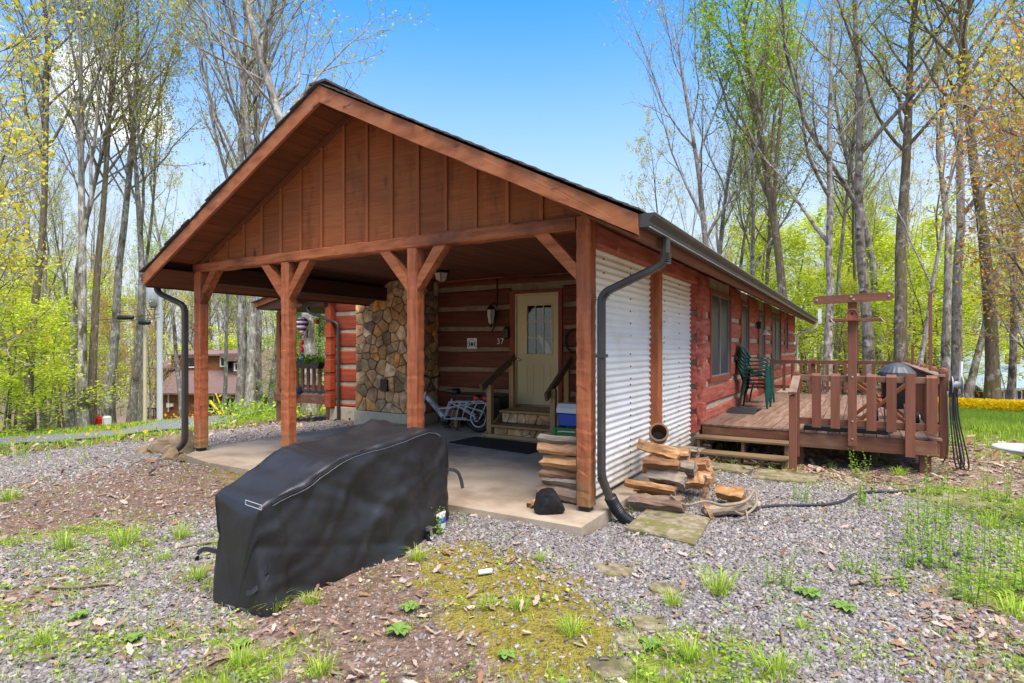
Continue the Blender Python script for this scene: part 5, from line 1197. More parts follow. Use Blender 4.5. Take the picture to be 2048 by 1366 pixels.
# front railing
yr = DY0 - .0
def rpost(x, y, z0, z1, w_=.09, dome=True):
    b = MB(); b.box(x - w_ / 2, x + w_ / 2, y - w_ / 2, y + w_ / 2, z0, z1, .005)
    if dome: b.lathe((x, y, z1 - .001), [(w_ * .5, 0), (w_ * .46, .02), (w_ * .3, .035), (0, .042)], 12)
    return b.build('railing_post', 'deckz', DK)
rpost(-.795, 9.22, -.05, 1.14)
MB().box(-.75, .86, 9.215, 9.253, 1.03, 1.115, .004).build('top_rail', 'deckx', DK)
MB().box(-.75, .86, 9.215, 9.253, .42, .51, .004).build('bottom_rail', 'deckx', DK)
for x in (-.535, -.305, .12, .345, .78):
    b = MB(); w2 = .057
    b.prism([(x - w2, 9.175, .385), (x - w2, 9.212, .385), (x - w2, 9.212, 1.14), (x - w2, 9.175, 1.105)], (2 * w2, 0, 0)); b.build('baluster', 'deckz', DK)
MB().box(.495, .605, 9.168, 9.212, .07, 1.165, .004).build('baluster', 'deckz', DK)
TP = MB().box(-.155, -.048, 9.150, 9.212, .165, 2.16, .005).build('tall_post', 'deckz', DK)
bo = MB()
for z in (1.10, .50, .26):
    bo.lathe((-.10, 9.149, z), [(.014, 0), (.014, .006), (0, .01)], 8, Rk)
bo.build('bolts', 'steel', TP)
ca_ = MB(); n = 8; za = 2.165
for (cx2, a0) in ((.315, -math.pi / 2), (-.525, math.pi / 2)): pass
poly = [(.315 + .055 * math.cos(-math.pi / 2 + math.pi * k / 8), 9.10, za + .01 + .055 * math.sin(-math.pi / 2 + math.pi * k / 8)) for k in range(9)] + [(-.525 + .055 * math.cos(math.pi / 2 + math.pi * k / 8), 9.10, za - .012 + .055 * math.sin(math.pi / 2 + math.pi * k / 8)) for k in range(9)]
ca_.prism(poly, (0, .048, 0)); CA = ca_.build('crossarm', 'deckx', TP)
bo = MB()
for x, z in ((.315, 2.175), (-.525, 2.153), (-.115, 2.185), (-.085, 2.145)): bo.lathe((x, 9.099, z), [(.015, 0), (.015, .008), (0, .012)], 8, Rk)
MB().lathe((-.10, 9.18, 2.159), [(.05, 0), (.045, .03), (.0, .05)], 12).build('post_cap', 'deckz', TP)
bo.build('bolts', 'brass', TP)
rpost(.925, 9.45, .05, 1.20, .095)
# sloped stair rail
rpost(-.775, 8.56, -.2, .87, .09, dome=False)
MB().bar((-.785, 9.20, 1.09), (-.775, 8.49, .90), .10, .035, ch=.004).build('stair_rail_cap', 'deck', DK)
MB().bar((-.79, 9.18, .985), (-.78, 8.60, .83), .035, .09, ch=.004).build('stair_rail', 'deckx', DK)
# right side railing
xrr = .875
MB().box(xrr - .06, xrr + .06, 9.30, DY1, 1.118, 1.150, .004).build('rail_cap', 'deck', DK)
MB().box(xrr - .02, xrr + .018, 9.5, DY1 - .05, 1.03, 1.115, .003).build('top_rail', 'deckx', DK)
MB().box(xrr - .02, xrr + .018, 9.5, DY1 - .05, .42, .51, .003).build('bottom_rail', 'deckx', DK)
for k in range(33):
    y = 9.62 + k * .215; MB().box(xrr - .06, xrr - .022, y - .05, y + .05, .36, 1.10, .003).build('baluster', 'deckz', DK)
for y, zt in ((10.8, 2.33), (14.4, 1.55), (12.6, 1.16), (16.7, 1.2)): rpost(xrr + .065, y, .1, 1.18, .09); 
MB().box(xrr + .01, xrr + .055, 10.88, 10.925, .3, 2.33, .003).bar((xrr + .0, 10.9, 2.30), (xrr + .10, 10.9, 2.37), .05, .03).build('plant_hanger', 'deckz', DK)
MB().box(xrr + .01, xrr + .055, 14.48, 14.525, .3, 1.56, .003).build('plant_hanger', 'deckz', DK)
# far railing
yf = 16.72
MB().box(-2.05, xrr - .1, yf - .02, yf + .02, 1.085, 1.175, .003).build('top_rail', 'deckx', DK)
MB().box(-2.05, xrr - .1, yf - .02, yf + .02, .44, .52, .003).build('bottom_rail', 'deckx', DK)
rpost(-2.0, yf - .07, .3, 1.20, .09)
for k in range(14):
    x = -1.72 + k * .198; MB().box(x - .035, x + .035, yf - .058, yf - .022, .38, 1.10 if k % 1 == 0 else 1.2, .003).build('baluster', 'deckz', DK)
for x in (-1.05, -.15): rpost(x, yf + .07, .0, 1.20, .09)
t2 = MB(); x2 = ony(1713, 640, yf + .07)[0]; t2.box(x2 - .045, x2 + .045, yf + .025, yf + .115, .0, 2.42, .004); T2 = t2.build('tall_post', 'deckz', DK)
z2 = ony(1713, 640, yf)[2]; t2 = MB(); t2.box(x2 - .60, x2 + .56, yf - .02, yf + .022, z2 - .045, z2 + .045, .01); t2.build('crossarm', 'deckx', T2)
hk = MB()
for s in (-.55, .52): hk.tube(smoothpath([(x2 + s, yf - .03, z2 + .03), (x2 + s + .03, yf - .06, z2 - .02), (x2 + s + .08, yf - .05, z2 - .06)], 4), .009, 5)
hk.build('hook', 'cwhite', T2)
# birdhouse on the tall post
BH = thing('birdhouse', 'small red-brown wooden birdhouse with sloping sides fixed on the tall deck post', 'birdhouse', (-.10, 9.10, 1.88))
b = MB(); poly = [(-.175, 9.06, 1.875), (-.03, 9.06, 1.875), (-.068, 9.06, 2.0), (-.137, 9.06, 2.0)]; b.prism(poly, (0, .085, 0)); b.build('box', 'trim', BH)
MB().box(-.195, -.01, 9.04, 9.148, 1.862, 1.874).build('floor', 'deckx', BH)
MB().bar((-.062, 9.10, 2.005), (-.0, 9.10, 1.87), .11, .014, up=(1, 0, 0)).bar((-.143, 9.10, 2.005), (-.205, 9.10, 1.87), .11, .014, up=(1, 0, 0)).box(-.15, -.055, 9.045, 9.148, 2.002, 2.02).build('roof', 'deckx', BH)
MB().lathe((-.103, 9.0585, 1.955), [(.021, 0), (.021, .001), (0, .0012)], 14, Rk).build('entrance_hole', 'black', BH)
# black sheet tray pushed under the railing
tr = MB(); a, b_, c, d = (-.70, 9.28), (.36, 9.30), (.52, 9.75), (-.70, 9.75)
tr.prism([(a[0], a[1], DZ + .003), (b_[0] - .05, b_[1], DZ + .003), (d[0] + 1.12, d[1], DZ + .003), (d[0], d[1], DZ + .003)], (0, 0, .06))
tag(tr.build('black_tray', 'black', at=(-.2, 9.5, DZ)), 'low black tray lying on the deck under the front railing', 'tray')
# picnic table end with crossed legs
PT = thing('picnic_table', 'brown wooden table with crossed plank legs standing on the deck behind the railing', 'table', (.30, 10.1, DZ))
for y in (9.95, 11.4):
    MB().bar((-.14, y, DZ + .0), (.62, y, DZ + .72), .045, .19, up=(0, 1, 0), ch=.004).build('leg', 'soffit', PT); MB().bar((.68, y + .05, DZ), (-.16, y + .05, DZ + .72), .045, .19, up=(0, 1, 0), ch=.004).build('leg', 'soffit', PT)
MB().box(-.20, -.02, 9.9, 11.5, DZ + .70, DZ + .735, .003).build('table_board', 'deck', PT)
MB().bar((.25, 9.98, DZ + .36), (.25, 11.42, DZ + .36), .04, .09).build('stretcher', 'soffit', PT)
KG = thing('kettle_grill', 'black drum grill with a ribbed conical cover and two wheels on the deck', 'grill', (.62, 10.35, DZ))
kx, ky = .47, 10.6
MB().lathe((kx, ky, DZ + .25), [(0, 0), (.12, 0), (.19, .04), (.205, .30), (.207, .52)], 24).build('body', 'black', KG, smooth=True)
vs, fs = [], []; n = 44
for r, z in ((.245, .49), (.235, .54), (.165, .62), (.075, .675), (.0, .69)):
    for k in range(n): a = 2 * math.pi * k / n; rr_ = r * (1 + (.025 if k % 2 else -.0)); vs.append((kx + rr_ * math.cos(a), ky + rr_ * math.sin(a), DZ + .26 + z))
for i in range(4):
    for k in range(n): k2 = (k + 1) % n; fs.append((i * n + k, i * n + k2, (i + 1) * n + k2, (i + 1) * n + k))
MB().add(vs, fs).build('ribbed_lid', plain('grey_lid', (.05, .058, .07), rough=.45), KG)
for s in (-1, 1):
    w_ = MB(); w_.lathe((kx + s * .26 - .03, ky + .05, DZ + .11), [(.06, 0), (.105, .005), (.105, .045), (.06, .05), (0, .05)], 18, Matrix.Rotation(math.pi / 2, 3, 'Y')); W = w_.build('wheel', 'rubber', KG, smooth=True)
    MB().tube([(kx + s * .26 + .04 * math.cos(t * .35), 0 + ky + .05 + .07 * math.sin(t * .35) * 0, 0) for t in range(0)] or [(kx + s * .26, ky + .05, DZ + .11), (kx + s * .26 + .028, ky + .05, DZ + .11)], .06, 12).build('hub', 'cwhite', W)
MB().tube([(kx - .27, ky + .05, DZ + .11), (kx + .27, ky + .05, DZ + .11)], .012, 6).build('axle', 'steel', KG)
for x, y in ((kx - .16, ky + .12), (kx + .16, ky + .12), (kx + .08, ky - .2)): MB().tube([(x, y, DZ + .34), (x * 1.02, y, DZ)], .013, 6).build('leg', 'steel', KG)
# hose reel and coils at the deck corner
HR = thing('hose_reel', 'grey hose reel with black hose loops hanging on the deck corner post', 'hose reel', (1.0, 9.4, .9))
MB().lathe((1.00, 9.36, 1.02), [(.11, 0), (.11, .012), (.05, .016), (.05, .10), (.12, .105), (.12, .115), (0, .115)], 18, Matrix.Rotation(math.pi / 2, 3, 'Y')).build('reel', plain('grey_reel', (.28, .29, .30)), HR, smooth=True)
MB().bar((1.09, 9.34, 1.05), (1.10, 9.33, 1.32), .03, .02).build('handle', 'cwhite', HR)
hq = MB()
for i in range(3):
    a = .98 + i * .022; b_ = a + U(.02, .09); zz = U(-.1, .12)
    hq.tube(smoothpath([(a, 9.33, 1.08), (a + .005, 9.30, .6), (b_, 9.26, zz + .05), (b_ + .05, 9.28, zz - .02), (b_ + .06, 9.30, zz + .1), (a + .05, 9.34, .6), (a + .03, 9.36, 1.08)], 6), .009, 6)
hq.build('hose', 'hose', HR, smooth='all')
# stacked resin chairs
def make_chair():
    r = thing('patio_chair', '', 'chair', (0, 0, 0))
    s = MB(); n = 10
    # seat with a rolled front edge
    vs, fs = [], []
    for i in range(n + 1):
        y = -.21 + .42 * i / n
        for j in range(9):
            x = -.22 + .44 * j / 8; z = .40 + .012 * (x / .22) ** 2 - .02 * (i / n) + (-.03 * (1 - i / 1.5) if i < 1.5 else 0); vs.append((x, y, z))
    for i in range(n):
        for j in range(8): p = i * 9 + j; fs.append((p, p + 1, p + 10, p + 9))
    m = len(vs); vs += [(x, y, z - .012) for x, y, z in vs]; fs += [tuple(q + m for q in f[::-1]) for f in fs]
    s.add(vs, fs).build('seat', 'chair', r, smooth='all')
    # back: curved shell with slats
    b = MB()
    for j in range(6):
        x = -.15 + .06 * j; pts = [(x * (1 + .25 * t), .20 + .14 * t - .05 * (x / .2) ** 2 * 0 + .02, .40 + .40 * t) for t in (0, .35, .7, 1)]
        b.rtube(pts, .050, .010, (1, 0, 0))
    b.build('slats', 'chair', r)
    fr_ = MB(); top = [(-.24, .20, .60), (-.245, .27, .70), (-.21, .35, .80), (-.10, .385, .865), (0, .395, .88), (.10, .385, .865), (.21, .35, .80), (.245, .27, .70), (.24, .20, .60)]
    fr_.rtube(smoothpath(top, 4), .05, .022, (0, 0, 1)); fr_.build('back_frame', 'chair', r, smooth=True)
    for sx in (-1, 1):
        a = MB(); a.rtube(smoothpath([(sx * .245, .22, .60), (sx * .265, .05, .615), (sx * .265, -.12, .61), (sx * .25, -.20, .585), (sx * .25, -.215, .50), (sx * .255, -.225, .40)], 4), .055, .022, (1, 0, 0)); a.build('armrest', 'chair', r, smooth=True)
        l = MB(); l.rtube([(sx * .25, -.21, .42), (sx * .262, -.235, .20), (sx * .27, -.25, .0)], .05, .04, (1, 0, 0)); l.build('leg', 'chair', r, smooth=True)
        l = MB(); l.rtube([(sx * .22, .20, .42), (sx * .24, .27, .20), (sx * .25, .31, .0)], .045, .035, (1, 0, 0)); l.build('leg', 'chair', r, smooth=True)
    return r
ch = make_chair(); names = ['lowest of the stacked green resin chairs on the deck', 'second green resin chair from the bottom of the stack', 'third green resin chair from the bottom of the stack', 'fourth green resin chair from the bottom of the stack', 'fifth green resin chair from the bottom of the stack', 'topmost of the stacked green resin chairs by the cabin wall']
CXC, CYC = -1.76, 12.3
for i in range(6):
    c = ch if i == 0 else clone(ch)
    c.scale = (.9, .9, 1); c.location = (CXC - .022 * i * 0 + .006 * i, CYC + .012 * i, DZ + .072 * i); c.rotation_euler = (0, 0, math.radians(98 - 8)); c['label'] = names[i]; c['group'] = 'stacked green patio chairs'
c = clone(ch, label='single green resin chair standing behind the stack of chairs on the deck'); c.location = (-1.86, 13.4, DZ); c.rotation_euler = (0, 0, math.radians(80)); c['group'] = 'stacked green patio chairs'
rm = MB(); nn = 8; vs = []
for i in range(nn + 1):
    t = i / nn; y = 10.95 + 1.0 * t
    for x in (-2.08, -1.70): vs.append((x + (.0 if x < -2 else .22 * math.sin(math.pi * t) ** .5 * 0 + .10), y, DZ + .006 + .06 * math.sin(math.pi * t) * (1 if x < -2 else .8)))
rm.add(vs, [(2 * i, 2 * i + 1, 2 * i + 3, 2 * i + 2) for i in range(nn)]); 
tag(rm.build('rubber_ramp', 'rubber', at=(-1.9, 11.4, DZ), smooth='all'), 'curved dark grey mat lying on the deck in front of the stacked chairs', 'mat')
LS = thing('side_door_lamp', 'small black lamp with a glass shade on the cabin wall above the deck door', 'lamp', (XS, 15.0, 1.9))
MB().box(XS, XS + .10, 14.93, 15.10, 1.95, 2.12, .01).build('base', 'black', LS)
MB().lathe((XS + .18, 15.0, 1.80), [(.03, .12), (.06, .08), (.13, .0)], 14).build('shade', 'lampglass', LS, smooth=True)
# birdbath at the right edge
BB = thing('birdbath', 'shallow birdbath with a pale frosted bowl on a dark pedestal at the right edge', 'birdbath', (1.42, 6.95, -.15))
bx_, by_ = 1.33, 6.98; zb_ = g1(bx_, by_) - .08
MB().lathe((bx_, by_, zb_), [(.0, 0), (.13, 0), (.14, .03), (.06, .07), (.045, .12), (.045, .66), (.07, .70), (.10, .72), (0, .72)], 18).build('pedestal', 'black', BB, smooth=True)
MB().lathe((bx_, by_, zb_ + .715), [(0, 0), (.12, .005), (.26, .05), (.285, .065), (.28, .073), (.24, .06), (.10, .022), (0, .02)], 28).build('bowl', M('pale_frosted_bowl', [(.30, .32, .35), (.55, .57, .60)], ns=9, rough=.3, bump=.2), BB, smooth=True)
MB().lathe((bx_ - .02, by_, zb_ + .735), [(.03, 0), (.035, .03), (.02, .06), (.03, .09), (.0, .13)], 10).build('bird_figure', 'bronze', BB, smooth=True)
nw = MB(); nw.tube([hz(957, 1158, .025), hz(984, 1156, .025)], .018, 10); tag(nw.build('newspaper_roll', 'cwhite', at=hz(970, 1157), smooth=True), 'small white rolled paper lying on the moss right of the covered grill', 'paper')
for i, (pts, lb) in enumerate((([(195, 993), (215, 990), (232, 1000)], 'short pale forked stick on the bare soil at the left'), ([(1700, 1175), (1760, 1166), (1830, 1160)], 'thin grey stick lying on the gravel among weeds at the right'), ([(355, 1098), (400, 1092), (440, 1085)], 'thin dark twig on the gravel left of the covered grill'), ([(1562, 1268), (1568, 1300)], 'short white stick stuck in the gravel at lower right'), ([(85, 1178), (150, 1182), (215, 1175)], 'brown stick lying across the gravel at lower left'))):
    tag(MB().tube(smoothpath([hz(*p, .02) for p in pts], 4), .011, 6).build('stick', 'drift', at=hz(*pts[0]), smooth='all'), lb, 'stick', 'loose sticks on the ground')
# ------------------------------------------------------------------ left porch of the cabin
PO = thing('side_porch', 'low wooden porch with slatted railing and shed roof at the left cabin corner', 'porch', (-11.6, 9.7, 0))
for k in range(14): MB().box(-12.7 + k * .135, -12.7 + k * .135 + .128, 9.66, 15.0, .37, .40).build('floor_board', 'deck', PO)
MB().box(-12.75, -10.80, 9.60, 9.645, .15, .365, .004).build('rim_joist', 'deckx', PO)
for x in (-12.6, -10.88): MB().box(x - .05, x + .05, 9.66, 9.76, g1(x, 9.7) - .1, .14).build('support_post', 'deckz', PO)
MB().box(-12.7, -10.82, 11.9, 11.94, 1.16, 1.24, .003).build('top_rail', 'deckx', PO); MB().box(-12.7, -10.82, 11.9, 11.94, .50, .57, .003).build('bottom_rail', 'deckx', PO)
MB().box(-12.7, -10.82, 9.66, 9.70, 1.16, 1.24, .003).build('top_rail', 'deckx', PO); MB().box(-12.7, -10.82, 9.66, 9.70, .52, .59, .003).build('bottom_rail', 'deckx', PO)
for k in range(9): x = -12.55 + k * .205; MB().box(x - .045, x + .045, 9.62, 9.657, .45, 1.17, .003).build('baluster', 'deckz', PO)
MB().box(-12.78, -12.64, 9.68, 9.82, -.6, 2.42, .01).build('porch_post', 'post', PO)
MB().prism([(-12.9, 9.2, 2.44), (-10.5, 9.2, 2.44), (-10.5, 9.2, 2.99), (-12.9, 9.2, 2.50)], (0, 5.8, 0)).build('roof', 'dark', PO)
MB().prism([(-12.92, 9.16, 2.49), (-10.5, 9.16, 2.985), (-10.5, 9.16, 3.10), (-12.92, 9.16, 2.605)], (0, .035, 0)).build('rake_board', 'rake', PO)
MB().prism([(-12.98, 9.1, 2.60), (-10.5, 9.1, 3.105), (-10.5, 9.1, 3.13), (-12.98, 9.1, 2.625)], (0, 6, 0)).build('shingles', 'shingle', PO)
MB().bar((-12.6, 9.75, 2.05), (-12.25, 9.75, 2.40), .09, .09).build('brace', 'deckx', PO)
FB = thing('flower_box', 'dark planter box of yellow flowers hung on the porch railing', 'planter', (-11.35, 9.55, 1.0))
MB().prism([(-11.72, 9.60, 1.0), (-10.95, 9.60, 1.0), (-10.90, 9.60, 1.17), (-11.77, 9.60, 1.17)], (0, -.17, 0)).build('box', 'bronze', FB)
def leafcloud(name, c, sx, sy, sz, n, s, cols, parent=None, label=None):
    C_ = npr.randn(n, 3) * np.array([sx, sy, sz]) * .5 + np.array(c); a = npr.randn(n, 3); a /= np.linalg.norm(a, axis=1)[:, None]; b = np.cross(a, npr.randn(n, 3)); b /= np.linalg.norm(b, axis=1)[:, None]
    q = s * npr.uniform(.6, 1.3, (n, 1)); V = np.stack([C_ - a * q, C_ + b * q * .5, C_ + a * q, C_ - b * q * .5], 1).reshape(-1, 3); F = np.arange(4 * n).reshape(n, 4)
    cc = np.array(cols)[npr.randint(0, len(cols), n)] * npr.uniform(.7, 1.25, (n, 1))
    if parent: V = V - np.array(OFF[parent.name])
    return link(name, npmesh(name, V, F, 'leaf', np.repeat(cc, 4, 0)), parent)
leafcloud('foliage', (-11.35, 9.50, 1.22), .6, .12, .12, 240, .05, [(.10, .22, .03), (.06, .15, .03)], FB); leafcloud('flowers', (-11.5, 9.48, 1.27), .45, .1, .08, 36, .035, [(.8, .55, .02)], FB)
BP = thing('blue_pot', 'round blue glazed pot on the porch floor', 'pot', (-11.8, 9.68, .4)); MB().lathe((-11.87, 9.58, .365), [(0, 0), (.10, 0), (.15, .08), (.16, .17), (.14, .17), (.12, .10), (0, .10)], 18).build('bowl', plain('dark_blue_glaze', (.01, .06, .13), rough=.2), BP, smooth=True)
BAL = thing('balloon_spinner', 'striped purple and white balloon spinner with red and blue tail under the porch roof', 'wind spinner', (-11.72, 9.45, 2.4))
bxx, byy, bz = ony(604, 655, 9.45)[0], 9.45, ony(604, 655, 9.45)[2]
prof = [(.0, .25), (.08, .235), (.125, .20), (.15, .15), (.155, .10), (.135, .04), (.105, -.02), (.07, -.08), (.04, -.13)]
prf = [(r, z) for r, z in prof]
import itertools
for i in range(len(prf) - 1): MB().lathe((bxx, byy, bz), [prf[i + 1], prf[i]], 14).build('stripe', plain('purple_cloth', (.16, .015, .06), rough=.8) if i % 2 == 0 else 'cwhite', BAL, smooth='all')
MB().lathe((bxx, byy, bz - .20), [(.0, 0), (.03, 0), (.035, .05), (0, .05)], 10).build('basket', 'red', BAL)
sp_ = []
for k in range(28): t = k / 27; a = t * 9; sp_ += [(bxx + .05 * math.cos(a), byy + .05 * math.sin(a), bz - .30 - .52 * t), (bxx - .05 * math.cos(a), byy - .05 * math.sin(a), bz - .30 - .52 * t)]
MB().add(sp_[:30], [(2 * k, 2 * k + 1, 2 * k + 3, 2 * k + 2) for k in range(14)]).build('tail', 'red', BAL); MB().add(sp_[28:], [(2 * k, 2 * k + 1, 2 * k + 3, 2 * k + 2) for k in range(13)]).build('tail', 'blue', BAL)
MB().tube([(bxx, byy, bz + .25), (bxx, byy, 2.44)], .003, 4).tube([(bxx, byy, bz - .13), (bxx, byy, bz - .32)], .003, 4).build('cord', 'black', BAL)
of = ony(633, 643, 10.2); OF = thing('orange_feeder', 'small orange hanging feeder under the porch roof', 'feeder', of)
MB().box(of[0] - .05, of[0] + .05, 10.15, 10.25, of[2] - .06, of[2] + .05, .01).build('body', plain('orange_plastic', (.75, .2, .02)), OF); MB().tube([(of[0], 10.2, of[2] + .05), (of[0], 10.2, 2.45)], .004, 4).build('cord', 'black', OF)
wc = ony(614, 668, 10.0); tag(MB().tube([(wc[0], 10, wc[2] + .12), (wc[0], 10, wc[2] - .1)], .03, 8).tube([(wc[0], 10, wc[2] + .12), (wc[0], 10, 2.45)], .004, 4).build('wind_chime', 'frame', at=wc), 'slim grey wind chime hanging beside the balloon spinner', 'wind chime')
# ------------------------------------------------------------------ neighbours, poles
def local(px, d, z, turn=0.0):
    x, y = pol(px, d); return Matrix.Translation((x, y, z)) @ Matrix.Rotation(YAW + turn, 4, 'Z')
def place(o, Mx): o.matrix_world = Mx; return o
def lpart(mb, name, mat, par, **k):   # child meshes built in the house's own frame
    o = OFF.get(par.name); OFF[par.name] = Vector(); r = mb.build(name, mat, par, **k); OFF[par.name] = o; OFF[r.name] = Vector(); return r
NH = thing('neighbour_house', 'brown log-sided house with mauve roof and dormer seen under the carport at the left', 'house', (0, 0, 0))
K = 47 / CF
def hx(px): return (px - 400) * K
def hz_(py): return CH - (py - HY) * K
place(NH, local(400, 47, 0, math.radians(-4)))
zb, ze, zd0, zd1 = hz_(836), hz_(787), hz_(737), hz_(712)
def siding(x0, x1, y, z0, z1, name='wall', step=.19, par=NH):
    b = MB(); z = z0
    while z < z1 - .02: b.box(x0, x1, y - .03 + U(-.005, .005), y + .08, z, min(z1, z + step - .022)); z += step
    b.box(x0 + .01, x1 - .01, y + .0, y + .2, z0, z1); return lpart(b, name, 'nsiding', par)
siding(hx(322), hx(567), 0, zb, ze)
siding(hx(277), hx(318), 2.5, zb, hz_(735))
b = MB(); b.box(hx(277), hx(277) + .15, 2.5, 9, zb, hz_(735)); lpart(b, 'side_wall', 'nsiding', NH)
b = MB(); b.prism([(hx(310), -.6, ze - .05), (hx(560), -.6, ze - .05), (hx(560), 5, zd1 + .35), (hx(310), 5, zd1 + .35)], (0, .0, .12)); lpart(b, 'roof', 'nroof', NH)
b = MB(); b.prism([(hx(256), 2.0, hz_(741)), (hx(320), 2.0, hz_(741)), (hx(320), 6, hz_(716)), (hx(256), 6, hz_(716))], (0, 0, .12)); lpart(b, 'roof', 'nroof', NH)
siding(hx(303), hx(424), 2.2, zd0 - .3, zd1)
b = MB(); b.prism([(hx(300), 1.8, zd1), (hx(427), 1.8, zd1), (hx(427), 6, zd1 + .35), (hx(300), 6, zd1 + .35)], (0, 0, .12)); lpart(b, 'roof', 'nroof', NH)
siding(hx(446), hx(470), 1.6, zd0 - 1.1, zd1 - .2)
b = MB(); b.prism([(hx(421), 1.2, hz_(707)), (hx(436), 1.2, hz_(723)), (hx(470), 1.2, hz_(723)), (hx(470), 1.2, hz_(707))], (0, 4, .4)); lpart(b, 'roof', 'nroof', NH)
siding(hx(525), hx(600), -2, zb - .1, hz_(783)); b = MB(); b.prism([(hx(520), -2.4, hz_(783)), (hx(605), -2.4, hz_(790)), (hx(605), 2, hz_(778)), (hx(520), 2, hz_(770))], (0, 0, .1)); lpart(b, 'roof', 'nroof', NH)
def nwin(x0, x1, y0, y1, y, par=NH, mull=0, fx=hx, fz=hz_):
    a, b_, c, d = fx(x0), fx(x1), fz(y1), fz(y0); m = MB(); t = .10
    for q in ((a - t, a, c - t, d + t), (b_, b_ + t, c - t, d + t), (a, b_, d, d + t), (a, b_, c - t, c)): m.box(q[0], q[1], y - .12, y + .05, q[2], q[3])
    for k in range(mull): xm = a + (b_ - a) * (k + 1) / (mull + 1); m.box(xm - .03, xm + .03, y - .10, y, c, d)
    f = lpart(m, 'window', 'cwhite', par); lpart(MB().box(a, b_, y - .06, y - .04, c, d), 'pane', 'pane', f)
nwin(331, 363, 716, 735, 2.2); nwin(413, 422, 716, 733, 2.2); nwin(452, 465, 729, 741, 1.6); nwin(419, 429, 792, 821, 0); nwin(455, 463, 790, 820, 0); nwin(296, 304, 794, 824, 2.5); nwin(297, 304, 750, 778, 2.5); nwin(309, 316, 795, 824, 2.5)
b = MB(); b.box(hx(335), hx(337), -.15, -.05, zb + .5, ze).box(hx(334), hx(340), -.25, -.05, hz_(815), hz_(806)).box(hx(341), hx(347), -.25, -.05, hz_(813), hz_(807)); lpart(b, 'utility_meter', 'cwhite', NH)
b = MB(); b.box(hx(290), hx(480), -2.6, -.1, hz_(843), hz_(838)); 
lpart(b, 'deck', 'deckx', NH)
b = MB(); b.box(hx(228), hx(300), 1.0, 3, hz_(846), hz_(842)); 
for k in range(12): x = hx(229) + k * .22; b.box(x, x + .05, 1.0, 1.06, hz_(844), hz_(820))
b.box(hx(228), hx(300), .98, 1.08, hz_(822), hz_(819)); lpart(b, 'deck_railing', 'dark', NH)
WH = MB(); wp = ony(605, 823, 14.5)
NR = thing('neighbour_house', 'brown house with a slate blue roof behind the yellow flowers at the right', 'house', (0, 0, 0))
K2 = 50 / CF
rx_ = lambda px: (px - 1980) * K2
rz_ = lambda py: CH - (py - HY) * K2
place(NR, local(1980, 50, 0, math.radians(6)))
siding(rx_(1921), rx_(1966), 0, rz_(826), rz_(768), par=NR); siding(rx_(1968), rx_(2110), -1.2, rz_(826), rz_(778), par=NR)
b = MB(); b.prism([(rx_(1918), -1.8, rz_(776)), (rx_(2115), -1.8, rz_(778)), (rx_(2115), 4, rz_(706)), (rx_(1918), 4, rz_(706))], (0, 0, .15)); lpart(b, 'roof', 'broof', NR)
siding(rx_(2032), rx_(2062), .6, rz_(729), rz_(706), par=NR)
b = MB(); b.prism([(rx_(2028), 1.0, rz_(752)), (rx_(2041), 1.0, rz_(752)), (rx_(2041), 1.6, rz_(744))], (0, 0, .2)); lpart(b, 'skylight', 'white', NR)
for q, m in (((1948, 1961, 774, 781), 2), ((1970, 1978, 780, 803), 0), ((1999, 2016, 780, 806), 1), ((2028, 2050, 781, 806), 1), ((2060, 2085, 781, 806), 1)): nwin(*q, -1.2 if q[0] > 1965 else 0, par=NR, mull=m, fx=rx_, fz=rz_)
b = MB()
for k in range(52): x = rx_(1915) + k * .16; b.box(x, x + .05, -4, -3.95, rz_(822), rz_(803))
b.box(rx_(1914), rx_(2110), -4.03, -3.92, rz_(805), rz_(802.5)).box(rx_(1914), rx_(2110), -4.03, -3.92, rz_(823), rz_(821))
for px in (1914, 1958, 2000, 2034): b.box(rx_(px), rx_(px) + .15, -4.06, -3.9, rz_(826), rz_(800))
lpart(b, 'deck_railing', 'deckx', NR); b = MB(); b.box(rx_(1914), rx_(2110), -3.9, -1.3, rz_(826), rz_(823)); lpart(b, 'deck', 'deckx', NR)
# birdhouse on a teal pole
x, y = pol(1991, 24); zg = g1(x, y)
TB = thing('birdhouse', 'teal birdhouse with a peaked roof on a thin pole beside the mossy trunk at right', 'birdhouse', (x, y, zg))
zt = CH - (757 - HY) * 24 / CF
MB().tube([(x, y, zg), (x, y, zt)], .035, 8).build('pole', 'teal', TB)
MB().prism([(x - .14, y - .12, zt), (x + .14, y - .12, zt), (x + .16, y - .12, zt + .17), (x, y - .12, zt + .30), (x - .16, y - .12, zt + .17)], (0, .26, 0)).build('box', 'teal', TB)
MB().bar((x - .20, y, zt + .14), (x + .01, y, zt + .33), .34, .025).bar((x + .20, y, zt + .14), (x - .01, y, zt + .33), .34, .025).build('roof', 'teal', TB); MB().lathe((x - .01, y - .121, zt + .16), [(.045, 0), (.045, .003), (0, .004)], 12, Rk).build('entrance_hole', 'black', TB)
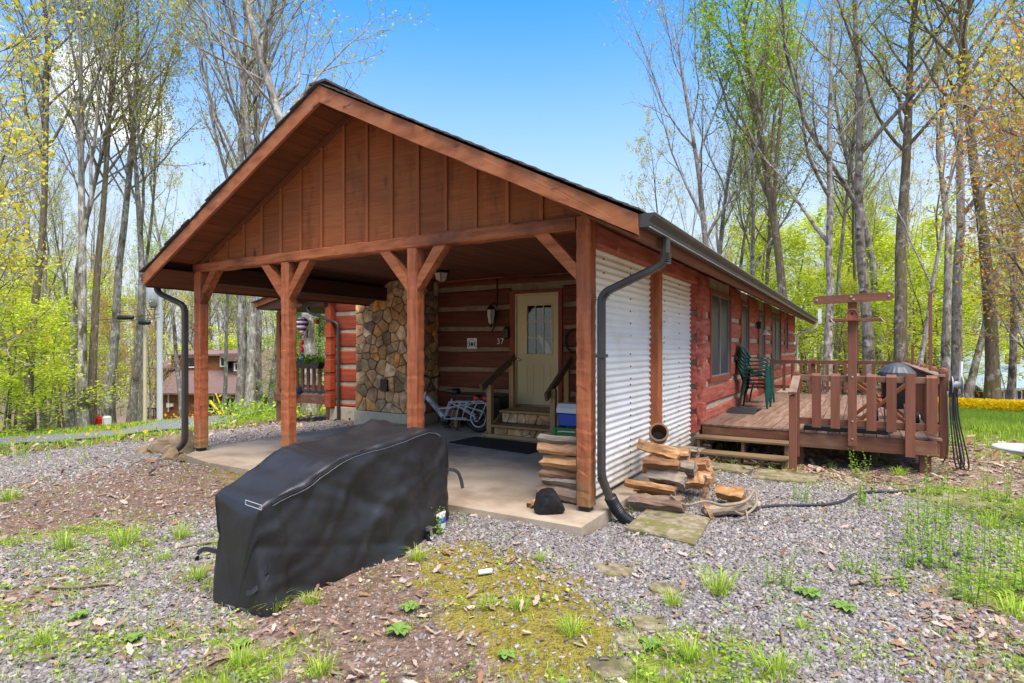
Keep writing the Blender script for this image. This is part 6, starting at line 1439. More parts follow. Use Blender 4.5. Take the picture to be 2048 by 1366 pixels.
# utility poles, equipment, guy guards, wires
def pole(px, d, w0, pytop, mat, label):
    x, y = pol(px, d); z = g1(x, y); zt = CH - (pytop - HY) * d / CF
    P_ = thing('utility_pole', label, 'pole', (x, y, z)); MB().tube([(x, y, z - .2), (x, y, (z + zt) / 2), (x, y, zt)], [w0, w0 * .92, w0 * .85], 12).build('shaft', mat, P_, smooth=True); return P_, x, y, zt
UP, ux_, uy_, uz_ = pole(319.5, 32, .155, 520, 'pole', 'white utility pole with a grey transformer just left of the carport')
z = CH - (588 - HY) * 32 / CF; tx, ty = pol(304, 31.6)
MB().lathe((tx, ty, z), [(.0, -.36), (.24, -.36), (.26, -.30), (.26, .32), (.20, .40), (0, .42)], 16).build('transformer', 'white', UP, smooth=True)
MB().lathe((tx + .05, ty + .05, z - .8), [(.12, 0), (.2, .1), (.2, .25), (.1, .35)], 10).build('coil', 'frame', UP)
UP2, ux2, uy2, uz2 = pole(290, 26.5, .085, 652, 'poley', 'shorter pale yellow utility pole beside the white one')
def enc(px, py, d, l, label):
    x, y = pol(px, d); z = CH - (py - HY) * d / CF; R_ = Matrix.Rotation(YAW, 3, 'Z') @ Matrix.Rotation(math.pi / 2, 3, 'Y')
    o = MB().lathe((x, y, z), [(0, -l / 2), (.08, -l / 2), (.105, -l / 2 + .05), (.105, l / 2 - .05), (.08, l / 2), (0, l / 2)], 12, R_).build('splice_case', 'black', at=(x, y, z), smooth=True); tag(o, label, 'cable case')
enc(251, 635, 26, .70, 'large black splice case hanging on the cables left of the white pole'); enc(289, 645, 26.2, .5, 'smaller black splice case hanging on the cables at the yellow pole')
wr = MB()
for py0, py1, d in ((627, 637, 26), (635, 644, 26.2), (598, 612, 33), (612, 625, 33)):
    pts = []
    for k in range(13):
        t = k / 12; px = -160 + 480 * t; x, y = pol(px, d + 6 * (1 - t)); zz = CH - ((py0 + (py1 - py0) * t) - HY) * d / CF - .35 * math.sin(math.pi * t) + .2; pts.append((x, y, zz))
    wr.tube(pts, .014, 4)
for py0, d in ((600, 32), (618, 32)):
    pts = []
    for k in range(11):
        t = k / 10; px = 319 + 380 * t; x, y = pol(px, d + 16 * t); pts.append((x, y, CH - (py0 - 20 * t - HY) * d / CF - .5 * math.sin(math.pi * t)))
    wr.tube(pts, .012, 4)
tag(wr.build('utility_cables', 'black', at=(ux_, uy_, uz_)), 'thin dark cables strung past the utility poles at the left', 'cables')
for i, (a, b_, dd, lb) in enumerate((((420, 802), (447, 848), 27, 'thick yellow guy-wire guard slanting in front of the neighbour house'), ((431, 786), (452, 838), 29, 'thin yellow guy-wire guard behind the thicker one'))):
    x0, y0 = pol(a[0], dd); x1, y1 = pol(b_[0], dd); tag(MB().tube([(x0, y0, CH - (a[1] - HY) * dd / CF), (x1, y1, g1(x1, y1) - .05)], .07 if i == 0 else .035, 8).build('guy_guard', 'yellow', at=(x1, y1, g1(x1, y1)), smooth=True), lb, 'guy guard', 'yellow guy-wire guards')
# iron wheel ornament leaning by the neighbour's shed
x, y = pol(604, 32); zc_ = g1(x, y) + .5; b = MB(); Rw = Matrix.Rotation(YAW, 3, 'Z')
b.tube([Vector((x, y, zc_)) + Rw @ Vector((.5 * math.cos(a * math.pi / 12), 0, .5 * math.sin(a * math.pi / 12))) for a in range(25)], .03, 5)
for k in range(10): a = k * math.pi / 5; b.tube([(x, y, zc_), Vector((x, y, zc_)) + Rw @ Vector((.5 * math.cos(a), 0, .5 * math.sin(a)))], .02, 4)
tag(b.build('wagon_wheel', 'bronze', at=(x, y, zc_ - .5)), 'dark spoked wheel leaning outdoors beyond the carport between the second post and the trees', 'wheel')
x, y = pol(187, 26.4); z = g1(x, y)
TY = thing('garden_toys', 'small red and white plastic pieces on the ground behind the twin trunks at the left', 'toy', (x, y, z)); MB().obox((x, y + .3, z + .25), (.55, .4, .45), None, .1).build('red_piece', 'red', TY); MB().obox((x + .55, y + .3, z + .28), (.35, .3, .5), None, .1).build('white_piece', 'cwhite', TY)

# ------------------------------------------------------------------ trees
class Tree:
    def __init__(s, seed): s.r = random.Random(seed); s.V = []; s.F = []; s.tips = []
    def tube(s, pts, rs, n):
        base = len(s.V); u = None; m = len(pts)
        for i, p in enumerate(pts):
            d = (pts[min(i + 1, m - 1)] - pts[max(i - 1, 0)])
            if d.length < 1e-6: d = Vector((0, 0, 1))
            d.normalize()
            if u is None: u = d.orthogonal().normalized()
            u = (u - d * u.dot(d)); u.normalize(); b = d.cross(u)
            for k in range(n):
                a = 6.28318 * k / n; q = p + (u * math.cos(a) + b * math.sin(a)) * rs[i]; s.V.append((q.x, q.y, q.z))
        for i in range(m - 1):
            for k in range(n):
                k2 = (k + 1) % n; s.F.append((base + i * n + k, base + i * n + k2, base + (i + 1) * n + k2, base + (i + 1) * n + k))
    def grow(s, p, d, l, r, lev, P):
        R = s.r; n = P['seg'][lev]; pts = [p.copy()]; rs = [r]; dirs = [d.copy()]; w_ = P['wob'][lev]; up = P['up'][lev]
        for i in range(n):
            d = d + Vector((R.gauss(0, w_), R.gauss(0, w_), R.gauss(0, w_) * .6 + up)); d.normalize()
            p = p + d * (l / n); pts.append(p.copy()); t = (i + 1) / n
            rs.append(max(P['rmin'], r * ((1 - t) ** P['tp'][lev]) * (1 - P['end'][lev]) + r * P['end'][lev])); dirs.append(d.copy())
        if lev == 0: rs[0] *= 1.35; rs[1] *= 1.06
        s.tube(pts, rs, P['sides'][lev])
        if lev >= P['leaflev']:
            for i in range(1, n + 1): s.tips.append((pts[i], dirs[i]))
        if lev + 1 >= len(P['seg']): return
        k = P['kids'][lev]; k = R.randint(int(k * .75), int(k * 1.25 + .5)); t0, t1 = P['span'][lev]
        az = R.uniform(0, 6.28)
        for j in range(k):
            t = t0 + (t1 - t0) * ((j + R.random()) / k) ** P.get('bias', 1.0); f = t * n; i = min(int(f), n - 1); q = pts[i].lerp(pts[i + 1], f - i); dd = dirs[min(i + 1, n)]
            az += 2.4 + R.uniform(-.5, .5); an = math.radians(R.uniform(*P['ang'][lev]))
            o = dd.orthogonal().normalized(); o = Matrix.Rotation(az, 3, dd) @ o
            nd_ = dd * math.cos(an) + o * math.sin(an)
            ln = l * P['len'][lev] * (1 - P['fall'][lev] * (t - t0) / max(1e-3, t1 - t0)) * R.uniform(.65, 1.2)
            rr = min((rs[i] + (rs[i + 1] - rs[i]) * (f - i)) * P['rf'][lev] * R.uniform(.75, 1.1), r * .8)
            s.grow(q, nd_, ln, max(P['rmin'], rr), lev + 1, P)
DEF = dict(seg=[14, 9, 6, 4], wob=[.035, .10, .14, .18], up=[.03, .07, .05, .03], rmin=.006, tp=[.8, .85, .9, 1], end=[.05, .05, .05, .2], sides=[10, 6, 4, 3], leaflev=3,
           kids=[16, 8, 6], span=[(.42, .98), (.25, 1), (.2, 1)], ang=[(22, 48), (25, 55), (25, 60)], len=[.38, .42, .42], fall=[.55, .4, .3], rf=[.52, .55, .6])
def treemesh(seed, H, r, leafn, leafs, cols, bark, P=None, lean=(0, 0), flatl=False, jit=.12, tipsel=1.0):
    Q = dict(DEF); Q.update(P or {}); T_ = Tree(seed); T_.grow(Vector((0, 0, -.15)), Vector((lean[0], lean[1], 1)).normalized(), H, r, 0, Q)
    F3 = np.array(T_.F); tm = npmesh('trunk', np.array(T_.V), F3, bark, smooth=True); lm = None
    if leafn and T_.tips:
        rs = np.random.RandomState(seed + 5); tp = np.array([[*p] for p, d in T_.tips]); sel = tp[rs.randint(0, max(1, int(len(tp) * tipsel)), leafn)]
        C_ = sel + rs.randn(leafn, 3) * jit
        a = rs.randn(leafn, 3); 
        if flatl: a[:, 2] *= .25
        a /= np.linalg.norm(a, axis=1)[:, None]; h = rs.randn(leafn, 3)
        if flatl: h = np.array([0, 0, 1.]) + .35 * h
        b = np.cross(a, h); b /= np.linalg.norm(b, axis=1)[:, None] + 1e-9
        q = leafs * rs.uniform(.55, 1.35, (leafn, 1)); V = np.stack([C_ - a * q, C_ + b * q * .55, C_ + a * q, C_ - b * q * .55], 1).reshape(-1, 3)
        cc = np.array(cols)[rs.randint(0, len(cols), leafn)] * rs.uniform(.7, 1.2, (leafn, 1)); lm = npmesh('crown', V, np.arange(4 * leafn).reshape(leafn, 4), 'leaf', np.repeat(cc, 4, 0))
    return tm, lm
YG_ = [(.56, .56, .08), (.62, .58, .12), (.48, .54, .07)]; GR_ = [(.34, .54, .05), (.42, .60, .06), (.28, .48, .04), (.50, .62, .07)]; BR_ = [(.58, .70, .05), (.64, .74, .07), (.50, .66, .05), (.70, .74, .09)]
OR_ = [(.70, .34, .08), (.72, .48, .08), (.62, .24, .09), (.66, .58, .08)]; YE_ = [(.80, .66, .05), (.74, .68, .06), (.82, .64, .05)]; HEM = [(.12, .24, .04), (.18, .32, .05), (.26, .40, .06)]
VAR = {}
vase = dict(kids=[15, 10, 8], span=[(.36, .95), (.2, 1), (.2, 1)], ang=[(18, 36), (18, 42), (22, 55)], len=[.55, .40, .40], fall=[.45, .4, .3], up=[.02, .06, .07, .04], rf=[.62, .55, .6])
tall = dict(kids=[20, 8, 7], span=[(.48, .98), (.25, 1), (.2, 1)], ang=[(25, 55), (25, 55), (25, 60)], len=[.30, .42, .45], fall=[.5, .4, .3])
VAR['bareA'] = treemesh(1, 23, .30, 3600, .065, YG_, 'bark', vase)
VAR['bareB'] = treemesh(2, 22, .27, 2600, .06, YG_, 'bark', dict(vase, kids=[10, 9, 7]))
VAR['bareC'] = treemesh(3, 24, .26, 4500, .075, YG_ + GR_, 'barkdark', tall)
VAR['bareD'] = treemesh(4, 23, .24, 3600, .07, YG_, 'bark', dict(tall, wob=[.05, .13, .16, .2]))
VAR['bareE'] = treemesh(8, 20, .19, 3000, .07, YG_ + YE_, 'bark', dict(tall, kids=[12, 6, 5], wob=[.06, .13, .16, .2]))
VAR['green'] = treemesh(5, 24, .26, 13000, .10, GR_, 'barkdark', dict(vase, kids=[17, 7, 5], span=[(.34, .98), (.3, 1), (.2, 1)], ang=[(12, 26), (18, 42), (25, 60)], len=[.44, .36, .40], up=[.03, .09, .07, .03]), jit=.28)
VAR['greenB'] = treemesh(6, 22, .22, 6500, .10, GR_ + YG_, 'barkdark', dict(tall, len=[.34, .42, .45]), jit=.25)
VAR['pale'] = treemesh(7, 23, .25, 1600, .06, YG_ + OR_[:1], 'barkpale', dict(vase, kids=[8, 8, 6], wob=[.045, .12, .15, .2], ang=[(22, 45), (20, 48), (25, 60)]), lean=(.05, .02))
under = dict(seg=[8, 6, 4], wob=[.07, .10, .15], up=[.02, .005, .0], tp=[.9, .9, 1], end=[.08, .05, .2], sides=[7, 4, 3], leaflev=1, kids=[22, 7], span=[(.12, .98), (.15, 1)], ang=[(55, 85), (30, 60)], len=[.42, .42], fall=[.55, .3], rf=[.5, .55], rmin=.005)
VAR['beechA'] = treemesh(11, 7.5, .075, 4200, .075, BR_, 'barkdark', under, flatl=True, jit=.13)
VAR['beechB'] = treemesh(12, 5.5, .05, 3200, .07, BR_, 'barkdark', under, flatl=True, jit=.15)
VAR['shrub'] = treemesh(13, 3.2, .03, 3000, .075, BR_ + YG_, 'barkdark', dict(under, span=[(.05, .98), (.1, 1)]), flatl=True, jit=.14)
VAR['mapleY'] = treemesh(14, 9, .10, 4600, .05, YE_ + YG_, 'bark', dict(tall, seg=[10, 8, 6, 4], span=[(.15, .98), (.2, 1), (.2, 1)], len=[.42, .42, .42], ang=[(35, 65), (28, 60), (30, 60)]), jit=.12)
VAR['mapleO'] = treemesh(15, 9, .10, 6000, .048, OR_, 'bark', dict(tall, seg=[10, 8, 6, 4], span=[(.15, .98), (.2, 1), (.2, 1)], len=[.42, .42, .42], ang=[(35, 65), (28, 60), (30, 60)]), jit=.12)
VAR['hemlock'] = treemesh(16, 9, .11, 15000, .065, HEM, 'barkdark', dict(seg=[10, 6, 4], wob=[.02, .06, .1], up=[.0, -.03, -.02], tp=[.9, .9, 1], end=[.05, .05, .2], sides=[8, 4, 3], leaflev=1, kids=[60, 9], span=[(.08, .98), (.1, 1)], ang=[(70, 95), (35, 60)], len=[.30, .40], fall=[.85, .4], rf=[.35, .5], rmin=.004), flatl=True, jit=.10)
def tree(kind, x, y, label, group=None, s=1.0, rot=None, cat='tree', name=None, sx=None, tilt=(0, 0)):
    nm = name or {'beechA': 'beech_sapling', 'beechB': 'beech_sapling', 'shrub': 'leafy_shrub', 'mapleY': 'maple_tree', 'mapleO': 'maple_tree', 'hemlock': 'hemlock_tree'}.get(kind, 'forest_tree')
    z = g1(x, y); t = thing(nm, label, cat, (x, y, z - .05), group); t.rotation_euler = (Matrix.Rotation(tilt[1], 3, Vector((FX, FY, 0))) @ Matrix.Rotation(U(0, 6.28) if rot is None else rot, 3, 'Z')).to_euler(); t.scale = (s if sx is None else sx, s if sx is None else sx, s)
    tm, lm = VAR[kind]; a = link('trunk', tm, t); 
    if lm: link('crown', lm, t)
    return t
def tpx(kind, px, d, label, **k): x, y = pol(px, d); return tree(kind, x, y, label, **k)
# trees that can be told apart, left to right
NEAR = 'trees at the edge of the woods'
for kind, px, d, lb, kw in (
    ('bareC', 54, 25, 'straight mossy trunk standing by the lane at the far left', dict(s=1.0, sx=.68)),
    ('bareD', 140, 28, 'dark trunk between the mossy left trunk and the twin trunks', dict(s=.95, sx=.7)),
    ('bareA', 166, 26, 'left one of the twin grey trunks by the lane', dict(s=.95, sx=.7)),
    ('bareC', 184, 26.6, 'right one of the twin grey trunks by the lane, leaning slightly', dict(s=1.0, sx=.7, tilt=(0, .03))),
    ('bareD', 212, 30, 'trunk leaning right behind the red and white toys', dict(s=1.05, sx=.95, tilt=(.02, .05))),
    ('bareB', 262, 29, 'thick dark trunk in front of the neighbour house corner, left of the yellow pole', dict(s=1.0, sx=.72, tilt=(.02, .03))),
    ('bareE', 280, 31, 'slimmer trunk rising beside the thick dark trunk at the yellow pole', dict(s=1.0, sx=.65)),
    ('bareE', 366, 36, 'slender grey trunk before the neighbour house, just left of the first carport post', dict(s=1.0, sx=.7)),
    ('bareE', 447, 37, 'slender trunk before the neighbour house, right of the first carport post', dict(s=1.1, sx=.7)),
    ('bareA', 480, 29, 'leftmost of three thick trunks clustered beyond the carport', dict(s=1.05, sx=.9, rot=.5)),
    ('bareB', 498, 28.5, 'middle of three thick trunks clustered beyond the carport', dict(s=1.0, sx=.9, rot=2.2)),
    ('bareA', 517, 30, 'rightmost of three thick trunks clustered beyond the carport', dict(s=1.0, sx=.85, rot=4.0)),
    ('bareE', 541, 31, 'slim trunk right of the three clustered trunks beyond the carport', dict(s=.9)),
    ('bareD', 621, 20, 'thick trunk seen below the side porch floor', dict(s=.9, sx=1.0)),
    ('bareA', 760, 42, 'bare branching crown rising behind the middle of the carport roof', dict(s=.72)),
    ('bareB', 855, 48, 'sparse bare crown showing above the right roof slope', dict(s=.68)),
    ('bareE', 1000, 52, 'thin bare crown showing low above the right roof slope', dict(s=.62)),
    ('bareD', 1190, 50, 'wispy bare treetop just above the lower right end of the roof', dict(s=.55)),
    ('bareB', 1400, 31, 'tall bare grey tree with upswept limbs above the right gutter', dict(s=.92, sx=.85, rot=1.0)),
    ('bareB', 1445, 36, 'second bare tree right behind the upswept one above the gutter', dict(s=.92, sx=.8, rot=3.0)),
    ('green', 1582, 30, 'tall narrow tree with fresh green leaves right of the cabin roof', dict(s=1.02, rot=.3)),
    ('greenB', 1530, 38, 'leafy slim tree beside the tall fresh green one', dict(s=.85)),
    ('pale', 1655, 25, 'forked trunk between the green tree and the crossarm post', dict(s=.8, rot=.8)),
    ('pale', 1742, 27, 'pale grey trunk with a big right-hand limb behind the crossarm post', dict(s=1.05, rot=2.6)),
    ('bareC', 1806, 26, 'dark straight trunk behind the kettle grill cover', dict(s=1.0, sx=1.1)),
    ('bareD', 1762, 33, 'brownish trunk between the pale and the dark trunk behind the deck', dict(s=1.0)),
    ('pale', 1826, 22, 'thin leaning pale stem crossing the dark trunk behind the deck', dict(s=.55, sx=.4, tilt=(.0, .16))),
    ('bareE', 1894, 27, 'slender grey trunk at the left edge of the yellow flowers', dict(s=1.05)),
    ('pale', 1911, 26.5, 'broad brown trunk standing in the yellow flowers', dict(s=1.0, sx=.95, rot=4.4)),
    ('bareE', 1934, 30, 'thin trunk between the broad brown one and the mossy one', dict(s=.95)),
    ('bareC', 1984, 23.5, 'dark mossy trunk beside the teal birdhouse', dict(s=1.0, sx=.95, tilt=(0, -.02))),
    ('bareE', 2019, 25, 'slim trunk right of the teal birdhouse', dict(s=.95, sx=.8)),
    ('bareA', 2070, 30, 'tall trunk at the right edge beyond the flowers', dict(s=.95)),
    ('hemlock', 640, 24, 'feathery green hemlock behind the side porch', dict(s=.82)),
    ('hemlock', 588, 29, 'second feathery green hemlock left of the side porch', dict(s=.7)),
): tpx(kind, px, d, lb, group=NEAR, **kw)
# bright understory saplings
i = 0
US = 'bright green saplings under the tall trees'
def ok(px, d): return True
for px, d, k, s in ((20, 27, 'beechA', 1.0), (-60, 24, 'beechA', 1.1), (95, 33, 'beechA', .85), (70, 23, 'beechB', .9), (130, 25.5, 'beechB', 1.0), (205, 37, 'beechA', .8), (120, 36, 'beechA', 1.1), (30, 36, 'beechA', 1.2), (-20, 32, 'beechA', 1.2), (190, 40, 'beechA', 1.1), (-90, 30, 'beechA', 1.1), (5, 22.5, 'beechB', 1.0),
                    (1560, 34, 'beechA', 1.1), (1620, 30, 'beechB', 1.15), (1680, 33, 'beechA', .9), (1700, 38, 'beechA', 1.2), (1760, 40, 'beechA', 1.1), (1790, 30, 'beechB', 1.0), (1850, 32, 'beechA', 1.15), (1880, 36, 'beechA', 1.3), (1930, 60, 'beechA', 1.5), (1880, 42, 'beechA', 1.1), (2015, 29, 'beechB', .6), (2110, 34, 'beechA', 1.2), (1720, 46, 'beechA', 1.3), (1640, 48, 'beechA', 1.3), (1860, 44, 'beechA', 1.4), (2120, 40, 'beechA', 1.3), (1590, 44, 'beechA', 1.2), (1820, 50, 'beechA', 1.4),
                    (1500, 44, 'beechA', 1.9), (1610, 46, 'beechA', 2.0), (1690, 42, 'beechA', 1.8), (1770, 48, 'beechA', 2.1), (1840, 42, 'beechA', 1.8), (1880, 52, 'beechA', 2.2), (1970, 66, 'beechA', 2.4), (2060, 64, 'beechA', 2.3), (1550, 52, 'beechA', 2.2), (1720, 58, 'beechA', 2.4), (60, 44, 'beechA', 1.8), (150, 48, 'beechA', 1.9), (-40, 46, 'beechA', 1.9), (230, 62, 'beechA', 2.2), (560, 38, 'beechA', 1.0), (600, 34, 'beechB', 1.1), (660, 36, 'beechA', 1.1), (470, 55, 'beechA', 1.2), (420, 58, 'beechA', 1.3), (345, 58, 'beechA', 1.2)):
    side = 'at the left of the lane' if px < 300 else ('beyond the carport' if px < 700 else 'behind the deck and the flowers')
    tpx(k, px, d, 'layered bright yellow-green sapling ' + side, group=US + ' ' + side, s=s)
for px, d, lb in ((225, 34, 'small maple with orange-yellow buds near the neighbour deck'), (300, 38, 'orange-tinged young maple at the corner of the neighbour house'), (110, 44, 'yellow budding maple deep in the left woods'), (1735, 36, 'reddish budding maple behind the crossarm post')): tpx('mapleO' if px in (225, 300, 1735) else 'mapleY', px, d, lb, s=.75, group=NEAR)
# maples standing just outside the picture whose branches reach into it
for px, d, k, lb, sc_, rt in ((-150, 9.5, 'mapleY', 'yellow-flowering maple reaching into the picture from the left edge', 1.0, 1.2), (-190, 14, 'mapleY', 'second yellow-flowering maple at the left edge, farther back', 1.35, 3.9), (-60, 19, 'mapleY', 'yellow-budding maple standing low at the left edge', 1.0, 2.2),
                              (2175, 11.5, 'mapleO', 'orange-leaved maple reaching into the picture from the right edge', 1.15, .4), (2130, 16, 'mapleO', 'second orange-leaved maple at the right edge, farther back', 1.15, 2.4), (2190, 13, 'mapleY', 'yellow-green maple at the right edge among the orange ones', 1.3, 5.1), (2075, 23, 'mapleO', 'orange-leaved maple rising behind the slim trunk at the right', 1.2, 1.7)):
    x, y = pol(px, d); tree(k, x, y, lb, NEAR, s=sc_, rot=rt)
# the woods behind: individual trees, each a copy with its own place, turn and size
WOODS = 'slender trees deep in the woods'
pts_ = []
tries = 0
kinds = ['bareA', 'bareB', 'bareC', 'bareD', 'bareE', 'bareE', 'bareC', 'greenB', 'bareD']
while len(pts_) < 225 and tries < 12000:
    tries += 1; px = rnd.uniform(-650, 2750); d = 33 + 62 * rnd.random() ** .85
    if 215 < px < 620 and d < 58: continue
    if 1890 < px < 2130 and d < 62: continue
    if 700 < px < 1350 and d < 60: continue
    x, y = pol(px, d)
    if all((x - a) ** 2 + (y - b_) ** 2 > 2.7 ** 2 for a, b_ in pts_): pts_.append((x, y)); k = rnd.choice(kinds); low = 700 < px < 1350
    else: continue
    tree(k, x, y, {'bareA': 'grey tree with upswept limbs', 'bareB': 'open-crowned grey tree', 'bareC': 'straight brown-barked tree', 'bareD': 'slightly crooked grey tree', 'bareE': 'slim grey tree', 'greenB': 'slim tree with fresh green leaves'}[k] + (' deep in the left woods' if px < 700 else (' showing far behind the cabin roof' if low else ' deep in the right woods')), WOODS + (' left' if px < 700 else (' middle' if low else ' right')), s=(U(.45, .6) if low else U(.72, 1.0)), sx=U(.5, .75))
# far-off wood closing the view
V, F = [], []
def stick(p, q, r0, r1):
    b0 = len(V)
    for c_, r in ((p, r0), (q, r1)):
        for k in range(3): a = k * 2.0944; V.append((c_[0] + r * math.cos(a), c_[1] + r * math.sin(a), c_[2]))
    for k in range(3): k2 = (k + 1) % 3; F.append((b0 + k, b0 + k2, b0 + 3 + k2, b0 + 3 + k))
for i in range(1250):
    px = rnd.uniform(-1300, 3400); d = rnd.uniform(80, 150); x, y = pol(px, d); z = g1(x, y) - .3; h = U(17, 24) * (.5 if 700 < px < 1350 else 1.0); r = U(.10, .22); lx_, ly_ = rnd.gauss(0, .7), rnd.gauss(0, .7)
    stick((x, y, z), (x + lx_, y + ly_, z + h), r, r * .25)
    for k in range(22):
        t = U(.35, .98); a = U(0, 6.28); l = U(1.2, 4.2) * (1.25 - t); e = U(.8, 1.7); p = (x + lx_ * t, y + ly_ * t, z + h * t); q = (p[0] + l * math.cos(a), p[1] + l * math.sin(a), p[2] + l * e); stick(p, q, r * .3, .02)
        for m in range(2): u = U(.3, .8); a2 = a + U(-1, 1); l2 = l * .5; pp = tuple(p[c] + (q[c] - p[c]) * u for c in range(3)); stick(pp, (pp[0] + l2 * math.cos(a2), pp[1] + l2 * math.sin(a2), pp[2] + l2 * U(.6, 1.8)), .035, .015)
tag(link('distant_trunks', npmesh('distant_trunks', np.array(V), np.array(F), 'bark')), 'far-off wood of grey trunks', kind='stuff')
n = 95000; px = npr.uniform(-1300, 3400, n); d = npr.uniform(85, 150, n); s_ = (px - CX) / CF * d; x = d * FX + s_ * RX; y = d * FY + s_ * RY
hh = np.where(npr.rand(n) < .6, np.abs(npr.randn(n)) * 4.5, npr.uniform(0, 22, n)) * np.where((px > 700) & (px < 1350), .6, 1.0); C_ = np.stack([x, y, gz(x, y) + hh + .1], 1)
a = npr.randn(n, 3); a /= np.linalg.norm(a, axis=1)[:, None]; b = np.cross(a, npr.randn(n, 3)); b /= np.linalg.norm(b, axis=1)[:, None]; q = npr.uniform(.10, .28, (n, 1))
V = np.stack([C_ - a * q, C_ + b * q * .6, C_ + a * q, C_ - b * q * .6], 1).reshape(-1, 3); pal = np.array(BR_ + GR_ + YG_ + YE_[:1] + [(.30, .22, .14), (.26, .2, .13)]); cc = pal[npr.randint(0, len(pal), n)] * npr.uniform(.6, 1.1, (n, 1))
tag(link('distant_foliage', npmesh('distant_foliage', V, np.arange(4 * n).reshape(n, 4), 'leaf', np.repeat(cc, 4, 0))), 'spring foliage of the far-off wood', kind='stuff')
# ------------------------------------------------------------------ loose ground cover as real geometry
def sample(n, d0, d1, pw=1.0, lim=1.15):
    n = int(n * 1.12)
    d = d0 + (d1 - d0) * npr.rand(n) ** pw; s = npr.uniform(-lim, lim, n) * d
    x = d * FX + s * RX; y = d * FY + s * RY
    keep = ~((x > -8.42) & (x < -1.99) & (y > 4.46) & (y < 9.6)) & ~((x > -12) & (x < -2.1) & (y > 9.4)) & ~((x > -3.58) & (x < -3.12) & (y > 2.28) & (y < 4.1)) & ~((x > -2.1) & (x < .9) & (y > 10.4) & (y < 17))
    return x[keep], y[keep], d[keep]
def rotz(n): a = npr.uniform(0, 2 * np.pi, n); return np.cos(a), np.sin(a)
# gravel
x, y, d = sample(210000, 2.5, 13.5, 1.0); W = weights(x, y)
acc = npr.rand(len(x)) < np.clip(W[0] * 1.3 + W[2] * .035 + W[4] * .08 + W[1] * .02, 0, 1); x, y, d = x[acc], y[acc], d[acc]; n = len(x)
cube = np.array([(-1, -1, -1), (1, -1, -1), (1, 1, -1), (-1, 1, -1), (-1, -1, 1), (1, -1, 1), (1, 1, 1), (-1, 1, 1)], float)
qf = np.array([(4, 5, 6, 7), (0, 1, 5, 4), (1, 2, 6, 5), (2, 3, 7, 6), (3, 0, 4, 7)])
sz = npr.uniform(.55, 1.35, (n, 1, 1)) * np.array([.0092, .0066, .0036]) * (1 + .05 * d)[:, None, None]
P_ = cube[None] * (1 + .38 * npr.randn(n, 8, 3) * .6) * sz
ca_, sa_ = rotz(n); tl = npr.randn(n, 2) * .35
X_ = P_[..., 0] * ca_[:, None] - P_[..., 1] * sa_[:, None]; Y_ = P_[..., 0] * sa_[:, None] + P_[..., 1] * ca_[:, None]; Z_ = P_[..., 2] + X_ * tl[:, :1] + Y_ * tl[:, 1:]
V = np.stack([X_ + x[:, None], Y_ + y[:, None], Z_ + gz(x, y)[:, None] + .004], -1).reshape(-1, 3)
F = (np.arange(n)[:, None, None] * 8 + qf[None]).reshape(-1, 4)
pal = np.array([(.19, .18, .18), (.25, .238, .238), (.14, .132, .134), (.29, .278, .276), (.23, .195, .165), (.33, .31, .29), (.20, .175, .172)]); cc = pal[npr.randint(0, len(pal), n)] * npr.uniform(.7, 1.25, (n, 1))
tag(link('gravel', npmesh('gravel', V, F, 'peb', np.repeat(cc, 8, 0))), 'crushed grey gravel', kind='stuff')
# crumbs of earth and grit in the bare and mossy ground
x, y, d = sample(90000, 2.5, 11, 1.0); W = weights(x, y); acc = npr.rand(len(x)) < np.clip(W[2] * 1.1 + W[1] * .35 + W[4] * .3 + W[3] * .2, 0, 1); x, y, d = x[acc], y[acc], d[acc]; n = len(x)
tet = np.array([(-1, -.6, 0), (1, -.7, 0), (0, 1, 0), (0, 0, 1.1)], float); sz = .0045 * npr.lognormal(0, .45, (n, 1, 1)) * (1 + .05 * d)[:, None, None]; P_ = tet[None] * (1 + .3 * npr.randn(n, 4, 3)) * sz; ca_, sa_ = rotz(n)
V = np.stack([P_[..., 0] * ca_[:, None] - P_[..., 1] * sa_[:, None] + x[:, None], P_[..., 0] * sa_[:, None] + P_[..., 1] * ca_[:, None] + y[:, None], P_[..., 2] + gz(x, y)[:, None]], -1).reshape(-1, 3)
F = (np.arange(n)[:, None, None] * 4 + np.array([(0, 1, 3), (1, 2, 3), (2, 0, 3)])[None]).reshape(-1, 3); pal = np.array([(.14, .09, .068), (.20, .14, .11), (.26, .2, .165), (.10, .065, .05), (.31, .26, .23)])
tag(link('soil_crumbs', npmesh('soil_crumbs', V, F, 'peb', np.repeat(pal[npr.randint(0, len(pal), n)] * npr.uniform(.75, 1.2, (n, 1)), 4, 0))), 'crumbly earth and grit', kind='stuff')
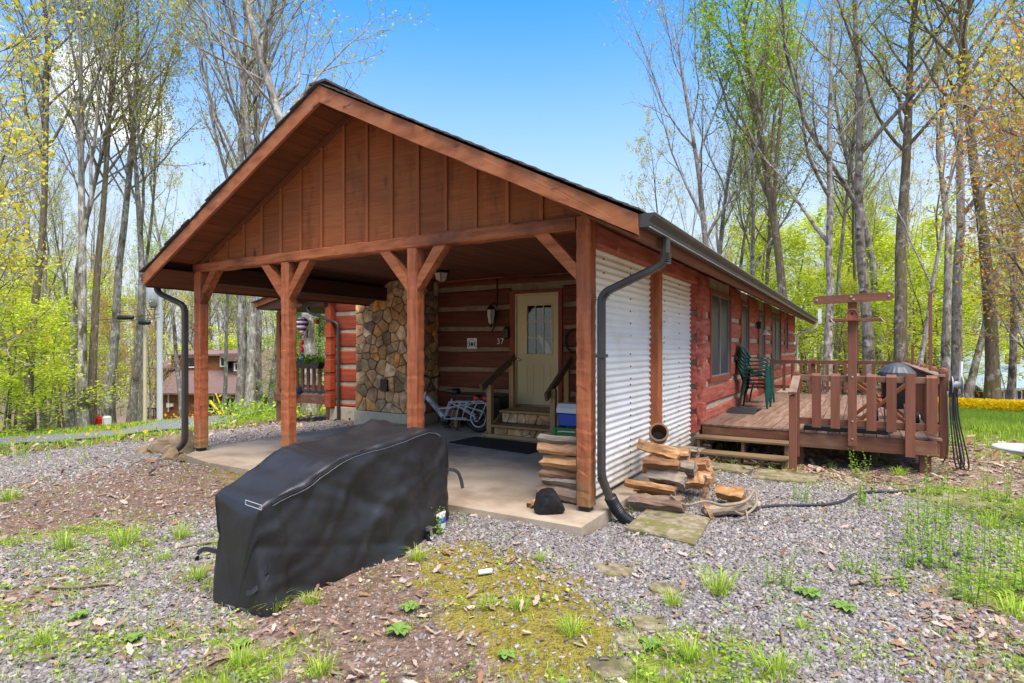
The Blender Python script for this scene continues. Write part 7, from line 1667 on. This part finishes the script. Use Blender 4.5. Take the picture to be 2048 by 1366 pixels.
# dry leaves
def leaves(n, d0, d1, wf, size, pw=1.0, name='leaf_litter', lim=1.15):
    x, y, d = sample(n, d0, d1, pw, lim); W = weights(x, y); a = npr.rand(len(x)) < np.clip(wf(W), 0, 1); x, y, d = x[a], y[a], d[a]; n = len(x)
    prof = np.array([(-1, 0, 0), (-.35, .42, .12), (.1, .28, .06), (.45, .45, .2), (1, 0, .1), (.45, -.45, .2), (.1, -.28, .06), (-.35, -.42, .12), (0, 0, -.06)])
    s = size * npr.uniform(.5, 1.35, (n, 1)) * (1 + .04 * d)[:, None]; ca_, sa_ = rotz(n); cu = npr.uniform(-.6, 1.3, (n, 1)); tl = npr.randn(n, 2) * .28
    px_ = prof[None, :, 0] * s; py_ = prof[None, :, 1] * s * npr.uniform(.6, 1.15, (n, 1)); pz_ = prof[None, :, 2] * s * cu
    X_ = px_ * ca_[:, None] - py_ * sa_[:, None]; Y_ = px_ * sa_[:, None] + py_ * ca_[:, None]; Z_ = pz_ + X_ * tl[:, :1] + Y_ * tl[:, 1:]
    Z_ = Z_ - Z_.min(1, keepdims=True) + .006 + npr.uniform(0, .012, (n, 1))
    V = np.stack([X_ + x[:, None], Y_ + y[:, None], Z_ + gz(x, y)[:, None]], -1).reshape(-1, 3)
    tf = np.array([(0, 1, 8), (1, 2, 8), (2, 3, 8), (3, 4, 8), (4, 5, 8), (5, 6, 8), (6, 7, 8), (7, 0, 8)]); F = (np.arange(n)[:, None, None] * 9 + tf[None]).reshape(-1, 3)
    pal = np.array([(.38, .27, .20), (.30, .19, .13), (.46, .35, .28), (.24, .14, .09), (.31, .18, .10), (.44, .35, .28)]); cc = pal[npr.randint(0, len(pal), n)] * npr.uniform(.65, 1.15, (n, 1))
    return tag(link(name, npmesh(name, V, F, 'dry', np.repeat(cc, 9, 0))), 'scattered dry brown leaves', kind='stuff')
leaves(15000, 2.5, 9, lambda W: W[4] * .9 + W[2] * .20 + W[1] * .12 + W[0] * .10 + W[3] * .16, .027)
leaves(14000, 7, 26, lambda W: W[4] * 1.0 + W[2] * .08 + W[0] * .03, .05)
leaves(9000, 9, 14, lambda W: W[4] * 1.0 + W[2] * .08 + W[0] * .03, .045)
# grass
def grass(n, d0, d1, wf, h, w_, cols, name='grass', pw=1.0, clump=0, lim=1.25, label='short spring grass'):
    x, y, d = sample(n, d0, d1, pw, lim); W = weights(x, y); a = npr.rand(len(x)) < np.clip(wf(W), 0, 1); x, y, d = x[a], y[a], d[a]
    if clump:
        x = np.repeat(x, clump); y = np.repeat(y, clump); d = np.repeat(d, clump); r = np.abs(npr.randn(len(x))) * .035; an = npr.uniform(0, 6.28, len(x)); x = x + r * np.cos(an); y = y + r * np.sin(an)
    n = len(x); hh = h * npr.uniform(.45, 1.3, n); ww = w_ * (1 + .07 * d); ca_, sa_ = rotz(n); ln = npr.uniform(.1, .85, n); z = gz(x, y)
    B0 = np.stack([x - sa_ * ww, y + ca_ * ww, z], 1); B1 = np.stack([x + sa_ * ww, y - ca_ * ww, z], 1)
    mxx, myy = x + ca_ * hh * ln * .35, y + sa_ * hh * ln * .35
    M0 = np.stack([mxx - sa_ * ww * .7, myy + ca_ * ww * .7, z + hh * .6], 1); M1 = np.stack([mxx + sa_ * ww * .7, myy - ca_ * ww * .7, z + hh * .6], 1)
    T_ = np.stack([x + ca_ * hh * ln, y + sa_ * hh * ln, z + hh * (1 - .25 * ln)], 1)
    V = np.stack([B0, B1, M1, M0, T_], 1).reshape(-1, 3); k = np.arange(n)[:, None] * 5
    F = np.concatenate([k + np.array([[0, 1, 2]]), k + np.array([[0, 2, 3]]), k + np.array([[3, 2, 4]])])
    cc = np.array(cols)[npr.randint(0, len(cols), n)] * npr.uniform(.7, 1.25, (n, 1))
    return tag(link(name, npmesh(name, V, F, 'blade', np.repeat(cc, 5, 0))), label, kind='stuff')
GC = [(.30, .46, .05), (.40, .54, .07), (.22, .40, .05), (.48, .56, .09)]
grass(13000, 2.5, 9, lambda W: W[3] ** 1.2 * 1.3 + W[0] * .03 + W[1] * .09 + W[2] * .03, .05, .0014, GC, clump=9)
grass(9000, 8, 24, lambda W: W[3] * 1.3, .13, .0028, GC, clump=7, label='lawn beyond the deck')
grass(9000, 12, 45, lambda W: W[3] * 1.0, .14, .004, GC, clump=4, label='grass of the far verge')
# lawn strip at the right in front of the flowers
def patch(name, quad, n, h, w_, cols, label, clumpy=.0, zoff=0.):
    u, v = npr.rand(n, 1), npr.rand(n, 1); q = np.array(quad); p = (q[0] * (1 - u) + q[1] * u) * (1 - v) + (q[3] * (1 - u) + q[2] * u) * v
    return p[:, 0], p[:, 1]
def blades(name, x, y, h, w_, cols, label, zoff=0.):
    n = len(x); hh = h * npr.uniform(.5, 1.3, n); ca_, sa_ = rotz(n); ln = npr.uniform(.1, .7, n); z = gz(x, y) + zoff
    V = np.stack([np.stack([x - sa_ * w_, y + ca_ * w_, z], 1), np.stack([x + sa_ * w_, y - ca_ * w_, z], 1), np.stack([x + ca_ * hh * ln, y + sa_ * hh * ln, z + hh], 1)], 1).reshape(-1, 3)
    cc = np.array(cols)[npr.randint(0, len(cols), n)] * npr.uniform(.7, 1.25, (n, 1)); return tag(link(name, npmesh(name, V, np.arange(3 * n).reshape(n, 3), 'blade', np.repeat(cc, 3, 0))), label, kind='stuff')
Q = [pol(1880, 12.2), pol(2120, 10.2), pol(2160, 18), pol(1890, 19)]
gxx, gyy = patch('g', Q, 30000, 0, 0, 0, ''); blades('lawn_grass', gxx, gyy, .15, .006, GC, 'bright lawn between the leaf litter and the yellow flowers')
Q = [pol(1870, 18.5), pol(2150, 16), pol(2200, 24), pol(1870, 25)]
gxx, gyy = patch('f', Q, 14000, 0, 0, 0, ''); blades('flower_stems', gxx, gyy, .28, .006, GC, 'stems of the yellow flowers')
def dots(name, x, y, z, s, cols, label, mat='leaf'):
    n = len(x); C_ = np.stack([x, y, z], 1); a = npr.randn(n, 3); a /= np.linalg.norm(a, axis=1)[:, None]; b = np.cross(a, npr.randn(n, 3)); b /= np.linalg.norm(b, axis=1)[:, None]; q = s * npr.uniform(.6, 1.3, (n, 1))
    V = np.stack([C_ - a * q, C_ - b * q, C_ + a * q, C_ + b * q], 1).reshape(-1, 3); cc = np.array(cols)[npr.randint(0, len(cols), n)] * npr.uniform(.8, 1.15, (n, 1))
    return tag(link(name, npmesh(name, V, np.arange(4 * n).reshape(n, 4), mat, np.repeat(cc, 4, 0))), label, kind='stuff')
gxx, gyy = patch('f', Q, 15000, 0, 0, 0, ''); dots('yellow_flowers', gxx, gyy, gz(gxx, gyy) + npr.uniform(.16, .36, len(gxx)), .045, [(.85, .60, .01), (.85, .52, .01), (.8, .66, .03)], 'broad band of yellow flowers before the neighbour house')
for (px0, px1, d0, d1, n) in ((330, 460, 24, 33, 90), (560, 660, 21, 26, 120), (150, 300, 13, 14.5, 22), (0, 160, 14.5, 15.5, 8)):
    p_ = npr.uniform(px0, px1, n); dd = npr.uniform(d0, d1, n); s_ = (p_ - CX) / CF * dd; xx, yy_ = dd * FX + s_ * RX, dd * FY + s_ * RY
    dots('yellow_flowers', xx, yy_, gz(xx, yy_) + npr.uniform(.1, .3, n), .05, [(.85, .60, .01), (.85, .52, .01), (.85, .7, .1)], 'loose yellow flowers along the lane and lawn')
# moss tufts
x, y, d = sample(60000, 2.5, 8.5); W = weights(x, y); a = npr.rand(len(x)) < np.clip(W[1] * 1.2, 0, 1); x, y = x[a], y[a]
blades('moss', x, y, .010, .0035, [(.20, .165, .03), (.27, .23, .04), (.15, .125, .025), (.24, .28, .045)], 'low olive and yellow moss')
# broad-leaved weeds: rosettes and leggy stems, scattered
def weeds(n, d0, d1, wf, name, label, leafr=.02, per=9, spread=.05, hgt=.05):
    x, y, d = sample(n, d0, d1); W = weights(x, y); a = npr.rand(len(x)) < np.clip(wf(W), 0, 1); x, y = x[a], y[a]
    x = np.repeat(x, per); y = np.repeat(y, per); n = len(x); r = np.abs(npr.randn(n)) * spread; an = npr.uniform(0, 6.28, n); x = x + r * np.cos(an); y = y + r * np.sin(an); z = gz(x, y) + hgt * npr.rand(n) * np.exp(-r / spread / 2) + .01
    ln = leafr * npr.uniform(.6, 1.4, n); dx, dy = np.cos(an + npr.randn(n) * .7), np.sin(an + npr.randn(n) * .7); up = npr.uniform(-.1, .5, n)
    A = np.stack([x, y, z], 1); D = np.stack([dx, dy, up], 1) * ln[:, None]; Sd = np.stack([-dy, dx, npr.randn(n) * .2], 1) * (ln * .42)[:, None]
    V = np.stack([A, A + D * .5 + Sd, A + D, A + D * .5 - Sd], 1).reshape(-1, 3); cc = np.array([(.26, .44, .06), (.36, .54, .08), (.20, .38, .06), (.46, .56, .10)])[npr.randint(0, 4, n)] * npr.uniform(.75, 1.2, (n, 1))
    return tag(link(name, npmesh(name, V, np.arange(4 * n).reshape(n, 4), 'leaf', np.repeat(cc, 4, 0))), label, kind='stuff')
weeds(1500, 2.5, 8.5, lambda W: W[3] * .7 + W[1] * .12 + W[2] * .06 + W[0] * .05 + W[4] * .08, 'clover_weeds', 'low patches of clover-like weeds', leafr=.012, per=26, spread=.07, hgt=.03)
weeds(2600, 2.5, 8.5, lambda W: W[3] * .9 + W[1] * .18 + W[2] * .08 + W[0] * .05 + W[4] * .10, 'ground_weeds', 'small broad-leaved weeds')
# individual plants that stand out
def plant(px, py, kind, label, s=1.0):
    x, y = gp(px, py); z = g1(x, y)
    if kind == 'tuft':
        n = 110; an = npr.uniform(0, 6.28, n); r = npr.rand(n) ** .7 * .055 * s * U(.7, 1.3); bx0, by0 = r * np.cos(an), r * np.sin(an); h = s * U(.7, 1.1) * npr.uniform(.03, .14, n); ln = npr.uniform(.15, 1.4, n); a2 = an + npr.randn(n) * .4; w2 = .0019 * s
        c_, s_2 = np.cos(a2), np.sin(a2); z0 = np.full(n, .0)
        B0 = np.stack([bx0 - s_2 * w2, by0 + c_ * w2, z0], 1); B1 = np.stack([bx0 + s_2 * w2, by0 - c_ * w2, z0], 1); mx_, my_ = bx0 + c_ * h * ln * .35, by0 + s_2 * h * ln * .35
        M0 = np.stack([mx_ - s_2 * w2 * .8, my_ + c_ * w2 * .8, h * .65], 1); M1 = np.stack([mx_ + s_2 * w2 * .8, my_ - c_ * w2 * .8, h * .65], 1); T_ = np.stack([bx0 + c_ * h * ln, by0 + s_2 * h * ln, h * (1 - .3 * ln)], 1)
        V = np.stack([B0, B1, M1, M0, T_], 1).reshape(-1, 3); k = np.arange(n)[:, None] * 5; F = np.concatenate([k + np.array([[0, 1, 2]]), k + np.array([[0, 2, 3]]), k + np.array([[3, 2, 4]])]); cc = np.array(GC)[npr.randint(0, 4, n)] * npr.uniform(.7, 1.2, (n, 1))
        o = link('grass_tuft', npmesh('grass_tuft', V, F, 'blade', np.repeat(cc, 5, 0))); cat = 'grass tuft'
    elif kind == 'broad':
        V, F = [], []; n = 11
        for j in range(n):
            a = 6.28 * j / n + U(-.3, .3); l = s * U(.035, .085); c_, s_2 = math.cos(a), math.sin(a); b0 = len(V)
            for t, w2, zz in ((0, .004, .012), (.3, .014, .03), (.6, .021, .035), (.85, .014, .03), (1, .0, .02)):
                jj_ = U(.7, 1.25)
                for q in (-1, 0, 1): V.append((c_ * l * t - s_2 * q * w2 * s * jj_, s_2 * l * t + c_ * q * w2 * s * jj_, zz * s + (.008 * s if q else 0)))
            for i in range(4):
                for q in range(2): p = b0 + i * 3 + q; F.append((p, p + 1, p + 4, p + 3))
        o = link('broadleaf_weed', npmesh('broadleaf_weed', np.array(V), np.array(F), 'leaf', np.tile(np.array([(.24, .38, .09)]), (len(V), 1)) * npr.uniform(.8, 1.15, (len(V), 1)))); cat = 'weed'
    else:
        V, F, c = [], [], []; n = int(5 * s) + 3
        for j in range(n):
            ox, oy = U(-.09, .09) * s, U(-.09, .09) * s; h = U(.12, .34) * s; lx_, ly_ = U(-.05, .05), U(-.05, .05); b0 = len(V)
            V += [(ox - .0025, oy, 0), (ox + .0025, oy, 0), (ox + lx_ + .001, oy + ly_, h), (ox + lx_ - .001, oy + ly_, h)]; F.append((b0, b0 + 1, b0 + 2, b0 + 3)); c += [(.2, .3, .06)] * 4
            for k in range(9):
                t = (k + 1) / 9.5; px_, py_, pz_ = ox + lx_ * t, oy + ly_ * t, h * t; a = 2.4 * k + j; l = .045 * (1 - .6 * t) * s ** .5; c_, s_2 = math.cos(a), math.sin(a); b0 = len(V)
                V += [(px_, py_, pz_), (px_ + c_ * l * .5 - s_2 * l * .35, py_ + s_2 * l * .5 + c_ * l * .35, pz_ + .012), (px_ + c_ * l, py_ + s_2 * l, pz_ + .004), (px_ + c_ * l * .5 + s_2 * l * .35, py_ + s_2 * l * .5 - c_ * l * .35, pz_ + .012)]; F.append((b0, b0 + 1, b0 + 2, b0 + 3)); f = U(.8, 1.25); c += [(.26 * f, .42 * f, .06 * f)] * 4
        o = link('tall_weed', npmesh('tall_weed', np.array(V), np.array(F), 'leaf', np.array(c))); cat = 'weed'
    o.location = (x, y, z); tag(o, label, cat, {'tuft': 'grass tufts in the yard', 'broad': 'broad-leaved weeds in the yard'}.get(kind, 'leggy weeds in the gravel'))
for px, py, k, lb, s in ((548, 1222, 'tuft', 'grass tuft at the front foot of the covered grill', 1.0), (622, 1212, 'tuft', 'second grass tuft along the foot of the covered grill', .8), (835, 1125, 'tuft', 'grass tuft beside the caster of the covered grill', 1.1), (1042, 1225, 'tuft', 'upright grass tuft in the middle of the moss', .8), (978, 1220, 'tuft', 'low dark grass tuft left of the upright one in the moss', .7), (1145, 1270, 'tuft', 'spreading grass tuft at the right of the moss', 1.2), (1438, 1190, 'tuft', 'large yellow-green grass tuft in the gravel at right', 1.5), (1345, 1210, 'tuft', 'grass tuft at the left of the large gravel tuft', 1.0), (1385, 1310, 'tuft', 'grass tuft low right near the bottom edge', 1.0), (1552, 1345, 'tuft', 'tall dark grass tuft at the bottom edge of the gravel', 1.5), (1605, 1260, 'tuft', 'thin upright grass tuft in the right gravel', .8), (1080, 1135, 'tuft', 'small grass tuft at the gravel edge above the moss', .7), (1985, 1060, 'tuft', 'tall grass tuft by the birdbath foot', 1.6), (2035, 1230, 'tuft', 'grass tuft at the right edge of the yard', 1.5), (1800, 945, 'tuft', 'grass tuft under the front corner of the deck', 1.4), (480, 1330, 'tuft', 'grass tuft at the lower left bottom edge', 1.2), (640, 1350, 'tuft', 'grass tuft at the bottom edge below the covered grill', 1.1), (90, 1290, 'tuft', 'grass tuft at the far lower left', 1.0), (20, 1000, 'tuft', 'grass tuft on the soil at the left edge', 1.6), (250, 1085, 'tuft', 'wide grass tuft in the strip at the left', 1.4), (130, 1100, 'tuft', 'grass tuft left of the wide one in the strip', 1.3), (360, 1075, 'tuft', 'grass tuft right of the wide one in the strip', 1.2), (330, 1120, 'tuft', 'small grass tuft in the left gravel', .8), (395, 1160, 'tuft', 'grass tuft left of the covered grill', 1.0),
                         (265, 1280, 'broad', 'broad-leaved weed in the lower left gravel', .8), (160, 1240, 'broad', 'pale broad-leaved weed at the lower left', .9), (1620, 1195, 'broad', 'large dark-leaved weed in the middle of the right gravel', 1.2), (1690, 1222, 'broad', 'second dark-leaved weed right of the large one', 1.1), (480, 1290, 'broad', 'broad-leaved weed near the front foot of the covered grill', .8), (820, 1225, 'broad', 'bright leafy weed on the soil in front of the covered grill', 1.0), (1010, 1320, 'broad', 'broad weed at the bottom of the moss', .8), (800, 1270, 'broad', 'leafy weed below the bright one on the soil', 1.1), (1300, 1290, 'broad', 'broad weed among grass at the lower right of the moss', 1.0),
                         (1840, 1090, 'leggy', 'tall leggy weed in the gravel at right', 1.6), (1815, 1130, 'leggy', 'leggy weed in front of the tallest one at right', 1.5), (1880, 1060, 'leggy', 'leggy weed behind the tallest one at right', 1.4), (1900, 1130, 'leggy', 'leggy weed left of the birdbath', 1.6), (1960, 1120, 'leggy', 'leggy weed before the birdbath', 1.6), (1870, 985, 'leggy', 'leggy weed at the deck corner post', 1.4), (1715, 945, 'leggy', 'small leggy weed under the deck front', 1.2), (1735, 1010, 'leggy', 'leggy weed at the end of the black pipe', 1.0), (1600, 1000, 'leggy', 'low leggy weed near the middle of the black pipe', .8), (1555, 1180, 'leggy', 'sparse leggy weed in the right gravel', .9), (2010, 1180, 'leggy', 'leggy weed at the right edge', 1.6), (1930, 1200, 'leggy', 'leggy weed at lower right', 1.2), (1780, 1180, 'leggy', 'leggy weed near the grey stick at right', 1.0), (870, 1080, 'leggy', 'leggy weed under the right end of the covered grill', .9), (1700, 1150, 'leggy', 'thin leggy weed in the open gravel at right', .8), (1990, 1000, 'leggy', 'leggy weed behind the birdbath foot', 1.3)): plant(px, py, k, lb, s)
# verge plants beyond the slab
x, y = pol(520, 19); leafcloud('x', (x, y, g1(x, y) + .2), 2.6, .8, .4, 900, .07, GC).name = 'verge_plants'
tag(bpy.data.objects['verge_plants'], 'green plants along the edge beyond the carport', kind='stuff')
